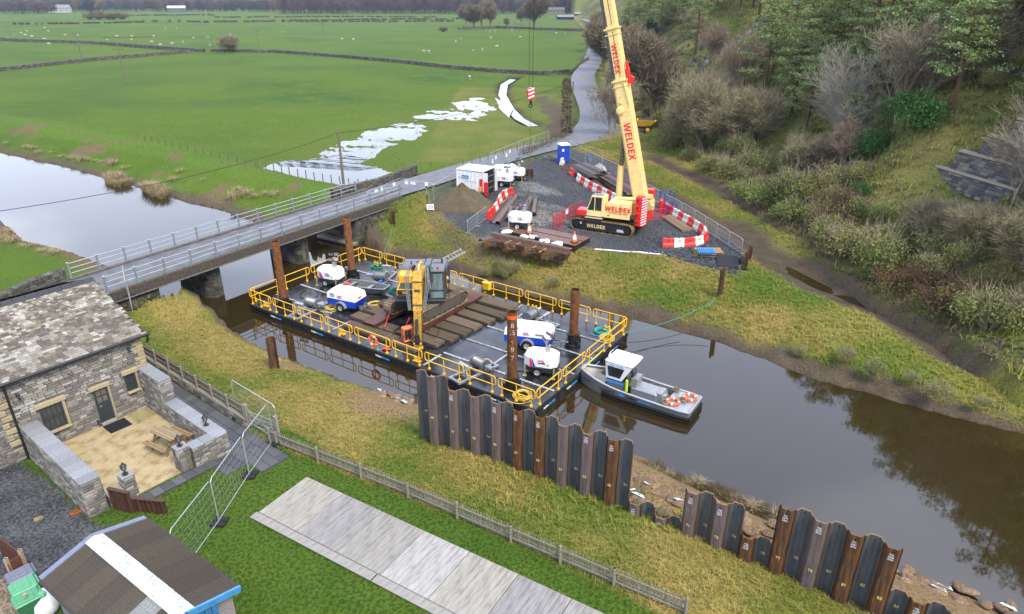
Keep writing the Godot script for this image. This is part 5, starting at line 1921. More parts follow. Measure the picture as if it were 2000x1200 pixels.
	m = mb(Color(0.3,0.3,0.32))
	for z in [1.1,1.98]:
		m.tube(V(-1.0,3.28,z),V(-0.1,3.28,z),0.02,0.02,6)
		for x in [-1.0,-0.55,-0.1]: m.tube(V(x,3.1,z),V(x,3.28,z),0.02,0.02,6)
	m.box(V(-0.55,3.14,1.54),V(0.9,0.03,0.7))
	put("cab_roof_rail",m,M.galv,cab)
	m = mb(Color(0.45,0.44,0.42))
	m.box(V(-0.75,1.28,2.12),V(1.5,0.08,0.34),0.02)
	put("cab_step",m,M.galv,cab)
	m = mb(RED*1.05)
	m.box(V(-1.9,1.55,1.5),V(0.85,0.5,1.0),0.05)
	put("tool_box",m,M.gloss,up)
	# counterweights: a slab with two towers, red and white stripes on the near one
	m = mb(RED)
	m.box(V(2.95,1.35,0),V(0.75,0.95,2.9),0.06)
	put("counterweight_slab",m,M.gloss,up)
	for z in [1.35,-1.35]:
		var cw := Node3D.new()
		cw.name = called("counterweight_stack",up)
		up.add_child(cw)
		for k in 4:
			m = mb(RED)
			m.box(V(2.98,1.16 + k*0.62,z),V(0.84,0.6,0.66),0.05)
			m.col = RED*0.4
			m.box(V(2.75,1.16 + k*0.62,z + 0.33),V(0.22,0.2,0.03),0.01); m.box(V(2.55,1.16 + k*0.62,z),V(0.03,0.2,0.22),0.01)
			put("weight_block",m,M.gloss,cw)
		if z > 0:
			for k in 11:
				m = mb(Color(0.75,0.75,0.75))
				var y := 0.92 + k*0.22
				m.hexa([V(3.405,y,z - 0.32),V(3.405,y + 0.24,z + 0.32),V(3.412,y + 0.24,z + 0.32),V(3.412,y,z - 0.32)],[V(3.405,y + 0.1,z - 0.32),V(3.405,y + 0.34,z + 0.32),V(3.412,y + 0.34,z + 0.32),V(3.412,y + 0.1,z - 0.32)])
				m.hexa([V(3.10,y - 0.0,z + 0.335),V(3.40,y + 0.16,z + 0.335),V(3.40,y + 0.16,z + 0.342),V(3.10,y,z + 0.342)],[V(3.10,y + 0.1,z + 0.335),V(3.40,y + 0.26,z + 0.335),V(3.40,y + 0.26,z + 0.342),V(3.10,y + 0.1,z + 0.342)])
				put("hazard_stripe",m,M.mark,cw)
	m = mb(cream*0.8)
	m.xf = Transform3D(Basis(Vector3.RIGHT,PI/2),V(3.15,2.4,0))
	m.lathe([Vector2(0,-0.7),Vector2(0.5,-0.7),Vector2(0.5,-0.6),Vector2(0.36,-0.55),Vector2(0.36,0.55),Vector2(0.5,0.6),Vector2(0.5,0.7),Vector2(0,0.7)],18)
	m.xf = Transform3D()
	m.box(V(3.5,2.2,0.1),V(0.5,0.5,0.6),0.06); m.box(V(3.2,2.95,-0.2),V(0.6,0.3,0.7),0.06)
	put("hoist_winch",m,M.paint,up)
	m = mb(cream)
	m.tube(V(0.6,2.75,0.75),V(2.6,2.9,0.75),0.16,0.16,12)
	m.tube(V(0.4,2.5,0.9),V(2.6,2.55,0.85),0.1,0.1,10)
	put("hose_drum",m,M.paint,up)
	# luffing ram and the boom
	m = mb(cream)
	m.tube(V(0.66,1.6,-0.1),V(0.70,5.35,-0.1),0.27,0.27,16)
	put("ram_cylinder",m,M.paint,up)
	m = mb(Color(0.20,0.19,0.18))
	m.tube(V(0.70,5.35,-0.1),V(0.82,10.2,-0.1),0.19,0.19,14)
	put("ram_rod",m,M.steel,up)
	var boom := Node3D.new()
	boom.name = "boom"
	up.add_child(boom)
	boom.position = V(2.75,1.9,-0.12)
	boom.rotation.z = 0.245
	var secs := [[0.0,10.5,0.56,0.52],[10.4,14.4,0.50,0.46],[14.3,24.0,0.45,0.41],[23.9,39.5,0.40,0.36]]
	for i in 4:
		var q: Array = secs[i]
		m = mb(cream*(1.0 - i*0.02))
		var a: float = q[2]
		var b: float = q[3]
		var c := minf(0.16,b*0.4)
		var prof := PackedVector2Array([Vector2(-a,-b + c),Vector2(-a + c,-b),Vector2(a - 0.03,-b),Vector2(a,-b + 0.03),Vector2(a,b - 0.03),Vector2(a - 0.03,b),Vector2(-a + c,b),Vector2(-a,b - c)])
		m.xf = Transform3D(Basis(V(1,0,0),V(0,0,1),V(0,-1,0)),V(0,q[1],0))
		m.prism(prof,q[1] - q[0])
		put("boom_section",m,M.paint,boom)
		m = mb(cream*0.85)
		m.box(V(0,q[1] - 0.08,0),V(a*2 + 0.16,0.16,b*2 + 0.16),0.03)
		m.box(V(0,q[1] - 0.5,0),V(a*2 + 0.08,0.08,b*2 + 0.08),0.02)
		put("boom_collar",m,M.paint,boom)
		if i > 0:
			m = mb(Color(0.10,0.13,0.15))
			m.box(V(-a + 0.10,(q[0] + q[1])/2,b + 0.004),V(0.24,q[1] - q[0] - 0.5,0.02))
			put("wear_strip",m,M.steel,boom)
			m = mb(Color(0.16,0.13,0.09))
			m.box(V(0.12,(q[0] + q[1])/2,b + 0.003),V(0.05,q[1] - q[0] - 0.6,0.014))
			put("grease_line",m,M.matt,boom)
	var down := Basis(V(0,-1,0),V(1,0,0),V(0,0,1))
	text("lettering", "WELDEX", 0.76,Transform3D(down,V(0.03,5.7,0.53)),M.red_print,boom,"Droid Sans", true,0.02)
	text("lettering", "WELDEX", 0.56,Transform3D(down,V(0.02,12.1,0.475)),M.red_print,boom,"Droid Sans", true,0.02)
	m = mb(cream)
	m.xf = Transform3D(Basis(Vector3.RIGHT,PI/2),V(-0.3,8.2,0.6))
	m.lathe([Vector2(0,0.12),Vector2(0.2,0.12),Vector2(0.22,0.05),Vector2(0.34,0.02),Vector2(0.34,-0.1)],18)
	m.xf = Transform3D()
	m.box(V(-0.15,8.8,0.55),V(0.22,0.22,0.14),0.04)
	m.tube(V(0.5,8.6,0.55),V(0.35,10.3,0.55),0.05,0.05,8)
	put("boom_pin",m,M.paint,boom)
	m = mb(RED)
	m.box(V(0.72,10.9,0.15),V(0.28,0.7,0.34),0.04); m.box(V(0.72,11.5,0.15),V(0.22,0.5,0.2),0.03)
	m.xf = Transform3D(Basis(Vector3.RIGHT,PI/2),V(0.85,10.35,0.2))
	m.lathe([Vector2(0,-0.1),Vector2(0.3,-0.1),Vector2(0.3,0.1),Vector2(0,0.1)],18)
	put("auxiliary_sheave",m,M.gloss,boom)
	# head sheave and hoist ropes, then the hook block that hangs from them
	var tip: Vector3 = t.transform*(up.transform*(boom.transform*V(-0.75,39.2,0)))
	m = mb(cream)
	m.box(V(-0.4,39.2,0),V(1.1,0.5,0.6),0.05)
	put("boom_head",m,M.paint,boom)
	var hook := V(tip.x,13.1,tip.z)
	for k in 4:
		m = mb(Color(0.03,0.03,0.028))
		var o := V((k % 2)*0.30 - 0.15,0,(k/2)*0.24 - 0.12)
		m.tube(hook + o - at,tip + o - at,0.016,0.016,5)
		put("hoist_rope",m,M.steel,t)
	var h := thing("hook_block", "red and white striped hook block hanging from the crane ropes over the field", "hook block", hook,0.3)
	m = mb(Color(0.62,0.02,0.02))
	var oct := PackedVector2Array([Vector2(-0.16,-1.0),Vector2(0.16,-1.0),Vector2(0.27,-0.7),Vector2(0.27,-0.2),Vector2(0.16,0.02),Vector2(-0.16,0.02),Vector2(-0.27,-0.2),Vector2(-0.27,-0.7)])
	m.prism(oct,0.34,V(0,0,-0.17))
	put("cheek_plate",m,M.gloss,h)
	for k in 3:
		m = mb(Color(0.75,0.75,0.75))
		var y := -0.86 + k*0.3
		m.hexa([V(-0.25,y,0.172),V(0.25,y + 0.18,0.172),V(0.25,y + 0.18,0.178),V(-0.25,y,0.178)],[V(-0.25,y + 0.13,0.172),V(0.25,y + 0.31,0.172),V(0.25,y + 0.31,0.178),V(-0.25,y + 0.13,0.178)])
		put("stripe",m,M.mark,h)
	m = mb(Color(0.03,0.03,0.03))
	m.tube(V(0,-1.3,0),V(0,-1.0,0),0.09,0.12,10)
	m.xf = Transform3D(Basis(Vector3.RIGHT,PI/2),V(0,-1.45,0))
	m.ring(Vector3.ZERO,0.14,0.05,16,7)
	put("hook",m,M.steel,h)
	m = mb(Color(0.16,0.10,0.03))
	m.path([hook - V(0,1.6,0),V(hook.x - 0.1,2.1,hook.z + 0.1)],0.022,5)
	tag(put("tag_line", m,M.rubber),"thin brown tag line hanging from the hook block to the gravel", "rope")

# ---------------------------------------------------------------- fences and barriers
func mesh_panel(l: float,h: float,frame: Color,wires: int,rows: int,wr := 0.006) -> Array:
	var f := mb(frame)
	f.path([V(0,0,0),V(0,h - 0.12,0),V(0.12,h,0),V(l - 0.12,h,0),V(l,h - 0.12,0),V(l,0,0)],0.021,7)
	f.tube(V(0,0.12,0),V(l,0.12,0),0.017,0.017,6)
	var w := mb(frame*0.85)
	for i in range(1,wires):
		var x := l*i/wires
		w.bar(V(x,0.12,0),V(x,h,0),wr*1.6,wr*1.6)
	for i in range(1,rows):
		var y := 0.12 + (h - 0.12)*i/rows
		w.bar(V(0,y,0),V(l,y,0),wr*1.6,wr*1.6)
	return [f.mesh(),w.mesh()]

var panel_cache := {}

func fence_panel(a: Vector3,b: Vector3,h: float,style: String,label: String,group: String) -> Node3D:
	var d := b - a
	var l := snappedf(d.length(),0.05)
	var key := "%s%.2f%.2f" % [style,l,h]
	if not panel_cache.has(key):
		var c := Color(0.42,0.45,0.46)
		if style == "red": c = Color(0.62,0.03,0.04)
		panel_cache[key] = mesh_panel(l,h,c,int(l/(0.2 if style == "heras" else 0.13)),6 if style == "heras" else 3 if style == "grey" else 8,0.0032 if style == "heras" else 0.008)
	var t := thing("mesh_fence" if style == "heras" else "crowd_barrier", label,"mesh fence" if style == "heras" else "barrier", a,atan2(-d.z,d.x),group)
	put("frame", panel_cache[key][0],M.plastic if style == "red" else M.galv,t)
	put("mesh_infill", panel_cache[key][1],M.plastic if style == "red" else M.galv,t).set_meta("kind", "stuff")
	for x in [0.12,l - 0.12]:
		var m := mb(Color(0.02,0.02,0.02) if style == "heras" else Color(0.42,0.45,0.46) if style == "grey" else Color(0.62,0.03,0.04))
		if style == "heras": m.box(V(x,0.05,0),V(0.24,0.12,0.6),0.03)
		else: m.bar(V(x,0.03,-0.3),V(x,0.03,0.3),0.05,0.03)
		put("foot", m,M.rubber if style == "heras" else M.galv,t)
	return t

func fence_run(l: Array,h: float,style: String,where: String,group: String,piece := 0.0) -> Array:
	var out := []
	var n := 0
	for i in l.size() - 1:
		var a: Vector3 = l[i]
		var b: Vector3 = l[i + 1]
		var k := 1 if piece <= 0 else maxi(1,roundi(a.distance_to(b)/piece))
		for j in k:
			var s := a.lerp(b,j/float(k))
			var e := a.lerp(b,(j + 0.985)/float(k))
			out.append(fence_panel(s,e,h,style,"%s %s %s" % [nth(n),"grey mesh fence panel" if style == "heras" else "red mesh barrier" if style == "red" else "grey crowd barrier", where],group))
			n += 1
	return out

func notice(t: Node3D,x: float,y: float,w: float,h: float,col := Color(0.72,0.72,0.74)) -> void:
	var m := mb(col)
	m.box(V(x,y,0.03),V(w,h,0.01))
	m.col = Color(0.03,0.2,0.5)
	m.box(V(x,y + h*0.3,0.037),V(w*0.8,h*0.16,0.004))
	put("notice",m,M.mark,t)

func build_fences() -> void:
	var a := fence_run([Vector3(-12.92,2.2,-59.73),Vector3(-11.81,2.2,-62.23),Vector3(-10.65,2.1,-65.1)],2.0,"heras", "from the bridge end along the stone wall beside the lane", "mesh fence round the site")
	notice(a[0],1.3,1.75,0.5,0.28); notice(a[0],2.2,1.75,0.25,0.4); notice(a[1],1.6,1.7,0.45,0.3)
	a = fence_run([Vector3(-10.6,2.1,-65.1),Vector3(-8.99,2.05,-64.17),Vector3(-7.47,2,-63.28)],2.0,"heras", "across the grass from the lane to the camera mast", "mesh fence round the site")
	notice(a[0],0.5,1.7,0.4,0.4); notice(a[0],1.3,1.72,0.6,0.3)
	fence_run([Vector3(-7.37,2,-63.28),Vector3(-5.6,2,-68.38)],2.0,"heras", "between the camera mast and the white container", "mesh fence round the site")
	a = fence_run([Vector3(-2.45,2,-77.19),Vector3(-0.91,2,-80.59),Vector3(0.82,2,-83.99),Vector3(2.75,2,-87.65),Vector3(4.89,2,-91.27)],2.0,"heras", "along the lane behind the parked compressor", "mesh fence round the site")
	for i in 4: notice(a[0] if i < 2 else a[1],0.5 + (i % 2)*0.9,1.0 + (i % 2)*0.3,0.35,0.45)
	a = fence_run([Vector3(7.07,2,-84.28),Vector3(8.54,2,-79.25),Vector3(9.97,2,-74.74),Vector3(11.42,2,-70.68),Vector3(12.8,2,-67.38)],2.0,"heras", "from the blue toilet behind the stacked piles", "mesh fence round the site")
	notice(a[1],1.5,1.2,0.3,0.6,Color(0.1,0.3,0.7))
	fence_run([Vector3(9.07,2,-80.32),Vector3(10.35,2,-77.95)],2.1,"heras", "standing askew behind the stacked piles near the toilet", "mesh fence round the site")
	fence_run([Vector3(13.35,2,-66.41),Vector3(15.88,2,-57.3),Vector3(17.61,2,-49.36)],1.25,"grey", "along the drain from the crane to the gravel corner", "grey barriers along the drain", 2.2)
	fence_run([Vector3(-3.72,2,-54.46),Vector3(-3.01,2,-56.57),Vector3(-2.24,2,-58.66)],1.15,"grey", "in the grass beside the red and white barriers", "grey barriers along the drain")
	a = fence_run([Vector3(4.16,2,-55.29),Vector3(3.48,2,-56.28),Vector3(4.47,2,-57.9),Vector3(5.51,2,-59.6),Vector3(6.53,2,-61.06)],1.05,"red", "in front of the crane cab", "red mesh barriers by the crane")
	notice(a[2],0.7,0.75,0.5,0.45)
	fence_run([Vector3(12.12,2,-58.05),Vector3(13.63,2,-58.35)],1.05,"red", "behind the red counterweights of the crane", "red mesh barriers by the crane", 2.2)
	# cottage side: three mesh panels across the lawn
	var q := fence_run([Vector3(-10.6,2,-25.21),Vector3(-10.85,2,-22.78),Vector3(-11.01,2,-20.01),Vector3(-11.29,2,-17.33)],2.0,"heras", "across the lawn, counted from the wooden gate", "mesh panels on the lawn")
	fence_run([Vector3(-10.18,2.1,-24.84),Vector3(-12.94,2.1,-27.1)],2.0,"heras", "closing the grass beside the wooden gate", "mesh panels on the lawn")
	var b := fence_run([V(-24.0,3.0,-39.3),V(-22.6,2.6,-36.9)],2.0,"heras", "at the near end of the bridge beside the roof", "mesh fence round the site")
	notice(b[0],0.8,1.3,0.35,0.5); notice(b[0],1.7,1.2,0.4,0.35)

func make_barrier(col: Color) -> Array:
	var m := mb(col)
	var p := PackedVector2Array([Vector2(-0.22,0),Vector2(0.22,0),Vector2(0.2,0.28),Vector2(0.12,0.42),Vector2(0.09,0.78),Vector2(-0.09,0.78),Vector2(-0.12,0.42),Vector2(-0.2,0.28)])
	m.xf = Transform3D(Basis(V(0,0,-1),V(0,1,0),V(1,0,0)),V(-0.48,0,0))
	m.prism(p,0.96)
	m.xf = Transform3D()
	m.col = col*0.55
	for s in [-1,1]:
		for x in [-0.25,0.25]: m.box(V(x,0.05,s*0.205),V(0.2,0.1,0.04))
		m.box(V(0,0.58,s*0.108),V(0.24,0.1,0.02))
	var k := mb(Color(0.03,0.03,0.03))
	k.tube(V(0,0.78,0),V(0,0.81,0),0.06,0.06,10)
	return [m.mesh(),k.mesh()]

func build_barriers() -> void:
	var rm := make_barrier(Color(0.62,0.035,0.03))
	var wm := make_barrier(Color(0.66,0.62,0.52))
	var chains := [
		["beside the stacked piles, counted from the toilet",[Vector3(6.65,2,-74.98),Vector3(7.19,2,-72.21),Vector3(7.51,2,-70.89),Vector3(7.83,2,-69.83),Vector3(8.15,2,-68.79),Vector3(8.48,2,-67.98),Vector3(8.8,2,-67.19),Vector3(9.2,2,-66.22),Vector3(9.56,2,-65.46),Vector3(9.93,2,-64.54)],0],
		["in the curved chain right of the crane",[Vector3(14.11,2,-62.06),Vector3(14.25,2,-60.89),Vector3(14.46,2,-59.92),Vector3(14.72,2,-58.97),Vector3(14.93,2,-58.05),Vector3(15.21,2,-57.3),Vector3(15.44,2,-56.42),Vector3(15.68,2,-55.43),Vector3(15.87,2,-54.6),Vector3(15.85,2,-53.53),Vector3(15.55,2,-52.37),Vector3(14.79,2,-51.49),Vector3(13.97,2,-51.13),Vector3(13.14,2,-51.01),Vector3(12.29,2,-51.01)],0],
		["beside the left stack, counted from the front",[Vector3(-2.01,2,-58.81),Vector3(-1.72,2,-59.92),Vector3(-1.51,2,-61.06),Vector3(-1.35,2,-62.41),Vector3(-1.18,2,-63.81),Vector3(-0.95,2,-65.09),Vector3(-0.71,2,-65.84),Vector3(-0.2,2,-66.41)],1],
		["of the pair in front of the blue toilet",[Vector3(5.94,2,-80.59),Vector3(6.47,2,-81.98)],1]]
	for c in chains:
		var l: Array = c[1]
		var nr := 0
		var nw := 0
		for i in l.size():
			var d: Vector3 = (l[mini(i + 1,l.size() - 1)] - l[maxi(i - 1,0)])
			var red: bool = (i + c[2]) % 2 == 0
			if c[2] == 1 and l.size() > 2 and i == 0: red = true
			var lab := "%s %s plastic barrier %s" % [nth(nr if red else nw),"red" if red else "dirty white", c[0]]
			if red: nr += 1
			else: nw += 1
			var t := thing("water_barrier", lab,"barrier", l[i],atan2(-d.z,d.x) + rf(-0.06,0.06),"red and white water filled barriers")
			var s := clampf(d.length()/2.0,0.85,1.1) if l.size() > 2 else 1.0
			put("shell",(rm if red else wm)[0],M.plastic,t)
			put("filler_cap",(rm if red else wm)[1],M.plastic,t)
			t.scale = V(s,1,1)

# ---------------------------------------------------------------- stacked steel and bits on the gravel
func laid(a: Vector3,b: Vector3,w: float,d: float,col: Color,label: String,up := false) -> void:
	var v := b - a
	var key := "laid%.1f%.2f%s%.3f" % [v.length(),w,up,col.r]
	if not panel_cache.has(key):
		var m := mb(col)
		m.xf = Transform3D(Basis(V(0,0,-1),V(0,1,0),V(1,0,0)),Vector3.ZERO)
		var s := pile_shape(w,d,0.035,up)
		var o := PackedVector2Array()
		for p in s: o.append(p + Vector2(0,0.0 if up else d))
		m.prism(o,v.length())
		panel_cache[key] = m.mesh()
	var o := put("stacked_sheet_pile",panel_cache[key],M.steel)
	o.position = a
	o.rotation = V(0,atan2(-v.z,v.x),asin(v.y/v.length()))
	tag(o,label,"sheet pile", "steel piles stacked on the gravel")

func build_stacks() -> void:
	var br := Color(0.17,0.125,0.12)
	var y := 2.05
	var k := 0
	for q in [[Vector3(7.1,2.1,-77.01),Vector3(8.67,2.1,-72.71),"bottom pile under the stack nearest the toilet"],[Vector3(7.16,2.5,-76.54),Vector3(8.87,2.5,-71.75),"upper pile in the front row nearest the toilet"],[Vector3(7.11,2.85,-75.51),Vector3(8.8,2.85,-70.76),"top pile in the front row nearest the toilet"],[Vector3(8.08,2.4,-77.75),Vector3(9.75,2.4,-73.55),"middle row pile with rusty top behind the front stack"],[Vector3(8.11,2.7,-76.94),Vector3(9.75,2.7,-72.76),"topmost ochre pile in the middle row of the stack"],[Vector3(8.98,2.3,-78.98),Vector3(10.65,2.3,-74.92),"back row pile against the mesh fence near the toilet"],
			[Vector3(8.39,2.1,-71.59),Vector3(10,2.1,-65.1),"front pile of the long stack beside the barriers"],[Vector3(8.98,2.15,-72.05),Vector3(10.63,2.15,-65.29),"second pile of the long stack beside the barriers"],[Vector3(9.53,2.2,-72.53),Vector3(11.43,2.2,-65.29),"third pile of the long stack, partly behind the crane ram"],[Vector3(9.45,2.6,-71.57),Vector3(11.39,2.6,-64.57),"top pile of the long stack behind the crane ram"],[Vector3(10.16,2.3,-72.8),Vector3(12.17,2.3,-65.87),"fourth pile of the long stack behind the boom foot"],[Vector3(10.75,2.2,-73.91),Vector3(12.79,2.2,-66.83),"back pile of the long stack along the mesh fence"]]:
		laid(q[0],q[1],1.05 if k < 6 else 0.95,0.3,[br,br*1.25,Color(0.085,0.08,0.085),Color(0.2,0.12,0.06),br*0.9][k % 5],q[2],k % 2 == 0)
		k += 1
	for q in [[Vector3(-1.6,2.1,-57.13),Vector3(0.1,2.1,-66.04),0.55,"long open channel pile lying beside the red and white barriers"],[Vector3(-1.24,2.1,-56.83),Vector3(0.51,2.1,-65.85),0.55,"second long channel pile from the barriers in the left stack"],[Vector3(0.05,2.2,-60.71),Vector3(0.64,2.2,-64),0.5,"short brown pile lying right of the two long channel piles"],[Vector3(-0.36,2.2,-57.7),Vector3(-0.05,2.2,-61.21),0.5,"short brown pile at the front of the left stack"],[Vector3(0.52,2.2,-61.38),Vector3(0.83,2.2,-63.28),0.5,"stubby pile lying in the middle of the left stack"],[Vector3(0.37,2.15,-60.06),Vector3(0.57,2.15,-61.38),0.45,"stubby pile lying behind the front lighting tower"],[Vector3(1.02,2.25,-60.05),Vector3(1.8,2.25,-65.3),0.75,"broad brown pile pointing away behind the lighting tower"],[Vector3(1.93,2.2,-59.25),Vector3(2.26,2.2,-64),0.6,"separate brown pile lying right of the lighting tower mast"]]:
		laid(q[0],q[1],q[2],0.24,br*rf(0.9,1.4),q[3],k % 2 == 1)
		k += 1
	for q in [[Vector3(1.41,2.03,-60.46),Vector3(3.26,2.03,-59.98),"front timber batten under the left stack of piles"],[Vector3(1.71,2.03,-63.53),Vector3(2.76,2.03,-63.88),"rear timber batten under the left stack of piles"],[Vector3(-0.92,2.4,-62.57),Vector3(-0.05,2.1,-66.04),"pale plank leaning by the end of the short barrier chain"]]:
		var m := mb(Color(0.42,0.30,0.14))
		m.bar(q[0],q[1],0.12,0.1)
		tag(put("timber_batten", m,M.wood),q[2],"timber", "timber battens")
	# two big steel road plates on their edge beams
	for q in [[Vector3(-1.06,2.45,-54.32),Vector3(4.89,2.45,-50.21),Vector3(5.58,2.45,-51.18),Vector3(-0.34,2.45,-55.15),"front brown steel platform with a traffic cone at each end"],[Vector3(-0.43,2.45,-55.44),Vector3(5.63,2.45,-51.31),Vector3(6.29,2.45,-52.19),Vector3(0.13,2.45,-56.16),"rear reddish steel platform behind the front one"]]:
		var t := thing("steel_platform", q[4],"steel platform", Vector3.ZERO,0,"brown steel platforms")
		var m := mb(Color(0.26,0.15,0.12))
		var lo := []
		var hi := []
		for p in [q[0],q[1],q[2],q[3]]:
			lo.append(p - V(0,0.05,0)); hi.append(p)
		m.hexa(lo,hi)
		put("deck_plate",m,M.steel,t)
		m = mb(Color(0.065,0.042,0.036))
		for e in [[0,1],[3,2],[0,3],[1,2]]:
			var a: Vector3 = q[e[0]]
			var b: Vector3 = q[e[1]]
			var inn: Vector3 = ((q[0] + q[2])*0.5 - (a + b)*0.5).normalized()*0.06
			m.bar(a + inn - V(0,0.24,0),b + inn - V(0,0.24,0),0.08,0.36)
		put("edge_beam",m,M.steel,t)
	laid(Vector3(-1.59,2.3,-53.03),Vector3(4.52,2.3,-48.99),0.7,0.3,Color(0.17,0.10,0.055),"long rusty beam pile in front of the steel platforms",true)
	laid(Vector3(-1.53,2.15,-52.57),Vector3(4.3,2.15,-48.61),0.55,0.28,Color(0.13,0.11,0.10),"grey brown beam pile second from the steel platforms",false)
	laid(Vector3(-2.44,2.25,-51.52),Vector3(-1.56,2.25,-52.14),0.9,0.25,Color(0.13,0.085,0.075),"short purple brown pile end at the left of the front stack",true)
	# the pair of interlocked piles with their ends towards the camera
	for j in 2:
		var t := thing("stacked_sheet_pile", ["front pile of the corrugated stack on the grass edge", "rear pile of the corrugated stack on the grass edge"][j],"sheet pile", Vector3.ZERO,0,"corrugated piles at the grass edge")
		var a: Vector3 = [Vector3(-2.11,2,-51.25),Vector3(-2.01,2.3,-50.88)][j]
		var b: Vector3 = [Vector3(3.75,2,-47.8),Vector3(3.97,2.2,-47.81)][j]
		var d := (b - a)
		var n := 16
		var m := mb(Color(0.22,0.125,0.06))
		var z := d.normalized().cross(Vector3.UP)
		for i in n:
			var p0 := a + d*(i/float(n))
			var p1 := a + d*((i + 1)/float(n))
			var o0: Vector3 = z*([0.12,0.12,-0.12,-0.12][i % 4])
			var o1: Vector3 = z*([0.12,0.12,-0.12,-0.12][(i + 1) % 4])
			m.col = [Color(0.27,0.15,0.06),Color(0.12,0.10,0.09),Color(0.20,0.11,0.055),Color(0.10,0.08,0.075)][i % 4]
			m.hexa([p0 + o0 - V(0,0.05,0),p1 + o1 - V(0,0.05,0),p1 + o1 - z*0.04 - V(0,0.05,0),p0 + o0 - z*0.04 - V(0,0.05,0)],[p0 + o0 + V(0,0.42,0),p1 + o1 + V(0,0.42,0),p1 + o1 - z*0.04 + V(0,0.42,0),p0 + o0 - z*0.04 + V(0,0.42,0)])
		m.col = Color(0.11,0.07,0.055)
		m.hexa([a - z*0.12,b - z*0.12,b - z*0.9,a - z*0.9],[a - z*0.12 + V(0,0.3,0),b - z*0.12 + V(0,0.3,0),b - z*0.9 + V(0,0.3,0),a - z*0.9 + V(0,0.3,0)])
		put("corrugated_pan",m,M.rust,t)
	for i in 4:
		var m := mb(Color(0.34,0.24,0.12))
		var a: Vector3 = [Vector3(-0.6,2.55,-50.28),Vector3(0.12,2.55,-49.8),Vector3(1.32,2.55,-48.98),Vector3(2.04,2.55,-48.41)][i]
		m.bar(a,a + V(0.55,0.02,-0.75),0.1,0.1)
		tag(put("timber_batten", m,M.wood),nth(i) + " short timber block from the left on the corrugated piles", "timber", "timber battens")
	for q in [[Vector3(-0.51,2.2,-53.72),1.0,"white plastic sacks heaped at the left end of the steel platform"],[Vector3(1.41,2.15,-52.57),1.3,"white plastic sacks heaped in the middle along the steel platform"],[Vector3(2.61,2.15,-51.56),0.5,"small torn white sack right of the middle heap"],[Vector3(3.44,2.15,-51.06),0.9,"white torn sacks at the right end of the steel platform"]]:
		var m := mb(Color(0.68,0.68,0.72))
		for i in 9:
			var x: float = rf(-0.5,0.5)*q[1]
			m.col = Color(0.68,0.68,0.72)*rf(0.8,1.1)
			m.xf = Transform3D(Basis(Vector3.UP,rf(0,3))*Basis(Vector3.RIGHT,rf(-0.3,0.3)),V(x,0.15 + rf(0,0.12),x*0.25 + rf(-0.15,0.15)))
			m.ball(Vector3.ZERO,V(rf(0.2,0.34),rf(0.08,0.18),rf(0.14,0.22)),9,5)
		var o := put("plastic_sacks",m,M.plastic)
		o.position = q[0]
		tag(o,q[2],"sacks", "white sacks along the steel platforms")

func cone(at: Vector3,label: String) -> void:
	var t := thing("traffic_cone", label,"traffic cone", at,0.4,"traffic cones")
	var m := mb(Color(0.02,0.02,0.02))
	m.box(V(0,0.03,0),V(0.46,0.06,0.46),0.01)
	put("base",m,M.rubber,t)
	m = mb(Color(0.78,0.16,0.01))
	m.lathe([Vector2(0.2,0.06),Vector2(0.16,0.26)],16)
	m.lathe([Vector2(0.085,0.62),Vector2(0.03,0.88),Vector2(0,0.88)],16)
	put("cone_body",m,M.plastic,t)
	m = mb(Color(0.75,0.75,0.75))
	m.lathe([Vector2(0.163,0.26),Vector2(0.087,0.62)],16)
	put("white_sleeve",m,M.plastic,t)

func heap(called_: String,at: Vector3,rx: float,rz: float,h: float,col: Color,label: String,cat: String,rough := 0.16) -> void:
	var m := mb(col)
	var n := 34
	var pts := []
	for j in 14:
		var row := []
		for i in n:
			var a := TAU*i/n
			var r := j/13.0
			var y := h*pow(1.0 - r,0.9)*(1.0 + 0.1*sin(a*3.0)) + n_fine.get_noise_2d(cos(a)*r*3.0 + at.x,sin(a)*r*3.0 + at.z)*rough*h*(1.0 - r*0.6)
			var w := 1.0 + 0.14*n_mid.get_noise_2d(cos(a)*8.0 + at.x,sin(a)*8.0)
			row.append(V(cos(a)*rx*r*w,y - 0.05 - (0.15 if j == 13 else 0.0),-sin(a)*rz*r*w))
		pts.append(row)
	for j in 13:
		for i in n:
			m.col = col.lerp(Color(0.22,0.17,0.09),clampf(n_mid.get_noise_2d(i*2.3,j*2.7)*1.2,0,0.6))
			var k := (i + 1) % n
			m.quad(pts[j + 1][i],pts[j + 1][k],pts[j][k],pts[j][i])
	var o := put(called_,m,M.soil)
	o.position = at
	tag(o,label,cat)

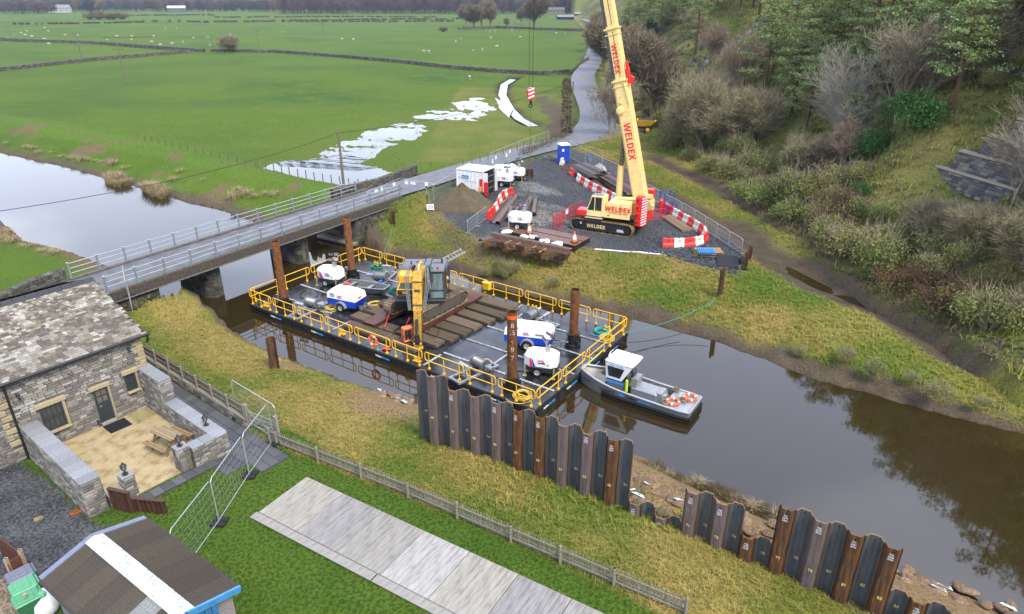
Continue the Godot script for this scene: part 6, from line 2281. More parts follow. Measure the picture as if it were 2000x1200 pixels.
func build_site() -> void:
	# container store
	var a := Vector3(-5.52,2,-67.38)
	var f := Vector3(-3.2,2,-66.22)
	var d := f - a
	var t := thing("storage_container", "white storage container with blue and black sign and open red door", "container", a,atan2(-d.z,d.x))
	var L := 3.05
	var D := 2.4
	var W := Color(0.76,0.76,0.74)
	var m := mb(W)
	var prof := PackedVector2Array()
	for i in 15:
		var x := L*i/14.0
		prof.append(Vector2(x,0.0 if i % 2 == 0 else -0.035))
	for i in 15:
		prof.append(Vector2(L*(14 - i)/14.0,-0.09))
	m.xf = Transform3D(Basis(V(1,0,0),V(0,0,1),V(0,-1,0)),V(0,2.4,0))
	m.prism(prof,2.3)
	m.xf = Transform3D()
	m.box(V(L/2,1.25,-D + 0.04),V(L,2.4,0.06)); m.box(V(0.04,1.25,-D/2),V(0.06,2.4,D - 0.2))
	put("wall_panel",m,M.paint,t)
	m = mb(W)
	m.box(V(L/2,2.5,-D/2),V(L + 0.04,0.1,D + 0.06),0.02)
	put("roof",m,M.paint,t)
	m = mb(W*0.9)
	for q in [[0.03,0.0],[L - 0.03,0.0],[0.03,-D],[L - 0.03,-D]]: m.box(V(q[0],1.25,q[1]),V(0.1,2.5,0.1),0.01)
	for z in [0.0,-D]: m.box(V(L/2,0.06,z),V(L,0.12,0.08))
	put("frame",m,M.paint,t)
	m = mb(Color(0.30,0.20,0.12))
	for i in 12: m.box(V(0.15 + i*0.25,2.46,0.045),V(0.12,0.02,0.01))
	put("rust_marks",m,M.matt,t)
	m = mb(Color(0.65,0.02,0.03))
	m.box(V(L - 0.2,0.98,0.02),V(0.5,1.55,0.03))
	put("red_panel",m,M.paint,t)
	m = mb(Color(0.65,0.02,0.03))
	m.box(V(L + 0.22,1.25,0.0),V(0.5,2.3,0.05),0.01)
	m.col = W
	m.box(V(L + 0.22,1.95,0.0),V(0.5,0.9,0.055),0.01)
	put("door",m,M.paint,t)
	m = mb(W*0.85)
	m.box(V(L + 0.12,1.25,-D),V(0.05,2.3,0.5),0.01)
	put("door",m,M.paint,t)
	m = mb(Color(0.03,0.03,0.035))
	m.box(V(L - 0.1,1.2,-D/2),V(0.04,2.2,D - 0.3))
	m.col = Color(0.3,0.3,0.32)
	for y in [0.6,1.2,1.8]: m.box(V(L - 0.06,y,-D/2),V(0.05,0.05,D - 0.4))
	put("dark_inside",m,M.matt,t)
	m = mb(Color(0.02,0.3,0.62))
	m.box(V(0.98,1.93,0.022),V(0.8,0.1,0.015)); m.box(V(0.98,1.66,0.022),V(0.8,0.07,0.015))
	m.col = Color(0.01,0.015,0.03)
	m.box(V(0.98,1.79,0.022),V(0.8,0.17,0.015))
	put("sign_board",m,M.mark,t)
	text("lettering", "VolkerBrooks", 0.12,Transform3D(Basis.IDENTITY,V(0.98,1.79,0.034)),M.white_print,t)
	m = mb(Color(0.03,0.03,0.04))
	for x in [0.25,0.42,1.05,1.3,1.55,1.85,2.1]: m.box(V(x,1.42 if x > 0.5 else 1.7,0.02),V(0.06,0.1,0.015))
	put("fixings",m,M.mark,t)
	cone(Vector3(-2.52,2,-66.99),"traffic cone standing at the open container door")
	cone(Vector3(1.42,2.47,-53.17),"traffic cone in front of the lighting tower on the steel platform")
	cone(Vector3(4.91,2.47,-51),"traffic cone on the right end of the steel platform")
	m = mb(Color(0.035,0.035,0.04))
	m.box(V(0,0.3,0),V(0.8,0.6,0.6),0.12)
	m.col = Color(0.75,0.25,0.02)
	m.box(V(-0.35,0.55,0.1),V(0.3,0.9,0.12),0.03)
	var o := put("rubbish_bag",m,M.plastic)
	o.position = Vector3(-2.74,2,-66.22)
	tag(o,"dark bag with an orange strip leaning by the container door", "bag")
	t = thing("bulk_bag", "white bulk bag on red base between the container and lighting tower", "bulk bag", Vector3(-1.89,2,-70.68),0.2)
	m = mb(Color(0.7,0.68,0.72))
	m.box(V(0,0.62,0),V(0.95,0.95,0.9),0.14)
	m.ball(V(0.05,1.08,0),V(0.4,0.14,0.36),12,6)
	put("sack",m,M.plastic,t)
	m = mb(Color(0.62,0.04,0.05))
	m.box(V(0,0.12,0),V(1.1,0.2,1.05),0.03)
	put("red_pallet",m,M.plastic,t)
	m = mb(Color(0.10,0.045,0.03))
	m.box(V(0,0.65,0),V(1.1,0.9,0.06)); m.box(V(-0.5,0.2,0),V(0.07,0.4,0.07)); m.box(V(0.5,0.2,0),V(0.07,0.4,0.07))
	o = put("notice_frame",m,M.steel)
	o.position = Vector3(1.78,2,-73.34)
	tag(o,"brown rusty board on legs standing right of the rear lighting tower", "board")
	# portable toilet
	t = thing("portable_toilet", "blue portable toilet with white roof at the far end of the gravel", "toilet", Vector3(6.12,2,-81.42),0.35)
	m = mb(Color(0.006,0.05,0.42))
	m.box(V(0,1.1,0),V(1.12,2.1,1.12),0.05)
	for x in [-0.35,0.0,0.35]: m.box(V(x,1.1,0.562),V(0.04,1.9,0.02)); m.box(V(0.562,1.1,x),V(0.02,1.9,0.04))
	put("cabin",m,M.plastic,t)
	m = mb(Color(0.72,0.73,0.75))
	m.hexa([V(-0.6,2.15,-0.6),V(0.6,2.15,-0.6),V(0.6,2.15,0.6),V(-0.6,2.15,0.6)],[V(-0.5,2.32,-0.5),V(0.5,2.32,-0.5),V(0.5,2.32,0.5),V(-0.5,2.32,0.5)])
	put("roof",m,M.plastic,t)
	m = mb(Color(0.72,0.72,0.74))
	m.box(V(-0.3,1.6,0.575),V(0.26,0.3,0.01))
	m.col = Color(0.6,0.03,0.05)
	m.box(V(-0.3,1.64,0.582),V(0.12,0.12,0.006))
	put("door_sign",m,M.mark,t)
	heap("spoil_heap", Vector3(-4.7,1.95,-62.75),3.5,2.6,2.15,Color(0.15,0.118,0.075),"large brown spoil heap in front of the white container", "soil heap")
	heap("rubble_heap", Vector3(6.67,1.95,-78.17),1.5,1.0,0.6,Color(0.10,0.07,0.05),"small brown rubble heap between toilet and stacked piles", "soil heap", 0.4)
	# camera mast with its solar panel
	t = thing("camera_mast", "slim camera mast with white head and solar panel on the grass", "camera mast", Vector3(-7.86,2,-61.56),0.2)
	m = mb(Color(0.05,0.05,0.055))
	m.tube(V(0,0,0),V(0,1.4,0),0.05,0.05,8)
	m.col = Color(0.4,0.42,0.44)
	m.tube(V(0,1.4,0),V(0,2.3,0),0.035,0.035,8)
	put("mast",m,M.galv,t)
	m = mb(Color(0.75,0.75,0.75))
	m.box(V(0,2.4,0),V(0.26,0.3,0.26),0.05)
	m.col = Color(0.01,0.01,0.01)
	m.ball(V(0,2.2,0),V(0.1,0.1,0.1),10,6)
	put("camera_head",m,M.gloss,t)
	m = mb(Color(0.7,0.7,0.7))
	m.xf = Transform3D(Basis(Vector3.RIGHT,-0.7),V(0.25,0.32,0.25))
	m.box(Vector3.ZERO,V(0.62,0.52,0.03))
	put("panel_frame",m,M.galv,t)
	for i in 4:
		for j in 3:
			m = mb(Color(0.03,0.045,0.10))
			m.xf = Transform3D(Basis(Vector3.RIGHT,-0.7),V(0.25,0.32,0.25))
			m.box(V(-0.21 + i*0.14,-0.155 + j*0.155,0.018),V(0.125,0.14,0.008))
			put("solar_cell",m,M.gloss,t)
	# gangway from the bank to the barge
	a = Vector3(-3.81,1.95,-50.55)
	var b := on_barge(-5.6,5.3,0.75)
	var v := (b - a)
	t = thing("gangway", "narrow grey plank gangway with bare posts from the bank to the barge", "gangway", a,atan2(-v.z,v.x))
	t.rotation.z = asin(v.y/v.length())
	var n := int(v.length()/0.28)
	for s in [-0.36,0.36]:
		m = mb(Color(0.36,0.36,0.34))
		m.box(V(v.length()/2,-0.03,s),V(v.length(),0.14,0.12),0.01)
		put("side_beam",m,M.wood,t)
	for i in n:
		m = mb(Color(0.30,0.27,0.22)*rf(0.8,1.15))
		m.box(V(0.2 + i*0.28,0.0,0),V(0.1,0.06,0.62))
		put("rung",m,M.wood,t)
	for i in 5:
		for s in [-0.4,0.4]:
			m = mb(Color(0.3,0.32,0.33))
			m.tube(V(0.5 + i*(v.length() - 1)/4.0,0,s),V(0.5 + i*(v.length() - 1)/4.0,1.0,s),0.02,0.02,6)
			put("post",m,M.galv,t)
	# timber mats, pallets, blue frames and the membrane roll at the right end
	for i in 2:
		m = timber(4.3,0.52,0.2,Color(0.22,0.155,0.095)*(1.0 + i*0.15))
		o = put("timber_mat",m,M.wood)
		var p0 := Vector3(13.82,2,-59.28)
		var p1 := Vector3(14.87,2,-54.74)
		o.position = (p0 + p1)/2 + V(-0.28 + i*0.5,0.0,0.05 - i*0.3)
		o.rotation.y = atan2(-(p1 - p0).z,(p1 - p0).x)
		tag(o,["left timber of the pair lying behind the crane", "right timber of the pair lying behind the crane"][i],"timber mat", "timber mats behind the crane")
	for k in 3:
		t = thing("wooden_pallet", ["lowest wooden pallet of the pile on the dark stone", "middle wooden pallet of the pile on the dark stone", "upper wooden pallet of the pile beneath the blue one"][k],"pallet", Vector3(14.87,2,-49.13) + V(k*0.06,k*0.16,0),-0.15 + k*0.07,"pallets on the dark stone")
		for i in 6:
			m = mb(Color(0.42,0.30,0.14)*rf(0.8,1.2))
			m.box(V(0,0.135,-0.5 + i*0.2),V(2.0,0.025,0.12))
			put("top_board",m,M.wood,t)
		for x in [-0.9,0.0,0.9]:
			m = mb(Color(0.32,0.22,0.11))
			m.box(V(x,0.065,0),V(0.12,0.1,1.1))
			put("bearer",m,M.wood,t)
	t = thing("blue_pallet", "bright blue slatted pallet lying on the wooden pallets", "pallet", Vector3(14.66,2.5,-48.66),-0.1,"pallets on the dark stone")
	for i in 8:
		m = mb(Color(0.02,0.22,0.62))
		m.box(V(-0.56 + i*0.16,0.13,0),V(0.10,0.03,1.0),0.006)
		put("top_board",m,M.plastic,t)
	for z in [-0.45,0.0,0.45]:
		m = mb(Color(0.015,0.13,0.4))
		m.box(V(0,0.05,z),V(1.22,0.11,0.1),0.01)
		put("bearer",m,M.plastic,t)
	for k in 2:
		t = thing("blue_stillage", ["tall blue steel stillage frame behind the crane counterweight", "lower blue steel stillage frame beside the barriers behind the crane"][k],"stillage", [Vector3(14.34,2,-61.56),Vector3(14.37,2,-60.56)][k],0.3,"blue stillage frames")
		m = mb(Color(0.015,0.06,0.30))
		var hh: float = [1.7,0.9][k]
		for x in [-0.5,0.5]:
			for z in [-0.4,0.4]:
				m.bar(V(x,0,z),V(x,hh,z),0.06,0.06)
		for y in [0.12,hh*0.5,hh]:
			for z in [-0.4,0.4]: m.bar(V(-0.5,y,z),V(0.5,y,z),0.05,0.05)
			for x in [-0.5,0.5]: m.bar(V(x,y,-0.4),V(x,y,0.4),0.05,0.05)
		put("frame",m,M.paint,t)
	m = mb(Color(0.6,0.02,0.02))
	m.lathe([Vector2(0.2,0),Vector2(0.2,1.1),Vector2(0.08,1.3),Vector2(0,1.3)],14)
	m.lathe([Vector2(0.2,0),Vector2(0.2,0.8),Vector2(0.08,1.0),Vector2(0,1.0)],14,V(0.45,0,0.15))
	o = put("gas_bottles",m,M.gloss)
	o.position = Vector3(13.65,2,-60.73)
	tag(o,"pair of red gas bottles behind the crane's counterweight", "gas bottle")
	t = thing("membrane_roll", "black membrane sheet rolled out over the dark stone edge", "membrane roll", Vector3(16.24,1.75,-46.25),1.35)
	m = mb(Color(0.018,0.019,0.021))
	for k in 2:
		m.tube(V(0,0.2,k*0.6),V(1.9,0.45,k*0.6),0.21,0.21,14)
	put("roll",m,M.rubber,t)
	m = mb(Color(0.022,0.023,0.026))
	m.hexa([V(0.1,0.35,-1.3),V(1.9,0.62,-1.3),V(1.9,0.62,0.2),V(0.1,0.35,0.2)],[V(0.1,0.38,-1.3),V(1.9,0.65,-1.3),V(1.9,0.65,0.2),V(0.1,0.38,0.2)])
	put("loose_sheet",m,M.rubber,t)
	# white membrane edge along the gravel
	m = mb(Color(0.66,0.67,0.68))
	var e := [Vector3(6.42,2.03,-50.56),Vector3(7.59,2.02,-50.35),Vector3(8.74,2.02,-50),Vector3(9.92,2,-49.94),Vector3(11.43,1.98,-49.53),Vector3(12.5,1.96,-49.01),Vector3(13.28,1.95,-48.15),Vector3(14.45,1.92,-47.47),Vector3(15.48,1.9,-46.79)]
	for i in e.size() - 1:
		var w := rf(0.05,0.2)
		m.hexa([e[i],e[i + 1],e[i + 1] + V(0.03,0,w),e[i] + V(0.03,0,w)],[e[i] + V(0,0.06,-0.02),e[i + 1] + V(0,0.06,-0.02),e[i + 1] + V(0.03,0.05,w),e[i] + V(0.03,0.05,w)])
	tag(put("membrane_edge", m,M.plastic),"white membrane edge showing along the front of the gravel", "membrane")
	heap("white_bag", Vector3(9.8,2.2,-76.33),1.3,0.9,0.9,Color(0.5,0.56,0.62),"pale blue wrapped heap behind the mesh fence near the stacked piles", "wrapped heap", 0.05)
	# dumper on the track below the hill
	t = thing("site_dumper", "yellow site dumper parked on the track beyond the crane", "dumper", Vector3(18.94,2,-101.86),-0.25)
	var dy := Color(0.72,0.40,0.015)
	m = mb(dy)
	m.hexa([V(-0.3,0.95,-0.7),V(1.2,0.95,-0.7),V(1.2,0.95,0.7),V(-0.3,0.95,0.7)],[V(-0.7,1.85,-1.0),V(2.1,1.75,-1.0),V(2.1,1.75,1.0),V(-0.7,1.85,1.0)])
	put("skip",m,M.paint,t)
	m = mb(Color(0.10,0.09,0.08))
	m.hexa([V(-0.6,1.83,-0.9),V(1.9,1.74,-0.9),V(1.9,1.74,0.9),V(-0.6,1.83,0.9)],[V(-0.2,1.95,-0.5),V(1.4,1.9,-0.5),V(1.4,1.9,0.5),V(-0.2,1.95,0.5)])
	put("load",m,M.soil,t)
	m = mb(Color(0.02,0.02,0.022))
	m.box(V(-0.4,0.7,0),V(3.2,0.35,0.9),0.04); m.box(V(-1.7,1.15,0),V(1.0,0.7,1.2),0.08)
	m.bar(V(-1.2,1.2,0.6),V(-1.15,2.7,0.6),0.08,0.08); m.bar(V(-1.2,1.2,-0.6),V(-1.15,2.7,-0.6),0.08,0.08); m.bar(V(-1.15,2.7,0.6),V(-1.15,2.7,-0.6),0.08,0.08)
	put("chassis",m,M.paint,t)
	m = mb(Color(0.02,0.2,0.12))
	m.box(V(-1.3,1.7,0),V(0.5,0.6,0.5),0.08)
	put("seat",m,M.plastic,t)
	for x in [1.0,-1.5]:
		for s in [-1,1]:
			m = mb(Color(0.018,0.018,0.018))
			m.xf = Transform3D(Basis(Vector3.RIGHT,PI/2),V(x,0.52,s*0.8))
			m.lathe([Vector2(0.3,-0.22),Vector2(0.52,-0.2),Vector2(0.56,0),Vector2(0.52,0.2),Vector2(0.3,0.22)],18)
			var wh := put("wheel",m,M.rubber,t)
			m = mb(dy)
			m.xf = Transform3D(Basis(Vector3.RIGHT,PI/2),V(x,0.52,s*0.8))
			m.lathe([Vector2(0,-0.2),Vector2(0.3,-0.18),Vector2(0.3,0.18),Vector2(0,0.2)],14)
			put("rim",m,M.paint,wh)

# ---------------------------------------------------------------- the cottage, its walled patio and garden
var cot := Transform3D(Basis(Vector3.UP,0.897),Vector3(-20.28,2.0,-24.64))
const HOUSESTONE := [Color(0.40,0.37,0.325),Color(0.29,0.275,0.25),Color(0.50,0.47,0.425),Color(0.35,0.32,0.265),Color(0.26,0.25,0.24),Color(0.56,0.53,0.48)]
const SAND := Color(0.50,0.42,0.26)
const ANTHRACITE := Color(0.030,0.036,0.044)

func window(parent: Node3D,x0: float,x1: float,y0: float,y1: float) -> void:
	var m := mb(ANTHRACITE)
	for x in [x0,x1]: m.bar(V(x,y0,0.0),V(x,y1,0.0),0.08,0.10)
	for y in [y0,y1,(y0 + y1)/2]: m.bar(V(x0,y,0.0),V(x1,y,0.0),0.08,0.07)
	var w := put("window",m,M.paint,parent)
	m = mb(ANTHRACITE)
	for i in range(1,4): m.bar(V(lerpf(x0,x1,i/4.0),y0,0.0),V(lerpf(x0,x1,i/4.0),y1,0.0),0.03,0.05)
	put("glazing_bars",m,M.paint,w)
	m = mb(Color(0.035,0.04,0.042))
	m.box(V((x0 + x1)/2,(y0 + y1)/2,-0.02),V(x1 - x0,y1 - y0,0.02))
	put("pane",m,M.glass,w)

func dressed(parent: Node3D,s: String,at: Vector3,sz: Vector3) -> void:
	var m := mb(SAND*rf(0.9,1.1))
	m.box(at,sz,0.02)
	put(s,m,M.stone,parent)

func build_house() -> void:
	var t := thing("stone_cottage", "grey stone cottage with mossy slate roof beside the walled patio", "house", cot.origin,0.897)
	var m := mb(Color(0.25,0.235,0.21))
	m.box(V(-1.65,1.85,-4.7),V(12.7,3.75,9.36))
	m.hexa([V(4.5,3.7,-9.3),V(4.7,3.7,-9.3),V(4.7,3.7,-0.1),V(4.5,3.7,-0.1)],[V(4.5,5.05,-4.72),V(4.7,5.05,-4.72),V(4.7,5.05,-4.68),V(4.5,5.05,-4.68)])
	var wall := put("wall",m,M.mortar,t)
	var bud := [300]
	var holes := [Rect2(0.0,0.7,1.12,1.6),Rect2(2.2,0.0,0.72,2.15),Rect2(3.6,1.05,0.62,1.3)]
	stones(wall,face(V(-4.0,0,0.0),V(1,0,0)),8.72,3.7,0.33,0.13,"house",HOUSESTONE,bud,[Rect2(4.0,0.7,1.12,1.6),Rect2(6.2,0.0,0.72,2.15),Rect2(7.6,1.05,0.62,1.3)])
	stones(wall,face(V(4.72,0,0),V(0,0,-1)),9.3,3.7,0.3,0.13,"house",HOUSESTONE,bud)
	window(t,0.15,0.93,0.85,2.0)
	window(t,3.69,4.07,1.22,2.03)
	dressed(t,"lintel", V(0.56,2.13,0.06),V(1.2,0.22,0.16)); dressed(t,"sill", V(0.56,0.76,0.09),V(1.05,0.10,0.22)); dressed(t,"window_jamb", V(1.03,1.4,0.05),V(0.12,1.2,0.12))
	dressed(t,"lintel", V(2.52,1.99,0.06),V(0.9,0.2,0.16)); dressed(t,"door_jamb", V(2.88,1.0,0.05),V(0.10,1.75,0.13))
	dressed(t,"lintel", V(3.9,2.17,0.06),V(0.72,0.22,0.16)); dressed(t,"sill", V(3.9,1.13,0.09),V(0.6,0.09,0.2)); dressed(t,"window_jamb", V(4.16,1.6,0.05),V(0.09,0.85,0.12))
	for i in 8:
		dressed(t,"quoin",V(4.58 if i % 2 else 4.5,2.2 + i*0.2,0.03),V(0.30 if i % 2 else 0.46,0.19,0.16))
		dressed(t,"quoin",V(-1.15 if i % 2 else -1.05,0.9 + i*0.3,0.03),V(0.24 if i % 2 else 0.4,0.24,0.16))
	m = mb(ANTHRACITE)
	m.box(V(2.525,0.72,0.02),V(0.54,1.02,0.07),0.01); m.bar(V(2.27,0.2,0.03),V(2.27,1.86,0.03),0.07,0.08); m.bar(V(2.78,0.2,0.03),V(2.78,1.86,0.03),0.07,0.08); m.bar(V(2.27,1.86,0.03),V(2.78,1.86,0.03),0.08,0.07)
	m.col = ANTHRACITE*0.6
	for i in 5: m.box(V(2.34 + i*0.09,0.68,0.058),V(0.008,0.8,0.006))
	var door := put("door",m,M.paint,t)
	for i in 2:
		for j in 2:
			m = mb(Color(0.10,0.09,0.07))
			m.box(V(2.41 + i*0.235,1.36 + j*0.31,0.03),V(0.2,0.27,0.02))
			put("pane",m,M.glass,door)
	m = mb(ANTHRACITE)
	m.bar(V(2.525,1.2,0.04),V(2.525,1.82,0.04),0.035,0.04); m.bar(V(2.29,1.51,0.04),V(2.76,1.51,0.04),0.035,0.04)
	put("glazing_bars",m,M.paint,door)
	m = mb(Color(0.5,0.5,0.5))
	m.tube(V(2.33,1.02,0.07),V(2.43,1.02,0.07),0.012,0.012,6)
	put("handle",m,M.galv,door)
	m = mb(Color(0.4,0.38,0.33))
	m.box(V(2.52,0.1,0.1),V(0.66,0.18,0.22),0.02)
	put("doorstep",m,M.stone,t)
	# roof: slates in courses, wide at the eaves and narrow at the ridge
	var pitch := atan2(1.55,4.95)
	var slope := sqrt(1.55*1.55 + 4.95*4.95)
	var rt := Transform3D(Basis(V(1,0,0),V(0,sin(pitch),-cos(pitch)),V(0,cos(pitch),sin(pitch))),V(-8.0,3.72,0.2))
	m = mb(Color(0.03,0.028,0.025))
	m.xf = rt
	m.box(V(6.5,slope/2,-0.04),V(13.0,slope,0.06))
	m.xf = Transform3D(Basis(V(1,0,0),V(0,sin(pitch),cos(pitch)),V(0,cos(pitch),-sin(pitch))),V(-8.0,3.72,-9.6))
	m.box(V(6.5,slope/2,0.0),V(13.0,slope,0.1))
	var roof := put("roof",m,M.slate,t)
	var tones := [Color(0.29,0.265,0.205),Color(0.20,0.17,0.135),Color(0.37,0.345,0.28),Color(0.40,0.375,0.315),Color(0.24,0.215,0.15),Color(0.14,0.115,0.095),Color(0.50,0.49,0.43),Color(0.27,0.24,0.19)]
	var variants := []
	for i in 16:
		m = mb(tones[i % 8]*rf(0.85,1.15))
		m.hexa([V(-0.49,0,0),V(0.49,rf(-0.03,0.03),0),V(0.49,1.25,-0.4),V(-0.49,1.25,-0.4)],[V(-0.47,0.02,0.6),V(0.47,rf(0.0,0.04),0.6),V(0.47,1.25,0.1),V(-0.47,1.25,0.1)])
		variants.append(m.mesh())
	var y := 0.0
	var course := 0
	var left := 300
	var rest := mb()
	while y < slope - 0.08:
		var ch := lerpf(0.175,0.105,y/slope)
		var x := -rf(0.0,0.2)
		while x < 13.0:
			var cw := ch*rf(0.95,1.75)
			var moss := n_mid.get_noise_2d(x*3.0,y*9.0) + n_fine.get_noise_2d(x*2.0,y*2.0)*0.8
			var k := rng.randi() % 16
			if moss > 0.42: k = [3,6,11,14,2][rng.randi() % 5]
			elif moss < -0.18: k = [1,5,9,13][rng.randi() % 4]
			elif k % 8 == 6 and rng.randf() < 0.8: k = 0
			var tr := rt*Transform3D(Basis.from_scale(V(cw,ch,0.035)),V(x + cw/2,y,0.0))
			if x + cw < 13.05 and x > 5.0:
				if left > 0 and x > 7.0:
					left -= 1
					var o := put("slate",variants[k],M.slate,roof)
					o.transform = tr
				else:
					rest.col = tones[k % 8]*rf(0.85,1.15)
					rest.xf = tr
					rest.hexa([V(-0.49,0,0),V(0.49,0,0),V(0.49,1.25,-0.4),V(-0.49,1.25,-0.4)],[V(-0.47,0.02,0.6),V(0.47,0.02,0.6),V(0.47,1.25,0.1),V(-0.47,1.25,0.1)])
			x += cw
		y += ch
		course += 1
	put("slates", rest,M.slate,roof).set_meta("kind", "stuff")
	for i in 17:
		m = mb(Color(0.06,0.058,0.07)*rf(0.85,1.2))
		m.hexa([V(-3.5 + i*0.5,5.2,-4.97),V(-3.02 + i*0.5,5.2,-4.97),V(-3.02 + i*0.5,5.2,-4.47),V(-3.5 + i*0.5,5.2,-4.47)],[V(-3.5 + i*0.5,5.35,-4.78),V(-3.02 + i*0.5,5.35,-4.78),V(-3.02 + i*0.5,5.35,-4.66),V(-3.5 + i*0.5,5.35,-4.66)])
		put("ridge_tile",m,M.slate,roof)
	m = mb(Color(0.012,0.012,0.014))
	m.tube(V(-8,3.70,0.27),V(5.06,3.74,0.27),0.075,0.075,10)
	m.path([V(5.0,3.68,0.2),V(5.0,3.4,0.12),V(4.98,3.25,0.06)],0.05,8)
	put("gutter",m,M.plastic,t)
	m = mb(Color(0.012,0.012,0.014))
	m.path([V(-0.82,3.65,0.25),V(-0.82,3.4,0.12),V(-0.82,0.0,0.12)],0.05,8)
	put("downpipe",m,M.plastic,t)
	for q in [V(-0.45,3.0,0.12),V(4.1,3.3,0.12),V(2.1,0.35,0.1)]:
		m = mb(Color(0.012,0.012,0.014))
		m.box(q,V(0.14,0.12,0.12),0.02)
		m.tube(q,q + V(0.0,-0.12,0.14),0.04,0.06,8)
		put("wall_lamp",m,M.plastic,t)

func wall_box(t: Node3D,x0: float,x1: float,z0: float,z1: float,h: float,bud: Array,faces := "nesw",cope := true) -> void:
	var m := mb(Color(0.22,0.205,0.18))
	m.box(V((x0 + x1)/2,h/2 - 0.1,(z0 + z1)/2),V(x1 - x0 - 0.02,h + 0.2,z1 - z0 - 0.02))
	put("core",m,M.mortar,t)
	if "s" in faces: stones(t,face(V(x0,0,z1),V(1,0,0)),x1 - x0,h,0.27,0.13,"house", HOUSESTONE,bud)
	if "n" in faces: stones(t,face(V(x1,0,z0),V(-1,0,0)),x1 - x0,h,0.27,0.13,"house", HOUSESTONE,bud)
	if "e" in faces: stones(t,face(V(x1,0,z1),V(0,0,-1)),z1 - z0,h,0.27,0.13,"house", HOUSESTONE,bud)
	if "w" in faces: stones(t,face(V(x0,0,z0),V(0,0,1)),z1 - z0,h,0.27,0.13,"house", HOUSESTONE,bud)
	if not cope: return
	var long_x := x1 - x0 > z1 - z0
	var n := maxi(1,roundi((x1 - x0 if long_x else z1 - z0)/0.52))
	for i in n:
		m = mb(Color(0.30,0.31,0.33)*rf(0.85,1.15))
		var a := i/float(n)
		var b := (i + 0.98)/float(n)
		if long_x: m.box(V(lerpf(x0,x1,(a + b)/2),h + 0.035,(z0 + z1)/2),V((x1 - x0)*(b - a),0.07,z1 - z0 + 0.08),0.012)
		else: m.box(V((x0 + x1)/2,h + 0.035,lerpf(z0,z1,(a + b)/2)),V(x1 - x0 + 0.08,0.07,(z1 - z0)*(b - a)),0.012)
		put("coping_slab",m,M.slate,t)

func garden_wall(label: String) -> Node3D:
	return thing("garden_wall", label,"stone wall", cot.origin,0.897,"stone walls round the patio")

func lantern(p: Vector3,label: String) -> void:
	var t := thing("lantern", label,"lantern", cot*p,0.5,"black lanterns on the patio walls")
	var m := mb(Color(0.012,0.013,0.014))
	m.lathe([Vector2(0.12,0),Vector2(0.12,0.03),Vector2(0.03,0.06),Vector2(0.025,0.16),Vector2(0.07,0.2),Vector2(0.09,0.22)],10)
	m.lathe([Vector2(0.14,0.40),Vector2(0.05,0.48),Vector2(0.03,0.54),Vector2(0,0.56)],6)
	for i in 6:
		var a := TAU*i/6
		m.bar(V(cos(a)*0.085,0.22,sin(a)*0.085),V(cos(a)*0.12,0.41,sin(a)*0.12),0.015,0.015)
	put("frame",m,M.paint,t)
	m = mb(Color(0.2,0.22,0.22))
	m.lathe([Vector2(0.075,0.22),Vector2(0.108,0.40)],6)
	put("glass",m,M.glass,t)

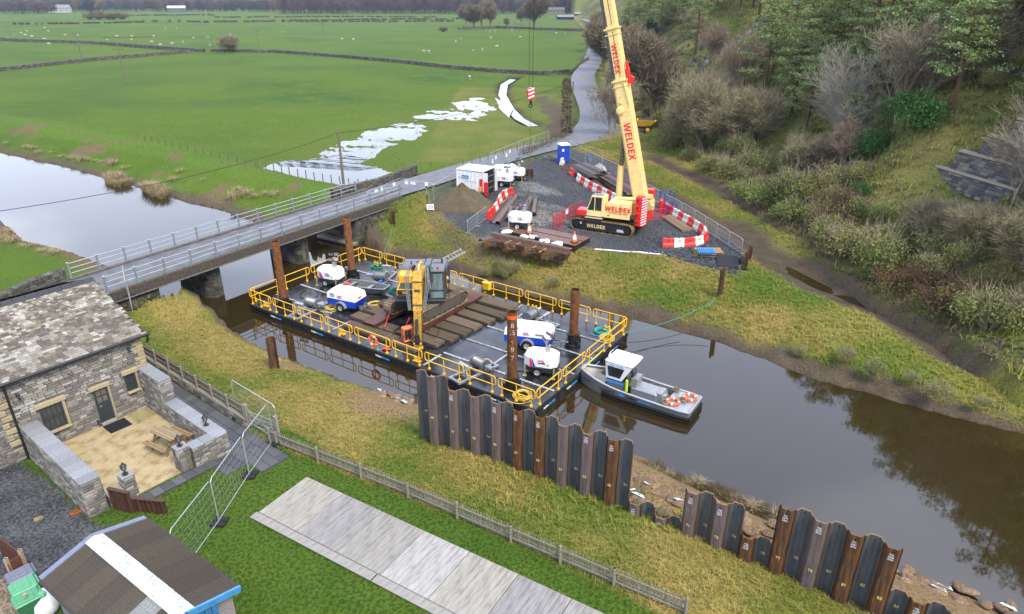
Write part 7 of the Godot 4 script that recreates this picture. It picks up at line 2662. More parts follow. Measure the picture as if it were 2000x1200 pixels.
func build_patio() -> void:
	var m := mb(Color(0.36,0.295,0.18))
	m.xf = cot
	m.box(V(2.25,-0.2,3.05),V(4.2,0.5,6.2))
	tag(struct("patio", m,M.concrete),"stained sandy concrete patio between the cottage and its walls", "patio")
	m = mb(Color(0.27,0.25,0.13))
	m.box(V(3.75,0.055,0.65),V(0.9,0.004,1.0))
	var o := struct("patio_patch",m,M.concrete)
	o.transform = cot
	tag(o,"darker square patch in the patio corner below the small window", "patch")
	var t := garden_wall("tall end of the patio wall against the cottage beside the small window")
	wall_box(t,4.3,4.8,-0.1,2.08,2.1,[120],"esw")
	t = garden_wall("low patio wall with pale coping slabs between patio and paved path")
	wall_box(t,4.3,4.84,2.1,6.4,1.0,[170],"ew")
	t = garden_wall("short return of the low patio wall facing the lawn")
	wall_box(t,3.3,4.84,5.92,6.42,0.98,[90],"nse")
	t = garden_wall("right gate pillar of the patio with a lantern on top")
	wall_box(t,2.82,3.26,5.72,6.2,1.06,[60])
	t = garden_wall("left gate pillar of the patio with a lantern on top")
	wall_box(t,0.62,1.02,5.75,6.2,0.98,[60])
	t = garden_wall("short low wall joining the left gate pillar and the brown fence")
	wall_box(t,0.0,0.6,5.8,6.15,0.5,[30],"nse")
	t = garden_wall("long high wall between the patio and the gravel drive")
	wall_box(t,-0.72,-0.1,-0.2,6.1,1.5,[240],"esw")
	lantern(V(3.04,1.14,5.96),"black lantern on the right gate pillar beside the picnic bench")
	lantern(V(0.82,1.06,5.98),"black lantern on the left gate pillar near the drive")
	lantern(V(4.55,1.08,5.3),"dark double lamp on the low wall behind the picnic bench")
	# picnic bench
	t = thing("picnic_bench", "weathered wooden picnic bench near the patio's low wall", "picnic bench", cot*V(3.35,0.06,4.1),0.897 - PI/2 + 0.15)
	for i in 5:
		m = mb(Color(0.33,0.25,0.15)*rf(0.85,1.2))
		m.box(V(0,0.72,-0.26 + i*0.13),V(1.35,0.04,0.115),0.006)
		put("table_board",m,M.wood,t)
	for s in [-1,1]:
		for k in 2:
			m = mb(Color(0.31,0.21,0.11)*rf(0.85,1.2))
			m.box(V(0,0.44,s*(0.58 + k*0.13)),V(1.35,0.04,0.115),0.006)
			put("seat_board",m,M.wood,t)
	for x in [-0.5,0.5]:
		m = mb(Color(0.28,0.19,0.10))
		m.bar(V(x,0,-0.5),V(x,0.7,-0.2),0.05,0.1); m.bar(V(x,0,0.5),V(x,0.7,0.2),0.05,0.1); m.bar(V(x,0.39,-0.72),V(x,0.39,0.72),0.05,0.09)
		put("leg_frame",m,M.wood,t)
	m = mb(Color(0.016,0.017,0.02))
	m.box(V(2.65,0.07,0.62),V(0.95,0.03,0.85),0.008)
	o = put("door_mat",m,M.rubber)
	o.transform = cot
	tag(o,"black rubber door mat in front of the cottage door", "door mat")
	# paving flags and the two steps
	var path := mb(Color(0.08,0.08,0.085))
	path.box(V(5.55,-0.06,3.2),V(1.35,0.12,11.2)); path.box(V(5.0,-0.065,7.0),V(2.4,0.12,1.3))
	o = struct("paved_path",path,M.mortar)
	o.transform = cot
	tag(o,"dark grey paved path between the patio wall and picket fence", "path")
	var fl := []
	for i in 10:
		m = mb(Color(0.105,0.107,0.118)*rf(0.75,1.25))
		m.box(Vector3.ZERO,V(0.43,0.05,0.43),0.01)
		fl.append(m.mesh())
	for i in 3:
		for j in 25:
			var f := put("paving_slab",fl[rng.randi() % 10],M.slate,o)
			f.position = V(5.1 + i*0.445,0.012 + rf(0,0.004),-2.2 + j*0.445)
	for i in 3:
		for j in 3:
			var f := put("paving_slab",fl[rng.randi() % 10],M.slate,o)
			f.position = V(4.05 + i*0.445,0.008 + rf(0,0.004),6.66 + j*0.445)
	for k in 2:
		t = thing("stone_step", ["upper dark slab step below the patio gate", "lower dark slab step on the lawn"][k],"step", cot.origin,0.897,"patio steps")
		var z0: float = [6.42,6.9][k]
		var y0: float = [0.06,-0.06][k]
		m = mb(Color(0.12,0.11,0.10))
		m.box(V(2.2,y0 - 0.1,z0 + 0.24),V(3.6,0.2,0.46))
		put("riser",m,M.mortar,t)
		for i in 8:
			m = mb(Color(0.105,0.107,0.118)*rf(0.8,1.25))
			m.box(V(0.62 + i*0.452,y0 + 0.025,z0 + 0.24),V(0.44,0.05,0.5),0.01)
			put("paving_slab",m,M.slate,t)
	# picket fences
	t = thing("picket_fence", "weathered picket fence on a stone base beside the paved path", "picket fence", cot.origin,0.897)
	wall_box(t,6.3,6.62,-4.6,5.3,0.42,[150],"ws",false)
	m = mb(Color(0.32,0.30,0.25))
	m.box(V(6.46,0.45,0.35),V(0.4,0.06,9.9),0.015)
	put("capping",m,M.stone,t)
	pickets(t,V(6.46,0.48,-4.6),V(6.46,0.48,5.2),0.62,92,7)
	t = thing("picket_fence", "long weathered picket fence between the lawn and rough grass bank", "picket fence")
	for i in range(3,fence_line.size() - 2):
		var a := V(fence_line[i].x,2.0,fence_line[i].y)
		var b := V(fence_line[i + 1].x,2.0,fence_line[i + 1].y)
		if i == 3: a = b + (a - b)*0.3
		m = mb(Color(0.40,0.385,0.33))
		var off := V(-(b - a).z,0,(b - a).x).normalized()*-0.06
		m.bar(a + V(0,0.1,0) + off,b + V(0,0.1,0) + off,0.05,0.24)
		put("gravel_board",m,M.stone,t)
		pickets(t,a,b,0.7,int(a.distance_to(b)/0.125),maxi(1,int(a.distance_to(b)/1.9)))
	t = thing("field_gate", "small pale wooden gate with crossed braces at the end of the path", "gate", cot*V(6.45,0,5.4),0.897 - 1.42)
	m = mb(Color(0.38,0.35,0.29))
	for y in [0.15,0.4,0.62,0.85]: m.box(V(0.85,y,0),V(1.6,0.08,0.04),0.005)
	for x in [0.06,1.64]: m.box(V(x,0.5,0),V(0.08,0.9,0.05),0.005)
	m.bar(V(0.1,0.15,0.03),V(1.6,0.85,0.03),0.03,0.07); m.bar(V(0.1,0.85,0.03),V(1.6,0.15,0.03),0.03,0.07)
	put("gate_leaf",m,M.wood,t)
	for x in [-0.1,1.82]:
		m = mb(Color(0.33,0.29,0.22))
		m.box(V(x,0.55,0),V(0.17,1.3,0.17),0.02)
		put("gate_post",m,M.wood,t)
	# brown boards between the high wall and the shed
	for q in [[V(0.05,0,6.2),V(0.42,0,7.1),0.95,"tall brown board fence at the end of the high wall"],[V(0.5,0,7.0),V(1.2,0,8.15),0.6,"low brown board fence running to the shed roof"]]:
		t = thing("board_fence", q[3],"board fence", cot.origin,0.897,"brown board fences")
		var d: Vector3 = q[1] - q[0]
		for i in 7:
			m = mb(Color(0.085,0.045,0.032)*rf(0.8,1.2))
			m.bar(q[0] + d*(i/7.0 + 0.07) , q[0] + d*(i/7.0 + 0.07) + V(0,q[2],0),0.03,d.length()/7.2)
			put("board",m,M.wood,t)
		m = mb(Color(0.11,0.06,0.045))
		m.bar(q[0] + V(0,q[2] + 0.03,0),q[1] + V(0,q[2] + 0.03,0),0.14,0.05)
		put("capping_rail",m,M.wood,t)
	for q in [[-0.95,5.3,0.34,"rusty square manhole cover in the gravel drive", Color(0.30,0.11,0.04)],[-2.0,4.6,0.2,"round pale drain cover in the gravel drive", Color(0.32,0.28,0.2)]]:
		m = mb(q[4])
		if q[2] > 0.3: m.box(V(q[0],0.02,q[1]),V(0.42,0.03,0.3),0.01)
		else: m.lathe([Vector2(0.16,0),Vector2(0.16,0.035),Vector2(0,0.035)],16,V(q[0],0,q[1]))
		o = put("drain_cover",m,M.rust)
		o.transform = cot
		tag(o,q[3],"drain cover")

func pickets(t: Node3D,a: Vector3,b: Vector3,h: float,n: int,posts: int) -> void:
	var d := (b - a)
	var c := Color(0.30,0.27,0.20)
	var side := V(-d.z,0,d.x).normalized()
	for i in n:
		var p := a + d*((i + 0.5)/n)
		var m := mb(c*rf(0.7,1.25))
		m.hexa([p - d.normalized()*0.032 - side*0.01,p + d.normalized()*0.032 - side*0.01,p + d.normalized()*0.032 + side*0.01,p - d.normalized()*0.032 + side*0.01],[p - d.normalized()*0.028 - side*0.01 + V(0,h,0),p + d.normalized()*0.02 - side*0.01 + V(0,h + 0.03,0),p + d.normalized()*0.02 + side*0.01 + V(0,h + 0.03,0),p - d.normalized()*0.028 + side*0.01 + V(0,h,0)])
		put("picket",m,M.wood,t)
	for y in [0.16,h*0.78]:
		var m := mb(c*0.9)
		m.bar(a + V(0,y,0) + side*0.03,b + V(0,y,0) + side*0.03,0.04,0.07)
		put("rail",m,M.wood,t)
	for i in posts + 1:
		var p := a + d*(i/float(posts))
		var m := mb(c*0.95)
		m.box(p + side*0.09 + V(0,h*0.55,0),V(0.1,h*1.2,0.1),0.015)
		put("post",m,M.wood,t)

func build_shed() -> void:
	var t := thing("garden_shed", "pebbledashed shed with corrugated brown roof and white ridge strip", "shed", V(-13.3,2,-16.7),-0.609)
	var L := 5.15
	var hw := 1.58
	var m := mb(Color(0.36,0.31,0.31))
	m.box(V(L/2,0.95,0),V(L - 0.3,1.9,hw*2 - 0.3))
	m.hexa([V(L - 0.2,1.85,-hw + 0.15),V(L - 0.12,1.85,-hw + 0.15),V(L - 0.12,1.85,hw - 0.15),V(L - 0.2,1.85,hw - 0.15)],[V(L - 0.2,2.3,-0.1),V(L - 0.12,2.3,-0.1),V(L - 0.12,2.3,0.1),V(L - 0.2,2.3,0.1)])
	put("wall",m,M.stone,t)
	var pitch := atan2(0.42,hw)
	var sl := hw/cos(pitch) + 0.08
	for s in [-1,1]:
		var zdir := V(0,-sin(pitch),s*cos(pitch))
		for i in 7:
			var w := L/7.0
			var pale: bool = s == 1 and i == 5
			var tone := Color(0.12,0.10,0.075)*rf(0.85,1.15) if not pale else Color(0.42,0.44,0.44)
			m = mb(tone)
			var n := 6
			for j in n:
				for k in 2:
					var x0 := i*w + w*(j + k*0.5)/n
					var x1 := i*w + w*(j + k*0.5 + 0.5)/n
					m.col = tone*(1.25 if k else 0.55)  # rising slopes lighter, falling slopes darker: corrugation shading put into the colour
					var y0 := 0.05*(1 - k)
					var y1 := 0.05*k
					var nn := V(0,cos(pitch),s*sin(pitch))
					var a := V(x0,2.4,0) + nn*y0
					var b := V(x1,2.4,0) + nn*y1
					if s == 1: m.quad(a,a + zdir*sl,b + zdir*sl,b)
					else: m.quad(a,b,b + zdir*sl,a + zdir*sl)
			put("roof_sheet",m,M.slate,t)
			m = mb(Color(0.02,0.017,0.014))
			m.bar(V(i*w,2.405,0) + zdir*0.1,V(i*w,2.405,0) + zdir*sl,0.03,0.07)
			put("sheet_lap",m,M.matt,t)
	m = mb(Color(0.68,0.69,0.67))
	for s in [-1,1]:
		m.hexa([V(0.05,2.44,0),V(L,2.44,0),V(L,2.44 - 0.28*sin(pitch),s*0.27),V(0.05,2.44 - 0.28*sin(pitch),s*0.27)],[V(0.05,2.475,0),V(L,2.475,0),V(L,2.465 - 0.28*sin(pitch),s*0.27),V(0.05,2.465 - 0.28*sin(pitch),s*0.27)])
	put("ridge_strip",m,M.matt,t)
	for s in [-1,1]:
		m = mb(Color(0.14,0.16,0.22))
		m.bar(V(-0.03,2.43,0),V(-0.03,2.43 - 0.43,s*hw*1.03),0.2,0.06)
		put("back_flashing",m,M.paint,t)
		m = mb(Color(0.05,0.20,0.40))
		m.bar(V(L + 0.03,2.36,0),V(L + 0.03,1.93,s*hw*1.03),0.09,0.2)
		put("blue_bargeboard",m,M.paint,t)
		m = mb(Color(0.03,0.025,0.025))
		m.tube(V(0,1.93,s*hw*1.05),V(L,1.93,s*hw*1.05),0.05,0.05,8)
		put("gutter",m,M.plastic,t)
	for j in 9:
		m = mb(Color(0.05,0.19,0.38)*rf(0.85,1.1))
		m.box(V(L - 0.02,1.85,-0.8 + j*0.2),V(0.05,0.6,0.18))
		put("blue_board",m,M.wood,t)
	# wheelie bins in their brown enclosure
	for k in 3:
		var c: Color = [Color(0.07,0.075,0.10),Color(0.045,0.17,0.085),Color(0.035,0.15,0.07)][k]
		var b := thing("wheelie_bin", ["dark grey wheelie bin beside the two green ones", "green wheelie bin in the middle by the shed", "green wheelie bin nearest the camera with its lid cracked"][k],"bin", Vector3(-15.95,2,-16.54) + V(k*0.42,0,k*0.48),-0.75,"wheelie bins by the shed")
		m = mb(c*0.85)
		m.hexa([V(-0.22,0.05,-0.2),V(0.22,0.05,-0.2),V(0.22,0.05,0.24),V(-0.22,0.05,0.24)],[V(-0.28,0.95,-0.3),V(0.28,0.95,-0.3),V(0.28,0.95,0.32),V(-0.28,0.95,0.32)])
		put("bin_body",m,M.plastic,b)
		m = mb(c*1.6)
		m.box(V(0,1.0,0.0),V(0.62,0.07,0.72),0.03); m.box(V(0,1.045,0.02),V(0.4,0.03,0.44),0.012); m.tube(V(-0.25,1.0,-0.4),V(0.25,1.0,-0.4),0.03,0.03,8)
		put("lid",m,M.plastic,b)
		m = mb(Color(0.02,0.02,0.02))
		for s in [-0.26,0.26]:
			m.xf = Transform3D(Basis(Vector3.BACK,PI/2),V(s,0.1,-0.22))
			m.lathe([Vector2(0,-0.03),Vector2(0.1,-0.03),Vector2(0.1,0.03),Vector2(0,0.03)],12)
		put("wheels",m,M.rubber,b)
	for q in [[Vector3(-18.22,2,-18.5),Vector3(-16.48,2,-17.44),0.9,"brown board fence beyond the drive at the left edge"],[Vector3(-16.48,2,-17.44),Vector3(-16.72,2,-17.06),0.9,"short brown board fence behind the wheelie bins"],[Vector3(-16.72,2,-17.06),Vector3(-15.07,2,-15.55),0.9,"brown board fence on the outer side of the wheelie bins"]]:
		var b := thing("board_fence", q[3],"board fence", Vector3.ZERO,0,"brown board fences")
		var d: Vector3 = q[1] - q[0]
		for i in 5:
			m = mb(Color(0.12,0.05,0.035)*rf(0.8,1.25))
			m.bar(q[0] + V(0,0.12 + i*0.19,0),q[1] + V(0,0.12 + i*0.19,0),0.03,0.18)
			put("board",m,M.wood,b)
		for s in [0.02,0.98]:
			m = mb(Color(0.42,0.34,0.22))
			m.bar(q[0] + d*s + V(0,-0.1,0),q[0] + d*s + V(0,1.15,0),0.1,0.1)
			put("post",m,M.wood,b)
	m = mb(Color(0.7,0.7,0.7))
	m.ball(V(0,0.5,0),V(0.45,0.5,0.42),12,8)
	m.col = Color(0.1,0.4,0.2)
	m.ball(V(0.1,0.95,0.1),V(0.15,0.1,0.15),8,5)
	tag(put("garden_bag", m,M.plastic),"white bulk bag beside the green bin at the bottom left", "bag")
	get_node("garden_bag").position = Vector3(-14.85,2,-15.84)

func build_trackway() -> void:
	var a := Vector3(-8.41,2.04,-22.63)
	var c := Vector3(-9.69,2.04,-20.49)
	var e := Vector3(2.95,2.04,-15.81)
	var u := (e - a).normalized()
	var w := a.distance_to(c)
	var turn := atan2(-u.z,u.x)
	var n := 9
	for k in n:
		var t := thing("trackway_mat", nth(k) + " ridged aluminium trackway panel from the fence gate end of the lawn", "trackway panel", a + u*(k*2.02),turn,"aluminium trackway panels on the lawn")
		var m := mb(Color(0.22,0.21,0.19))
		m.box(V(1.0,0.0,w/2),V(2.0,0.05,w))
		put("base",m,M.matt,t)
		var tone: Color = [Color(0.33,0.315,0.28),Color(0.27,0.26,0.255),Color(0.285,0.275,0.255),Color(0.36,0.355,0.345)][k % 4]
		for i in 10:
			m = mb(tone*rf(0.93,1.06))
			m.box(V(0.1 + i*0.2,0.04,w/2),V(0.19,0.03,w - 0.06),0.003)
			for j in 2: m.box(V(0.06 + i*0.2 + j*0.08,0.06,w/2),V(0.03,0.012,w - 0.08))
			put("plank",m,M.alu,t)
		if k % 3 == 0:
			var s := thing("trackway_edge", ["first", "second", "third"][k/3] + " pale overlapping strip along the trackway's lawn edge", "trackway strip", a + u*(k*2.02),turn,"strips along the trackway")
			m = mb(Color(0.28,0.265,0.245))
			m.box(V(2.9,0.01,w + 0.16),V(6.0,0.04,0.34),0.006)
			put("strip",m,M.alu,s)

# ---------------------------------------------------------------- grass and stones nobody could count
func ground_cover() -> void:
	var jobs := [["rough_bank_grass", -28.0,26.0,-48.0,-9.0,85000,1,0.75,0.30],["far_bank_grass", -16.0,50.0,-112.0,-20.0,95000,1,1.0,0.5],["lawn_grass", -19.0,16.0,-27.0,-8.0,60000,2,0.42,0.2],["hill_grass", 10.0,62.0,-190.0,-28.0,60000,5,1.8,0.8],["field_grass", -75.0,18.0,-125.0,-48.0,60000,0,0.8,0.35]]
	var tufts := [grass_tuft(7,0.24,0.9,0.012),grass_tuft(7,0.28,0.9,0.014),grass_tuft(8,0.14,0.5,0.008),grass_tuft(6,0.26,0.9,0.02),grass_tuft(6,0.16,0.7,0.014)]
	for k in jobs.size():
		var j: Array = jobs[k]
		var where := []
		var tint := PackedColorArray()
		for i in j[5]:
			var x := rf(j[1],j[2])
			var z := rf(j[3],j[4])
			if rng.randf() > 1.3*(1.0 - (z - j[4])/(j[3] - j[4])*0.75) : continue
			if absf(x) > -z*0.82 + 3.0: continue
			if k == 2:
				var l := cot.affine_inverse()*V(x,2,z)
				if l.z < 7.5 and l.x < 6.7: continue
				var sh := (Transform3D(Basis(Vector3.UP,-0.609),V(-13.3,2,-16.7)).affine_inverse())*V(x,2,z)
				if sh.x > -0.2 and sh.x < 5.4 and absf(sh.z) < 1.7: continue
			var y := terrain(x,z)
			if t_kind != j[6]: continue
			if j[6] == 1 or j[6] == 5:
				if rng.randf() > t_cover: continue
			if j[6] == 0 and n_streak.get_noise_2d(x,z) < -0.15 and t_cover <= 0.0: continue
			if k == 1 and x < -2 and z > -48: continue
			if k == 0 and (Vector2(x,z) - Vector2(cot.origin.x,cot.origin.z)).length() < 9.0:
				var l := cot.affine_inverse()*V(x,2,z)
				if l.x < 6.65: continue
			var s: float = j[7]*rf(0.6,1.35)
			where.append(Transform3D(Basis(Vector3.UP,rf(0,TAU)).scaled(V(s,s*rf(0.7,1.2),s)),V(x,y - 0.02,z)))
			var c := tcol*(rf(0.8,1.35) if k != 2 else rf(0.9,1.25))
			if j[6] == 1: c = c.lerp(YELLOW*1.25 if rng.randf() < 0.5 else GREEN*1.1,rf(0.0,0.55))
			c.a = 1
			tint.append(c)
		tag(scatter(j[0],tufts[k],M.blade,where,tint),["rough yellow and green grass on the near bank", "rough yellow and green grass on the far bank", "short dark green lawn grass", "coarse grass on the wooded hillside", "short pasture grass of the nearest field"][k],"grass")
	# dark stone chippings
	var st := mb(Color.WHITE)
	st.hexa([V(-0.5,-0.3,-0.4),V(0.5,-0.3,-0.5),V(0.4,-0.3,0.5),V(-0.4,-0.3,0.4)],[V(-0.35,0.2,-0.3),V(0.3,0.3,-0.35),V(0.32,0.22,0.3),V(-0.3,0.3,0.25)])
	var sm := st.mesh()
	var where := []
	var tint := PackedColorArray()
	var corner := Vector2(14.6,-49.5)
	for i in 26000:
		var p := Vector2(rf(-8,19),rf(-92,-43))
		if i < 7000: p = corner + Vector2(rf(-4.5,3.8),rf(-4.0,5.0))
		var e := edge_in(p,"site")
		if e < 0.1: continue
		var y := terrain(p.x,p.y)
		var big := ss(6.0,2.0,p.distance_to(corner))
		var s := rf(0.05,0.11) + big*rf(0.05,0.16)
		where.append(Transform3D(Basis(V(rf(-1,1),rf(-1,1),rf(-1,1)).normalized(),rf(0,3)).scaled(V(s,s,s)),V(p.x,y + s*0.15,p.y)))
		tint.append(Color(0.075,0.08,0.09)*rf(0.5,1.7))
	for i in 9000:
		var p := Vector2(rf(-27,-11),rf(-26,-13))
		if edge_in(p,"drive") < 0.05: continue
		var s := rf(0.03,0.06)
		where.append(Transform3D(Basis(V(rf(-1,1),rf(-1,1),rf(-1,1)).normalized(),rf(0,3)).scaled(V(s,s,s)),V(p.x,terrain(p.x,p.y) + s*0.2,p.y)))
		tint.append(Color(0.13,0.135,0.145)*rf(0.5,1.7))
	tag(scatter("stone_chippings", sm,M.matt,where,tint),"dark slate chippings spread over the gravel pad and the drive", "gravel")

# ---------------------------------------------------------------- plants
func leaf_cloud(m: MB,at: Vector3,r: Vector3,n: int,size: float,cols: Array,flat := 0.0) -> void:
	for i in n:
		var d := V(rf(-1,1),rf(-1,1),rf(-1,1)).normalized()*pow(rng.randf(),0.45)
		var p := at + d*r
		var u := V(rf(-1,1),rf(-1,1)*(1.0 - flat),rf(-1,1)).normalized()
		var w := u.cross(V(rf(-1,1),rf(0.2,1),rf(-1,1))).normalized()
		var s := size*rf(0.6,1.3)
		m.col = cols[rng.randi() % cols.size()]*rf(0.7,1.3)
		m.quad(p - u*s,p - w*s*0.45,p + u*s,p + w*s*0.45)

func limb(m: MB,a: Vector3,d: Vector3,l: float,r: float,depth: int,spread: float,twig: float,ends: Array,tw: float,nt: int) -> void:
	var p := a
	var dir := d
	var n := 3 if depth > 1 else 2
	for i in n:
		var q := p + dir*(l/n)
		m.tube(p,q,r*(1.0 - 0.5*i/n),r*(1.0 - 0.5*(i + 1)/n),6 if r > 0.05 else 3,false)
		p = q
		dir = (dir + V(rf(-1,1),rf(-0.3,0.7),rf(-1,1))*0.22).normalized()
		if depth > 0:
			var k := 2 if i < n - 1 else 3
			for b in k:
				var side := (dir + V(rf(-1,1),rf(-0.5,0.7),rf(-1,1))*spread).normalized()
				limb(m,p,side,l*rf(0.5,0.78),r*0.48,depth - 1,spread,twig,ends,tw,nt)
	if depth == 0:
		ends.append(p)
		for i in nt:
			var t := (dir + V(rf(-1,1),rf(-0.6,0.8),rf(-1,1))*0.95).normalized()*twig*rf(0.5,1.3)
			var s := t.cross(V(rf(-1,1),rf(-1,1),rf(-1,1))).normalized()*tw
			m.quad(p - s,p + s,p + t + s*0.4,p + t - s*0.4)

func bare_tree(h: float,col: Color,spread: float,depth := 4,stems := 1,lean := 0.15,twig := 0.8,leaf := 0,tw := 0.013,nt := 4) -> Array:
	var m := mb(col)
	var ends := []
	for s in stems:
		limb(m,V(rf(-0.3,0.3)*(stems - 1),-0.3,rf(-0.3,0.3)*(stems - 1)),V(rf(-lean,lean),1,rf(-lean,lean)).normalized(),h*(0.42 if depth > 2 else 0.55),h*0.024/sqrt(stems),depth,spread,twig,ends,tw,nt)
	var lf := mb()
	if leaf:
		for e in ends:
			leaf_cloud(lf,e,V(0.4,0.4,0.4),leaf,0.1,[Color(0.16,0.15,0.055),Color(0.22,0.19,0.07),Color(0.13,0.14,0.05)])
	return [m.mesh(),lf.mesh() if leaf else null]

func pine(h: float) -> Array:
	var m := mb(Color(0.15,0.095,0.065))
	var lf := mb()
	var bend := V(rf(-0.5,0.5),0,rf(-0.5,0.5))
	var top := V(0,h,0) + bend
	m.tube(V(0,-0.4,0),V(0,h*0.5,0) + bend*0.4,h*0.022,h*0.015,8,false)
	m.tube(V(0,h*0.5,0) + bend*0.4,top,h*0.015,0.03,7,false)
	var cols := [Color(0.135,0.185,0.065),Color(0.17,0.225,0.08),Color(0.205,0.26,0.115),Color(0.10,0.145,0.055)]
	var n := 24
	for i in n:
		var f := lerpf(0.36,1.0,i/float(n - 1))
		var o := V(0,h*f,0) + bend*f
		var a := i*2.4 + rf(-0.4,0.4)
		var l := h*0.34*sqrt(maxf(0.05,1.08 - f))*rf(0.6,1.25) + 0.3
		var e := o + V(cos(a)*l,rf(0.0,0.28)*l,sin(a)*l)
		m.tube(o,e,0.06,0.025,4,false)
		var tone := cols.slice(rng.randi() % 2,2 + rng.randi() % 3)
		for k in 4:
			var p := o.lerp(e,0.5 + k*0.18) + V(rf(-0.5,0.5),rf(0,0.35),rf(-0.5,0.5))
			leaf_cloud(lf,p,V(0.85,0.32,0.85),36,0.15,tone,0.2)
	return [m.mesh(),lf.mesh()]

func bush(r: float,h: float,cols: Array,leaves: int,size: float,twigs: Color,nt := 60) -> Array:
	var m := mb(twigs)
	var lf := mb()
	for i in nt:
		var a := rf(0,TAU)
		var e := V(cos(a)*r*rf(0.2,1.05),h*rf(0.5,1.12),sin(a)*r*rf(0.2,1.05))
		var b := V(cos(a)*r*0.15,0,sin(a)*r*0.15)
		var mid := b.lerp(e,0.5) + V(0,h*0.12,0)
		m.tube(b,mid,0.03,0.02,3,false); m.tube(mid,e,0.02,0.008,3,false)
		for k in 3:
			var t := V(rf(-1,1),rf(0,1),rf(-1,1))*r*0.25
			var s := t.cross(Vector3.UP).normalized()*0.012
			var p := mid.lerp(e,rf(0.3,1.0))
			m.quad(p - s,p + s,p + t + s*0.4,p + t - s*0.4)
	for i in 18:
		var a := rf(0,TAU)
		var q := sqrt(rng.randf())*0.75
		leaf_cloud(lf,V(cos(a)*r*q,h*(0.3 + 0.45*(1.0 - q)*rf(0.5,1.3)),sin(a)*r*q),V(r*0.42,h*0.3,r*0.42),leaves/18,size,cols)
	return [m.mesh(),lf.mesh()]

var kinds := {}
var planted := []

func plant(kind: String,at: Vector3,s: float,place: String,own := "",dir := INF) -> void:
	planted.append([kind,at,s,place,own,rf(0,TAU) if dir == INF else dir])

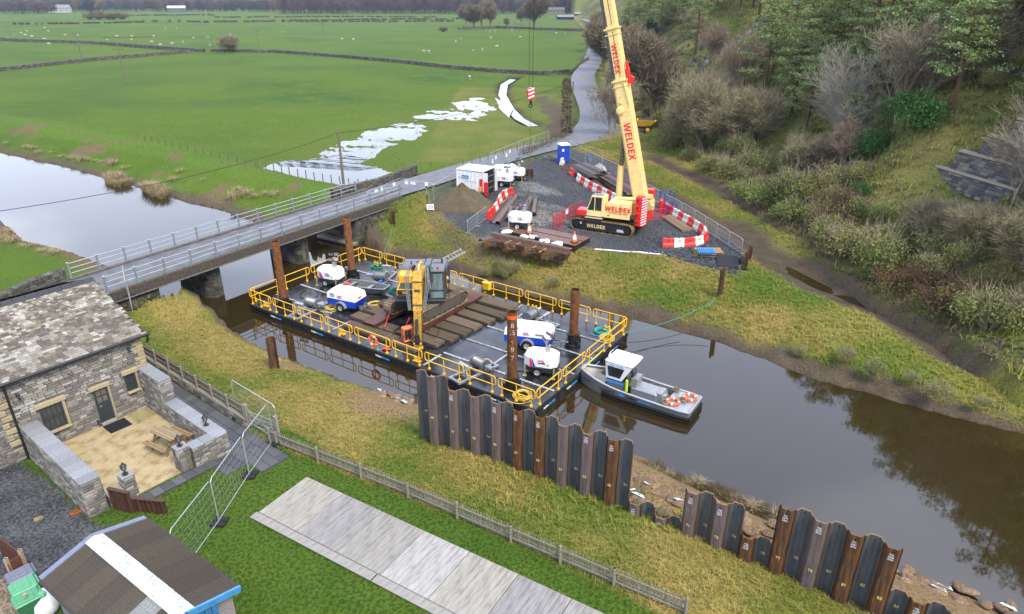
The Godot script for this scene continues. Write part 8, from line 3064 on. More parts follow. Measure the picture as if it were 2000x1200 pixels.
func grow() -> void:
	# name, category, how it looks, wood part, leaf part
	var ol := [Color(0.20,0.195,0.07),Color(0.26,0.24,0.095),Color(0.15,0.16,0.055)]
	var br := [Color(0.13,0.082,0.045),Color(0.18,0.11,0.05),Color(0.10,0.09,0.035),Color(0.09,0.12,0.035)]
	var gn := [Color(0.08,0.13,0.03),Color(0.12,0.18,0.04),Color(0.16,0.22,0.05)]
	var iv := [Color(0.035,0.09,0.022),Color(0.05,0.12,0.03),Color(0.075,0.16,0.045)]
	var yw := [Color(0.018,0.035,0.014),Color(0.028,0.05,0.02)]
	var twig := Color(0.36,0.30,0.215)
	kinds = {
		"pine_tree": ["pine", "green pine with spreading limbs", [pine(9.0),pine(11.0),pine(8.0),pine(12.5),pine(10.0)]],
		"bare_tree": ["tree", "leafless grey brown tree", [bare_tree(8,twig,0.75,3,2,0.2,1.0,0,0.02,6),bare_tree(9,twig*1.15,0.65,3,2,0.2,1.0,3,0.02,6),bare_tree(7.5,twig*0.9,0.85,3,3,0.3,0.9,4,0.02,6),bare_tree(8.5,Color(0.38,0.29,0.21),0.6,3,2,0.2,1.0,0,0.02,7)]],
		"pale_tree": ["tree", "pale trunked leafless tree", [bare_tree(8.5,Color(0.44,0.40,0.33),0.62,3,2,0.25,0.9,0,0.014,5),bare_tree(9.5,Color(0.40,0.37,0.30),0.65,3,3,0.35,0.9,0,0.014,5)]],
		"willow_scrub": ["shrub", "olive brown willow scrub", [bare_tree(6.5,Color(0.36,0.31,0.21),0.8,3,6,0.6,1.0,9,0.016,7),bare_tree(7,Color(0.38,0.33,0.22),0.8,3,7,0.6,1.0,7,0.016,7)]],
		"olive_shrub": ["shrub", "olive green shrub", [bush(2.0,2.6,ol + gn.slice(1,2),3600,0.09,twig),bush(1.7,3.0,ol + gn.slice(0,2),3400,0.09,twig),bush(2.3,2.2,ol,3600,0.09,twig)]],
		"green_shrub": ["shrub", "bright green leafy shrub", [bush(1.5,2.0,gn,2200,0.09,twig,30),bush(1.9,2.3,gn + ol.slice(1,2),2400,0.09,twig,30)]],
		"bramble_thicket": ["thicket", "rusty brown bramble thicket", [bush(1.8,1.5,br,2000,0.08,Color(0.15,0.09,0.06),90),bush(2.2,1.7,br + ol.slice(0,1),2200,0.08,Color(0.14,0.09,0.07),90)]],
		"ivy_mound": ["ivy", "dense dark green ivy mound", [bush(2.6,3.4,iv,5200,0.11,Color(0.05,0.05,0.03),10),bush(2.0,4.2,iv,4200,0.11,Color(0.05,0.05,0.03),10)]],
		"yew_tree": ["yew", "dark evergreen yew", [bush(3.0,6.5,yw,5200,0.16,Color(0.04,0.03,0.02),20),bush(2.4,5.5,yw,4200,0.16,Color(0.04,0.03,0.02),20)]],
		"field_tree": ["tree", "large leafless field tree", [bare_tree(15,Color(0.26,0.21,0.14),0.75,4,1,0.1,1.9,0,0.06,4),bare_tree(16,Color(0.27,0.22,0.15),0.8,4,2,0.2,1.9,0,0.06,4)]],
		"rush_clump": ["rushes", "brown green rush clump", [[grass_tuft(110,0.8,0.75,0.014,2.2),null],[grass_tuft(90,0.7,0.8,0.014,2.5),null]]],
		"reed_bed": ["reeds", "tall brown reed clump", [[grass_tuft(260,1.5,0.75,0.014,4.0),null]]],
	}
	hillside()
	waterside()
	fields()
	# from left to right within each place, so that each can be told by its order
	var order := {}
	for p in planted:
		order.get_or_add(p[0] + p[3],[]).append(p)
	var made := {}
	for key in order:
		var l: Array = order[key]
		l.sort_custom(func(a,b): return a[1].x/-a[1].z < b[1].x/-b[1].z)
		for i in l.size():
			var p: Array = l[i]
			var k: Array = kinds[p[0]]
			var var_n: int = rng.randi() % k[2].size()
			var label: String = p[4] if p[4] else "%s %s %s" % [nth(i),k[1],p[3]]
			var id := "%s%d" % [p[0],var_n]
			var grp: String = k[0] + "s " + ("on the hill and banks" if p[1].x > 8 else "in fields and by water")
			var s: float = p[2]
			if made.has(id):
				var o := dup(made[id],p[1],p[5],label,grp,V(s,s*rf(0.9,1.12),s))
				continue
			var t := thing(p[0],label,k[0],p[1],p[5],grp)
			t.scale = V(s,s,s)
			if p[0] in ["rush_clump", "reed_bed"]:
				put("stems",k[2][var_n][0],M.rush,t)
			else:
				put("wood",k[2][var_n][0],M.bark,t)
				if k[2][var_n][1]: put("foliage",k[2][var_n][1],M.leaf,t)
			made[id] = t

func on_land(x: float,z: float,sink := 0.1) -> Vector3: return V(x,terrain(x,z) - sink,z)

func toe_x(z: float) -> float:
	for i in toe.size() - 1:
		var a := toe[i]
		var b := toe[i + 1]
		if z >= a.y and z <= b.y: return lerpf(a.x,b.x,(z - a.y)/(b.y - a.y))
	return 40.0

func hillside() -> void:
	# s metres behind the foot of the hill, z along it
	var z := -36.0
	while z > -330.0:
		var gap := 2.3 + maxf(0,-z - 60)*0.035
		for band in [[0.3,2.5,0],[2.0,4.5,0],[3.5,6.5,1],[5.5,9.0,1],[8.0,13.0,2],[11,15,2],[14,19,3],[19,27,4],[27,36,5]]:
			var s := rf(band[0],band[1])
			var zz := z + rf(-0.5,0.5)*gap
			var x := toe_x(zz) + s*1.15
			var p := on_land(x,zz)
			var sec := "at the right end" if zz > -58 else "behind the crane" if zz > -92 else "beyond the dumper" if zz > -150 else "beside the far lane"
			var place: String = [" along the foot of the hill ", " on the lower slope ", " on the lower slope ", " on the middle slope ", " on the upper slope ", " on the hill top "][band[2]] + sec
			place = place.strip_edges()
			var open := zz < -72 and zz > -82 and s > 4.0 and s < 9.0    # the grassy clearing
			var wall_here := zz > -56.5 and zz < -44.5 and s > 6.5 and s < 14.0
			var crag := zz < -98 and zz > -160 and s > 6.0 and s < 25 and rng.randf() < 0.85
			if wall_here or crag: continue
			var r := rng.randf()
			match band[2]:
				0:
					if zz < -95 and rng.randf() < 0.4: continue
					plant("bramble_thicket" if r < 0.42 else "olive_shrub" if r < 0.85 else "green_shrub", p,rf(0.75,1.2),place)
				1:
					if open: continue
					if r < 0.5: plant("olive_shrub",p,rf(0.7,1.2),place)
					elif r < 0.6: plant("bare_tree",p,rf(0.5,0.8),place)
					elif r < 0.66: plant("willow_scrub",p,rf(0.5,0.75),place)
					elif r < 0.76: plant("bramble_thicket",p,rf(0.8,1.2),place)
					else: plant("green_shrub",p,rf(0.7,1.0),place)
				2:
					if open and r < 0.75: continue
					plant("bare_tree" if r < 0.2 else "olive_shrub" if r < 0.35 else "green_shrub" if r < 0.45 else "pine_tree", p,rf(0.65,0.95),place)
				3: plant("pine_tree" if r < 0.78 else "bare_tree" if r < 0.9 else "olive_shrub", p,rf(0.8,1.15),place)
				4: plant("pine_tree" if r < 0.9 else "bare_tree", p,rf(0.9,1.25),place)
				5:
					if rng.randf() < 0.45: plant("pine_tree" if r < 0.9 else "yew_tree", p,rf(1.0,1.35),place)
		z -= gap
	# the ones that stand out
	for q in [[22.6,-89.5,1.0,"left"],[24.8,-85.5,1.15,"middle"],[27.2,-82.5,1.1,"right"],[25.5,-92.0,1.2,"rear"]]:
		plant("willow_scrub", on_land(q[0],q[1]),q[2]*0.95,"big", "great olive brown willow scrub right of the dumper, %s stems of the mass" % q[3])
	plant("pale_tree", on_land(33.4,-70.1),1.0,"a", "pale forked leafless tree standing over the grassy clearing")
	plant("pale_tree", on_land(32.2,-66.0),0.85,"a", "pale many stemmed leafless tree left of the ivy mound")
	plant("pale_tree", on_land(33.2,-42.2),0.75,"a", "pale leafless tree in front of the old stone ramp at the right edge")
	plant("bare_tree", on_land(33.8,-41.5),0.8,"a", "leafless tree at the right edge below the old stone ramp")
	plant("ivy_mound", on_land(33.5,-58.5),1.1,"a", "large rounded ivy mound left of the old stone ramp")
	plant("ivy_mound", on_land(32.0,-60.8),0.85,"a", "taller narrow ivy mound on the left side of the large one")
	plant("ivy_mound", on_land(36.8,-46.0),0.7,"a", "dark ivy clad stump at the right edge behind the old stone ramp")
	plant("ivy_mound", on_land(28.9,-55.5),0.45,"a", "small ivy clad stem among the shrubs below the stone ramp")
	plant("green_shrub", on_land(27.4,-53.5),0.75,"a", "round yellow green laurel shrub beside the muddy track")
	plant("yew_tree", on_land(32.5,-172),1.1,"a", "wide dark yew on the slope left of the grey crag")
	plant("bare_tree", on_land(14.6,-100.0),0.95,"a", "single leafless tree at the lane corner left of the crane boom")
	for i in 16:
		var zz := -108.0 - i*14.0
		plant("bare_tree" if i % 3 else "field_tree", on_land(toe_x(zz) + rf(-2.0,3.0),zz),1.0 if i % 3 else 0.75,"along the right side of the lane")
	crags()

func crags() -> void:
	var n := 0
	for q in [[V(34.5,0,-131),5.0,"grey rock crag on the slope right of the crane boom"],[V(39.5,0,-150),5.5,"upper grey crag rising to the top edge of the view"],[V(32.0,0,-122),3.0,"tumbled grey boulders below the main crag"],[V(36.5,0,-118),3.5,"grey rock ledges right of the main crag"],[V(40.2,0,-69.0),3.0,"dark rock face among the pines above the old stone ramp"],[V(41.0,0,-97.0),3.5,"pale rock ledge among the upper pines"]]:
		var t := thing("rock_outcrop", q[2],"rock", Vector3.ZERO,0,"rock outcrops on the hillside")
		for i in 60:
			var o: Vector3 = q[0] + V(rf(-1,1)*q[1]*0.8,0,rf(-1,1)*q[1])
			var c := Color(0.185,0.185,0.18)*rf(0.5,1.4)
			if i % 7 == 0: c = Color(0.17,0.15,0.06)
			var m := mb(c)
			var s: Vector3 = V(rf(0.5,1.4),rf(0.35,1.1),rf(0.5,1.9))*(0.35 + q[1]*0.09)*rf(0.5,1.2)
			var j := func() -> Vector3: return V(rf(-0.28,0.28),rf(-0.3,0.3),rf(-0.28,0.28))
			m.xf = Transform3D(Basis(V(rf(-0.3,0.3),1,rf(-0.3,0.3)).normalized(),rf(-0.6,0.6)).scaled(s),V(o.x,terrain(o.x,o.z) + s.y*0.15,o.z))
			m.hexa([V(-0.6,-0.8,-0.6) + j.call(),V(0.6,-0.8,-0.6) + j.call(),V(0.6,-0.8,0.6) + j.call(),V(-0.6,-0.8,0.6) + j.call()],[V(-0.45,0.5,-0.45) + j.call(),V(0.45,0.5,-0.45) + j.call(),V(0.45,0.5,0.45) + j.call(),V(-0.45,0.5,0.45) + j.call()])
			put("rock",m,M.rock,t)
	# the old stepped stone ramp: courses set back one above the other, each shorter than the one below
	var t := thing("stone_ramp", "old dark stepped stone retaining wall with pale ledges at the right edge", "retaining wall")
	var a := V(33.0,6.5,-53.9)
	var d := V(1.6,0,8.6)
	var u := d.normalized()
	var nrm := V(-u.z,0,u.x)
	var bud := [280]
	for k in 4:
		var s0 := k*0.17
		var p := a + d*s0 - nrm*(k*0.62) + V(0,k*1.42,0)
		var l := d.length()*(1.0 - s0)
		var up := V(0,1.42,0) - nrm*0.5
		var core := mb(Color(0.10,0.095,0.09))
		core.hexa([p - V(0,1.5,0),p + u*l - V(0,1.5,0),p + u*l - nrm*4 - V(0,1.5,0),p - nrm*4 - V(0,1.5,0)],[p + up,p + u*l + up,p + u*l - nrm*4 + V(0,1.42,0),p - nrm*4 + V(0,1.42,0)])
		put("core",core,M.mortar,t)
		var f := Transform3D(Basis(u,up.normalized(),u.cross(up.normalized())),p)
		if f.basis.z.dot(nrm) < 0: f = Transform3D(Basis(-u,f.basis.y,-f.basis.z),p + u*l)
		stones(t,f,l,1.3,0.5,0.2,"ramp",[Color(0.13,0.13,0.135),Color(0.19,0.18,0.165),Color(0.09,0.09,0.092),Color(0.26,0.235,0.185)],bud)
		core = mb(Color(0.42,0.36,0.27))
		var q := p + up + nrm*0.10 - V(0,0.12,0)
		core.hexa([q,q + u*l,q + u*l - nrm*0.5,q - nrm*0.5],[q + V(0,0.17,0) - nrm*0.04,q + u*l + V(0,0.17,0) - nrm*0.04,q + u*l + V(0,0.17,0) - nrm*0.5,q + V(0,0.17,0) - nrm*0.5])
		put("ledge",core,M.stone,t)

func waterside() -> void:
	mat("rush",0.85)
	M.rush.vertex_color_use_as_albedo = false
	M.rush.albedo_color = Color(0.25,0.20,0.10).linear_to_srgb()
	for q in [Vector3(-73.09,0.6,-99.48),Vector3(-68.46,0.6,-96.91),Vector3(-66.77,0.6,-95.85),Vector3(-64.88,0.5,-93.93),Vector3(-63.19,0.5,-93.93),Vector3(-60.21,0.5,-91.3),Vector3(-57.96,0.5,-90.04),Vector3(-56.04,0.5,-88.81),Vector3(-55.24,0.5,-88.81),Vector3(-53.97,0.5,-88.2),Vector3(-52.71,0.5,-87.6),Vector3(-51.86,0.5,-87.6),Vector3(-50.27,0.5,-85.86),Vector3(-47.73,0.6,-83.74),Vector3(-38.95,0.6,-77.59),Vector3(-34.86,0.9,-76.39),Vector3(-29.24,0.8,-69.82),Vector3(-29.3,0.9,-71.5),Vector3(-27.75,0.9,-70.06),Vector3(-26.69,0.9,-69.46),Vector3(-25.71,1,-70.1),Vector3(-24.71,1,-69.49),Vector3(-28.48,1,-73.93),Vector3(-39.07,1,-79.91)]:
		plant("rush_clump", q - V(0,0.25,0),rf(1.1,1.8),"on the left far bank of the river")
	for q in [[Vector3(-48.24,0.1,-80.58),1.0],[Vector3(-47.5,0.1,-80.58),1.2],[Vector3(-46.25,0.1,-79.59),1.1],[Vector3(-45.02,0.1,-78.61),0.9],[Vector3(-47.2,0.1,-79.1),0.9],[Vector3(-45.73,0.1,-77.9),1.0],[Vector3(-41.45,0.1,-75.82),1.1],[Vector3(-40.59,0.1,-75.38),1.25],[Vector3(-39.49,0.1,-74.5),1.2],[Vector3(-38.39,0.1,-73.85),1.0],[Vector3(-39.53,0.1,-73.63),1.0],[Vector3(-38.29,0.1,-72.79),0.9]]:
		plant("reed_bed", q[0] - V(0,0.3,0),q[1],"standing in the river's left far edge")
	for q in [Vector3(-44.86,0.5,-57.15),Vector3(-42.92,0.5,-55.78),Vector3(-40.88,0.5,-54.48),Vector3(-38.95,0.5,-53.47),Vector3(-37.56,0.4,-52.89),Vector3(-46.33,0.3,-59.91)]:
		plant("rush_clump", q - V(0,0.2,0),rf(1.2,1.8),"on the spit at the left edge above the cottage")
	for q in [Vector3(-1.97,0.6,-48.95),Vector3(-0.59,0.6,-48.42),Vector3(0,0.8,-48.76),Vector3(-0.99,0.8,-48.98),Vector3(3.03,0.7,-46.64),Vector3(-12.56,0.6,-56.85),Vector3(20.19,0.7,-33.17),Vector3(19.34,0.9,-34.88),Vector3(21.96,0.9,-32.55),Vector3(17.17,0.6,-36.07),Vector3(22.44,0.8,-30.86),Vector3(24.27,0.9,-29.95)]:
		plant("olive_shrub", q - V(0,0.1,0),rf(0.22,0.4),"low on the mud of the far river bank")
	for i in 26:
		var f := i/25.0
		var a := Vector3(5.67,0.2,-25.61)
		var b := Vector3(11.14,0.2,-22.37)
		plant("rush_clump" if i % 3 == 0 else "bramble_thicket", a.lerp(b,f) + V(rf(-0.2,0.2),-0.05,rf(-0.25,0.25)),rf(0.6,0.9) if i % 3 == 0 else rf(0.2,0.28),"behind the low sheet piles at the waterline")
	# hessian bags and torn sheeting in the gaps of the pile wall
	var spots := [[Vector3(6.04,1,-22.39),2.4,1.3,60,"sandbag bank with torn blue sheet behind the low sheet piles"],[Vector3(9.84,0.9,-20.71),1.2,0.8,22,"sandbags seen through the gap beside the middle sheet piles"],[Vector3(15.68,0.6,-18.2),3.6,0.9,40,"sandbags and pale sheeting along the water at the bottom right"],[Vector3(-6.64,0.35,-31.58),1.5,0.5,22,"sandy bags at the water's edge left of the tall piles"]]
	for q in spots:
		var t := thing("sandbag_bank", q[4],"sandbags", V(q[0].x,terrain(q[0].x,q[0].z),q[0].z),-0.52,"sandbag banks along the near shore")
		for i in q[3]:
			var x: float = rf(-1,1)*q[1]
			var zz: float = rf(-1,1)*q[2]
			var m := mb([Color(0.33,0.215,0.13),Color(0.40,0.27,0.17),Color(0.26,0.18,0.12)][i % 3]*rf(0.8,1.2))
			m.xf = Transform3D(Basis(Vector3.UP,rf(0,3)),V(x,0.08 - zz*0.0 + zz*0.25,zz))
			m.ball(Vector3.ZERO,V(rf(0.24,0.36),rf(0.09,0.14),rf(0.16,0.24)),8,5)
			put("sandbag",m,M.soil,t)
		for i in int(q[3]/6.0):
			var x: float = rf(-1,1)*q[1]
			var zz: float = rf(-1,0.4)*q[2]
			var m := mb(Color(0.42,0.56,0.58)*rf(0.8,1.2))
			var y0 := 0.17 + zz*0.28
			m.quad(V(x,y0,zz),V(x + 0.35,y0 + 0.04,zz + 0.1),V(x + rf(0.2,0.5),y0 + 0.1,zz + 0.35),V(x - 0.15,y0 + 0.13,zz + 0.25))
			put("torn_sheet",m,M.plastic,t)

func fields() -> void:
	# dry stone walls between the fields
	dry_wall("long stone field wall running across the far side of the nearest field",[Vector3(-115.74,1,-279.53),Vector3(-88.87,1,-274.19),Vector3(-60.63,1,-252.44),Vector3(-35.86,1,-230),Vector3(-18.01,1,-211.12),Vector3(-5.72,1,-200.58),Vector3(8.24,1,-192.33),Vector3(15.79,1,-197.76)],1.05,0.6,0,0.8,0.35)
	dry_wall("stone field wall from the left edge to the wall junction",[Vector3(-144.56,1,-191.01),Vector3(-144.9,1,-203.49),Vector3(-137.98,1,-237.7),Vector3(-121.71,1,-274.19)],1.05,0.6,0,0.8,0.35)
	dry_wall("further stone field wall crossing the left side of the plain",[Vector3(-273.05,1,-368.46),Vector3(-240.07,1,-350.72),Vector3(-225.44,1,-342.46),Vector3(-188.02,1,-327.03),Vector3(-130.41,1,-285.07),Vector3(-117,1,-276.84)],1.25,0.6,0,0.9,0.42)
	dry_wall("stone wall below the two large field trees",[Vector3(-34.78,1,-476.2),Vector3(-10.43,1,-500.45),Vector3(19.56,1,-468.63),Vector3(44.26,1,-454.17)],1.5,0.7,0,1.2,0.5)
	var hd := [Color(0.11,0.085,0.05),Color(0.14,0.105,0.065),Color(0.085,0.08,0.04)]
	var n := 0
	for q in [[Vector3(-11.53,2,-74.98),Vector3(-7.98,2,-80.32),1.0,"clipped brown hedge beside the lane above the stone wall"],[Vector3(1.14,2,-84.87),Vector3(8.14,2,-100.21),1.2,"dark bramble hedge along the inside of the lane bend"],[Vector3(8.12,2,-101.86),Vector3(13.52,2,-178.52),1.0,"tall brown hedge between the muddy patch and the lane"],[Vector3(15,2,-191.39),Vector3(24.11,2,-227.09),1.3,"dark hedge beside the ditch at the far bend"],[Vector3(-409.12,1,-590.28),Vector3(-369.49,1,-627.71),1.6,"dark field hedge at the far left"],[Vector3(-377.89,1,-557.01),Vector3(-304.46,1,-614.73),1.6,"long broken field hedge across the far left fields"],[Vector3(-298.08,1,-614.73),Vector3(-47.82,1,-627.71),2.0,"long dark hedge crossing the middle of the far plain"],[Vector3(-457.88,1,-839.83),Vector3(-345.77,1,-864.07),1.8,"thin hedge below the far barn"],[Vector3(-310.31,1,-774.56),Vector3(-74.9,1,-774.56),1.8,"thin far hedge in front of the brown woodland"],[Vector3(-211.29,1,-378.01),Vector3(-187.25,1,-382.97),0.6,"low rusty rush line in the left field"],[Vector3(-199.38,1,-670.14),Vector3(-48.52,1,-701.71),1.5,"second far hedge before the woodland"]]:
		var a: Vector3 = q[0]
		var b: Vector3 = q[1]
		var m := mb()
		var l := a.distance_to(b)
		var k := clampi(int(l/(0.5 + l*0.008)),12,140)
		for i in k:
			if l > 60 and n_fine.get_noise_1d(i*5.0 + n*40) > 0.18: continue
			var p := a.lerp(b,(i + rf(-0.4,0.4))/k)
			var w := maxf(0.7,l/k*0.7)
			leaf_cloud(m,V(p.x,terrain(p.x,p.z) + q[2]*0.35,p.z),V(w,q[2]*rf(0.35,0.7),minf(w,1.2)),90 if l < 60 else 80,0.09 if l < 60 else 0.45,hd)
		tag(put("hedge", m,M.leaf),q[3],"hedge", "hedges of the plain")
		n += 1
	for q in [[Vector3(-25.65,1,-492.1),1.05,"leftmost large leafless tree of the far field group"],[Vector3(-21.96,1,-527.24),1.25,"tallest leafless tree in the middle of the far field group"],[Vector3(-14.85,1,-509.07),1.1,"right hand leafless tree of the far field group"],[Vector3(14.47,1,-484.02),1.3,"large single leafless tree left of the black farm shed"],[Vector3(7.09,1,-567.68),0.95,"leafless tree behind the large single one"],[Vector3(-34.14,1,-546.72),0.9,"smaller leafless tree left of the far field group"]]:
		plant("field_tree", q[0] - V(0,0.3,0),q[1]*0.92,"far", q[2])
	plant("bare_tree", Vector3(-3.6,1,-518),0.9,"far", "small leafless tree between the two groups of field trees")
	plant("bramble_thicket", Vector3(-41.73,1,-447.26),1.8,"far", "small round bush on a mound in the far field")
	plant("willow_scrub", Vector3(-107.06,1,-276.84),0.95,"far", "round leafless bush standing alone by the field wall gap")
	for i in 5: plant("bramble_thicket", Vector3(-397.9,1,-701.71) + V(i*7.0,0,rf(-4,4)),3.2 + (i % 2)*0.8,"in the dark clump of the far left field")
	plant("yew_tree", Vector3(-571.71,1,-1009.52),2.9,"far", "dark round evergreen far off beside the left hand clump")
	plant("field_tree", Vector3(-541.15,1,-976.67),1.0,"far", "pale far off tree beside the dark evergreen")
	# poles and their wires
	var tops := []
	for q in [[Vector3(-90.82,1,-167.93),8.6,"leaning wooden electricity pole in the middle of the nearest field"],[Vector3(-143.66,1,-241.74),8.6,"second electricity pole beyond the left field wall"],[Vector3(-93.51,1,-269.05),8.4,"electricity pole just beyond the long field wall"],[Vector3(-88.02,1,-342.46),8.4,"distant electricity pole in the centre field"],[Vector3(-17.67,2.1,-70.5),5.7,"telegraph pole beside the flooded field at the bridge end"],[Vector3(9.44,2,-109.94),6.5,"telegraph pole standing by the hedge on the lane"]]:
		var t := thing("utility_pole", q[2],"pole", q[0] - V(0,0.3,0),0.4,"wooden poles on the plain")
		var m := mb(Color(0.22,0.19,0.15))
		m.tube(Vector3.ZERO,V(0,q[1],0),0.15,0.11,8)
		put("pole",m,M.bark,t)
		if q[1] > 8:
			m = mb(Color(0.14,0.11,0.08))
			m.bar(V(-1.1,q[1] - 0.25,0),V(1.1,q[1] - 0.25,0),0.12,0.12)
			for x in [-1.0,0.0,1.0]: m.tube(V(x,q[1] - 0.2,0),V(x,q[1] + 0.1,0),0.06,0.05,6)
			put("crossarm",m,M.bark,t)
		tops.append(q[0] + V(0,q[1] - 0.35,0))
	for q in [[tops[4],V(-34.0,8.2,-38.0),"sagging black cable from the bridge pole across the river"],[tops[4],tops[5],"thin cable from the bridge pole to the lane pole"]]:
		var m := mb(Color(0.02,0.02,0.02))
		var pts := []
		for i in 21:
			var f := i/20.0
			pts.append(q[0].lerp(q[1],f) - V(0,4.0*f*(1 - f)*0.9,0))
		m.path(pts,0.022,5)
		tag(put("overhead_cable", m,M.rubber),q[2],"cable", "overhead cables")
	for r in [[Vector3(-30.49,1.1,-81.58),Vector3(-14.59,1.6,-72.25),15,"in the flood fence above the river", 1.0],[Vector3(-5.51,2,-76.69),Vector3(4.24,2,-95.18),12,"in the fence along the lane by the field", 0.9],[Vector3(-54.33,1.5,-100.54),Vector3(-30.81,1.2,-81.68),16,"along the top of the river embankment", 0.8]]:
		for i in r[2]:
			var m := mb(Color(0.19,0.16,0.12))
			var f: float = i/float(r[2] - 1)
			var p: Vector3 = r[0].lerp(r[1],f)
			p.y = terrain(p.x,p.z)
			m.bar(p - V(0,0.3,0),p + V(rf(-0.05,0.05),r[4],0),0.09,0.09)
			tag(put("fence_post", m,M.bark),"%s wooden post from the left %s" % [nth(i),r[3]],"post", "wooden fence posts")
	# sheep
	var sheep: Node3D = null
	var flock := [Vector3(-247.62,1,-359.38),Vector3(-263.39,1,-388.05),Vector3(-281.54,1,-421.58),Vector3(-264.29,1,-398.63),Vector3(-247.74,1,-378.01),Vector3(-290.89,1,-440.56),Vector3(-306.92,1,-484.02),Vector3(-273.67,1,-434.05),Vector3(-201.77,1,-306.26) + V(0,0,-12),Vector3(-229.77,1,-359.38),Vector3(-236.29,1,-388.05),Vector3(-229.52,1,-388.05),Vector3(-191.67,1,-346.54),Vector3(-206.51,1,-382.97),Vector3(-180.27,1,-346.54),Vector3(-198.49,1,-382.97),Vector3(-163.21,1,-330.76),Vector3(-187.25,1,-382.97),Vector3(-149.1,1,-309.54),Vector3(-148.97,1,-319.81),Vector3(-148.84,1,-330.76),Vector3(-158.27,1,-363.87),Vector3(-154.93,1,-373.18),Vector3(-126.91,1,-306.26),Vector3(-227.84,1,-484.02),Vector3(-220.43,1,-484.02),Vector3(-153.01,1,-398.63),Vector3(-131.36,1,-421.58),Vector3(-82.47,1,-355),Vector3(-76.1,1,-350.72),Vector3(-32.93,1,-271.6),Vector3(-30.73,1,-269.05),Vector3(-25.79,1,-334.57),Vector3(-24.84,1,-355),Vector3(-14.68,1,-274.19),Vector3(-11.53,1,-282.27),Vector3(-6.11,1,-299.9),Vector3(-10.43,1,-363.87),Vector3(4.12,1,-368.46),Vector3(24.87,1,-409.79),Vector3(28.93,1,-398.63),Vector3(-13,1,-434.05),Vector3(-9.98,1,-434.05),Vector3(0,1,-454.17),Vector3(-10.72,1,-110.23) + V(0,0,-70)]
	flock.sort_custom(func(a,b): return a.x/-a.z < b.x/-b.z)
	for i in flock.size():
		var p: Vector3 = flock[i]
		p.y = terrain(p.x,p.z)
		var label := "%s sheep from the left among those grazing on the far fields" % (nth(i) if i < 40 else ["rightmost", "second rightmost", "third rightmost", "fourth rightmost", "fifth rightmost"][flock.size() - 1 - i])
		if sheep == null:
			sheep = thing("sheep", label,"sheep", p,0.4,"sheep on the plain")
			var m := mb(Color(0.62,0.56,0.46))
			var sk := [[V(-0.42,0.66,0),V(-0.2,0.68,0),V(0.15,0.67,0),V(0.42,0.68,0),V(0.58,0.72,0),V(0.74,0.60,0),V(0.84,0.5,0)],[0.14,0.24,0.26,0.21,0.12,0.10,0.05]]
			for k in 6: m.tube(sk[0][k],sk[0][k + 1],sk[1][k],sk[1][k + 1],9)
			for x in [-0.32,0.32]:
				for z in [-0.13,0.13]:
					m.tube(V(x,0.5,z),V(x + 0.03,0.25,z),0.07,0.04,6); m.tube(V(x + 0.03,0.25,z),V(x,0,z),0.04,0.03,6)
			put("body",m,M.matt,sheep)
			m = mb(Color(0.03,0.028,0.025))
			m.ball(V(0.83,0.52,0),V(0.11,0.09,0.07),8,5)
			for z in [-0.09,0.09]: m.ball(V(0.74,0.62,z),V(0.03,0.02,0.07),6,4)
			put("face",m,M.matt,sheep)
			sheep.scale = V(1.25,1.25,1.25)
		else: dup(sheep,p,rf(0,TAU),label,"sheep on the plain",V(1.25,1.25,1.25))
	# far buildings
	for q in [[Vector3(49.32,1,-685.56),15.0,6.0,2.6,1.6,Color(0.03,0.03,0.035),Color(0.25,0.27,0.30),0.15,"black timber farm shed with pale roof below the hill"],[Vector3(55.42,1,-945.88),22.0,9.0,4.5,3.0,Color(0.25,0.23,0.20),Color(0.16,0.15,0.14),0.1,"grey stone farmhouse far behind the black shed"],[Vector3(-487.36,1,-1082.24),24.0,12.0,5.0,3.0,Color(0.16,0.17,0.20),Color(0.62,0.64,0.66),0.3,"far grey barn with white roof on the left plain"],[Vector3(-613.44,1,-1009.52),26.0,10.0,6.0,4.0,Color(0.55,0.53,0.48),Color(0.28,0.28,0.30),0.2,"pale houses far off at the edge of the left woodland"],[Vector3(71.38,1,-795.17),9.0,6.0,3.0,1.5,Color(0.45,0.08,0.06),Color(0.3,0.3,0.3),0.1,"small red roofed farm building beside the grey farmhouse"],[Vector3(-100.15,1,-1213.14),14.0,7.0,4.0,2.5,Color(0.5,0.48,0.45),Color(0.6,0.6,0.6),0.2,"small pale building against the far brown wood"]]:
		var t := thing("farm_building", q[8],"building", q[0],q[7],"far farm buildings")
		var L: float = q[1]
		var W: float = q[2]
		var hh: float = q[3]
		var m := mb(q[5])
		m.box(V(0,hh/2,0),V(L,hh,W))
		for s in [-1,1]: m.hexa([V(s*L/2,hh,-W/2),V(s*(L/2 - 0.2),hh,-W/2),V(s*(L/2 - 0.2),hh,W/2),V(s*L/2,hh,W/2)],[V(s*L/2,hh + q[4],-0.1),V(s*(L/2 - 0.2),hh + q[4],-0.1),V(s*(L/2 - 0.2),hh + q[4],0.1),V(s*L/2,hh + q[4],0.1)])
		put("wall",m,M.matt,t)
		m = mb(q[6])
		for s in [-1,1]: m.hexa([V(-L/2 - 0.4,hh - 0.1,s*(W/2 + 0.5)),V(L/2 + 0.4,hh - 0.1,s*(W/2 + 0.5)),V(L/2 + 0.4,hh + q[4],0),V(-L/2 - 0.4,hh + q[4],0)],[V(-L/2 - 0.4,hh + 0.1,s*(W/2 + 0.5)),V(L/2 + 0.4,hh + 0.1,s*(W/2 + 0.5)),V(L/2 + 0.4,hh + q[4] + 0.2,0),V(-L/2 - 0.4,hh + q[4] + 0.2,0)])
		put("roof",m,M.matt,t)
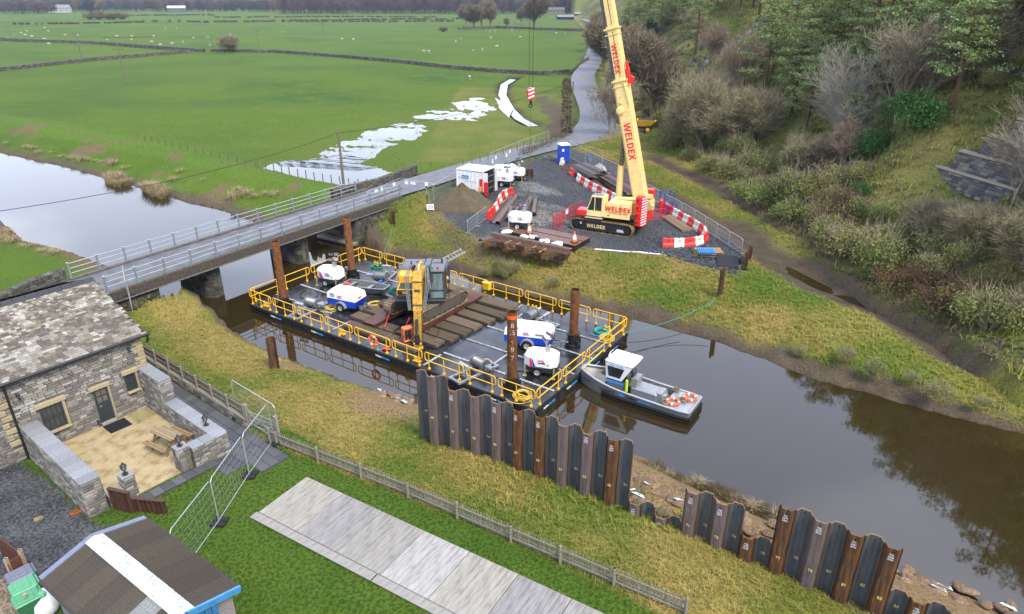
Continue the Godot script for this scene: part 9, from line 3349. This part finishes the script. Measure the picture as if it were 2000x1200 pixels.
		for i in 4:
			m = mb(Color(0.02,0.02,0.025))
			m.box(V(-L*0.36 + i*L*0.24,hh*0.5,W/2 + 0.02),V(1.2,hh*0.3,0.06))
			put("window",m,M.glass,t)
	# the far woods and the hills behind them
	var far_tree := bare_tree(15,Color(0.15,0.115,0.095),0.5,3,1,0.05,2.4,0,0.05,7)
	var round_tree := mb(Color.WHITE)
	leaf_cloud(round_tree,V(0,8,0),V(4.5,6.5,4.5),500,0.7,[Color.WHITE*0.8,Color.WHITE*1.2])
	round_tree.col = Color.WHITE*0.5
	round_tree.tube(V(0,-1,0),V(0,9,0),0.35,0.2,6,false)
	var w1 := []
	var w2 := []
	var c1 := PackedColorArray()
	var c2 := PackedColorArray()
	for i in 2600:
		var az := rf(-0.80,0.12)
		var d := rf(930,1250) if az > -0.30 else rf(930,1400) if az < -0.55 else rf(1080,1500)
		if az > 0.0: d = rf(980,1250)
		var p := V(tan(az)*d,0,-d)
		p.y = terrain(p.x,p.z)
		var s := rf(0.75,1.25)
		var tr := Transform3D(Basis(Vector3.UP,rf(0,TAU)).scaled(V(s,s,s)),p)
		if az > -0.32 and az < 0.0 and d < 1080:
			w1.append(tr); c1.append(Color(1,0.9,0.88)*rf(0.8,1.2))
		else:
			w2.append(tr)
			c2.append([Color(0.085,0.07,0.06),Color(0.10,0.075,0.065),Color(0.065,0.07,0.05),Color(0.15,0.09,0.04),Color(0.045,0.06,0.035)][rng.randi() % 5]*rf(0.7,1.2))
	tag(scatter("brown_woodland", far_tree[0],M.bark,w1,c1),"straight band of brown leafless woodland beyond the plain", "woodland")
	tag(scatter("mixed_woodland", round_tree.mesh(),M.leaf,w2,c2),"mixed autumn woodland at the far edge of the plain", "woodland")
	var m := mb(Color(0.09,0.09,0.085))
	for r in [[-1500.0,55.0,1.0],[-2300.0,110.0,2.0]]:
		var prev := []
		for i in 61:
			var x := lerpf(-2600,1500,i/60.0)
			var y: float = r[1]*(0.55 + 0.6*n_big.get_noise_1d(i*4.0 + r[2]*90))
			var row := [V(x,-5,r[0] + 240),V(x,y*0.6,r[0] + 90),V(x,y,r[0]),V(x,-5,r[0] - 300)]
			if prev:
				for k in 3:
					m.col = Color(0.085,0.08,0.075).lerp(Color(0.09,0.12,0.05),clampf(n_mid.get_noise_2d(i*3.0,k*9.0) + 0.4,0,1))
					m.quad(prev[k],row[k],row[k + 1],prev[k + 1])
			prev = row
	tag(struct("distant_hills", m,M.matt),"low blue wooded hills along the horizon", "hills")

func _ready() -> void:
	# camera, sky, light, exposure
	rng.seed = 7
	var cam := Camera3D.new()
	cam.name = "camera"
	cam.fov = 48.46
	cam.far = 6000.0
	cam.near = 0.1
	add_child(cam)
	cam.position = V(0,20,0)
	cam.rotation.x = deg_to_rad(-24.41)
	cam.current = true
	var env := Environment.new()
	env.background_mode = Environment.BG_SKY
	var sm := ProceduralSkyMaterial.new()
	sm.sky_top_color = Color(0.62,0.67,0.78)
	sm.sky_horizon_color = Color(0.84,0.87,0.93)
	sm.sky_curve = 0.2
	sm.ground_bottom_color = Color(0.25,0.27,0.22)
	sm.ground_horizon_color = Color(0.6,0.63,0.64)
	sm.sky_energy_multiplier = 1.0
	var cover := FastNoiseLite.new()
	cover.frequency = 0.012
	cover.fractal_octaves = 5
	cover.seed = 31
	var ci := Image.create(1024,512,false,Image.FORMAT_RGBA8)
	for y in 512:
		for x in 1024:
			var t := TAU*x/1024.0
			var e := PI*(0.5 - (y + 0.5)/512.0)
			var up := maxf(sin(e),0.03)
			var q := V(cos(t)*cos(e),0,sin(t)*cos(e))/(up + 0.12)*60.0
			var k := smoothstep(-0.1,0.55,cover.get_noise_2d(q.x + 300.0,q.z))
			ci.set_pixel(x,y,Color(1,1,1,k*0.22*smoothstep(0.0,0.2,sin(e))))
	sm.sky_cover = ImageTexture.create_from_image(ci)
	sm.sky_cover_modulate = Color(1.0,0.99,0.97,1)
	var sky := Sky.new()
	sky.sky_material = sm
	env.sky = sky
	env.background_energy_multiplier = 1.0
	env.tonemap_mode = Environment.TONE_MAPPER_LINEAR
	env.tonemap_exposure = 3.6
	env.sdfgi_enabled = true
	env.ssao_enabled = true
	env.ssil_enabled = true
	env.fog_enabled = true
	env.fog_density = 0.0001
	env.fog_light_color = Color(0.78,0.84,0.95)
	var we := WorldEnvironment.new()
	we.name = "world_environment"
	we.environment = env
	add_child(we)
	var sun := DirectionalLight3D.new()
	sun.name = "sun"
	sun.light_energy = 0.5
	sun.light_angular_distance = 20.0
	sun.light_color = Color(1.0,0.97,0.92)
	sun.shadow_enabled = true
	sun.rotation = V(deg_to_rad(-52),deg_to_rad(40),0)
	add_child(sun)
	# structure first, then the things
	materials()
	setup_land()
	build_land()
	build_water()
	build_road()
	build_bridge()
	build_barge()
	build_barge_gear()
	build_excavator()
	build_boat()
	build_piles()
	build_crane()
	build_fences()
	build_barriers()
	build_stacks()
	build_site()
	build_house()
	build_patio()
	build_shed()
	build_trackway()
	dry_wall("mossy stone wall between the lane and the flooded field at the bridge end",[Vector3(-16.6,2.9,-61.66),Vector3(-13.4,2.5,-67.48),Vector3(-10.65,2.2,-74.86)],1.0,0.45,150)
	dry_wall("short stone wall behind the mesh fence at the bridge end",[Vector3(-13.06,2.2,-60.21),Vector3(-10.71,2.1,-65.47)],0.95,0.4,110)
	dry_wall("dark stone wall behind the cottage roof on the bridge approach",[Vector3(-31.9,2.2,-37.71),Vector3(-31.16,2.4,-40.54),Vector3(-29.61,2.7,-42.08)],1.0,0.45,90)
	ground_cover()
	grow()
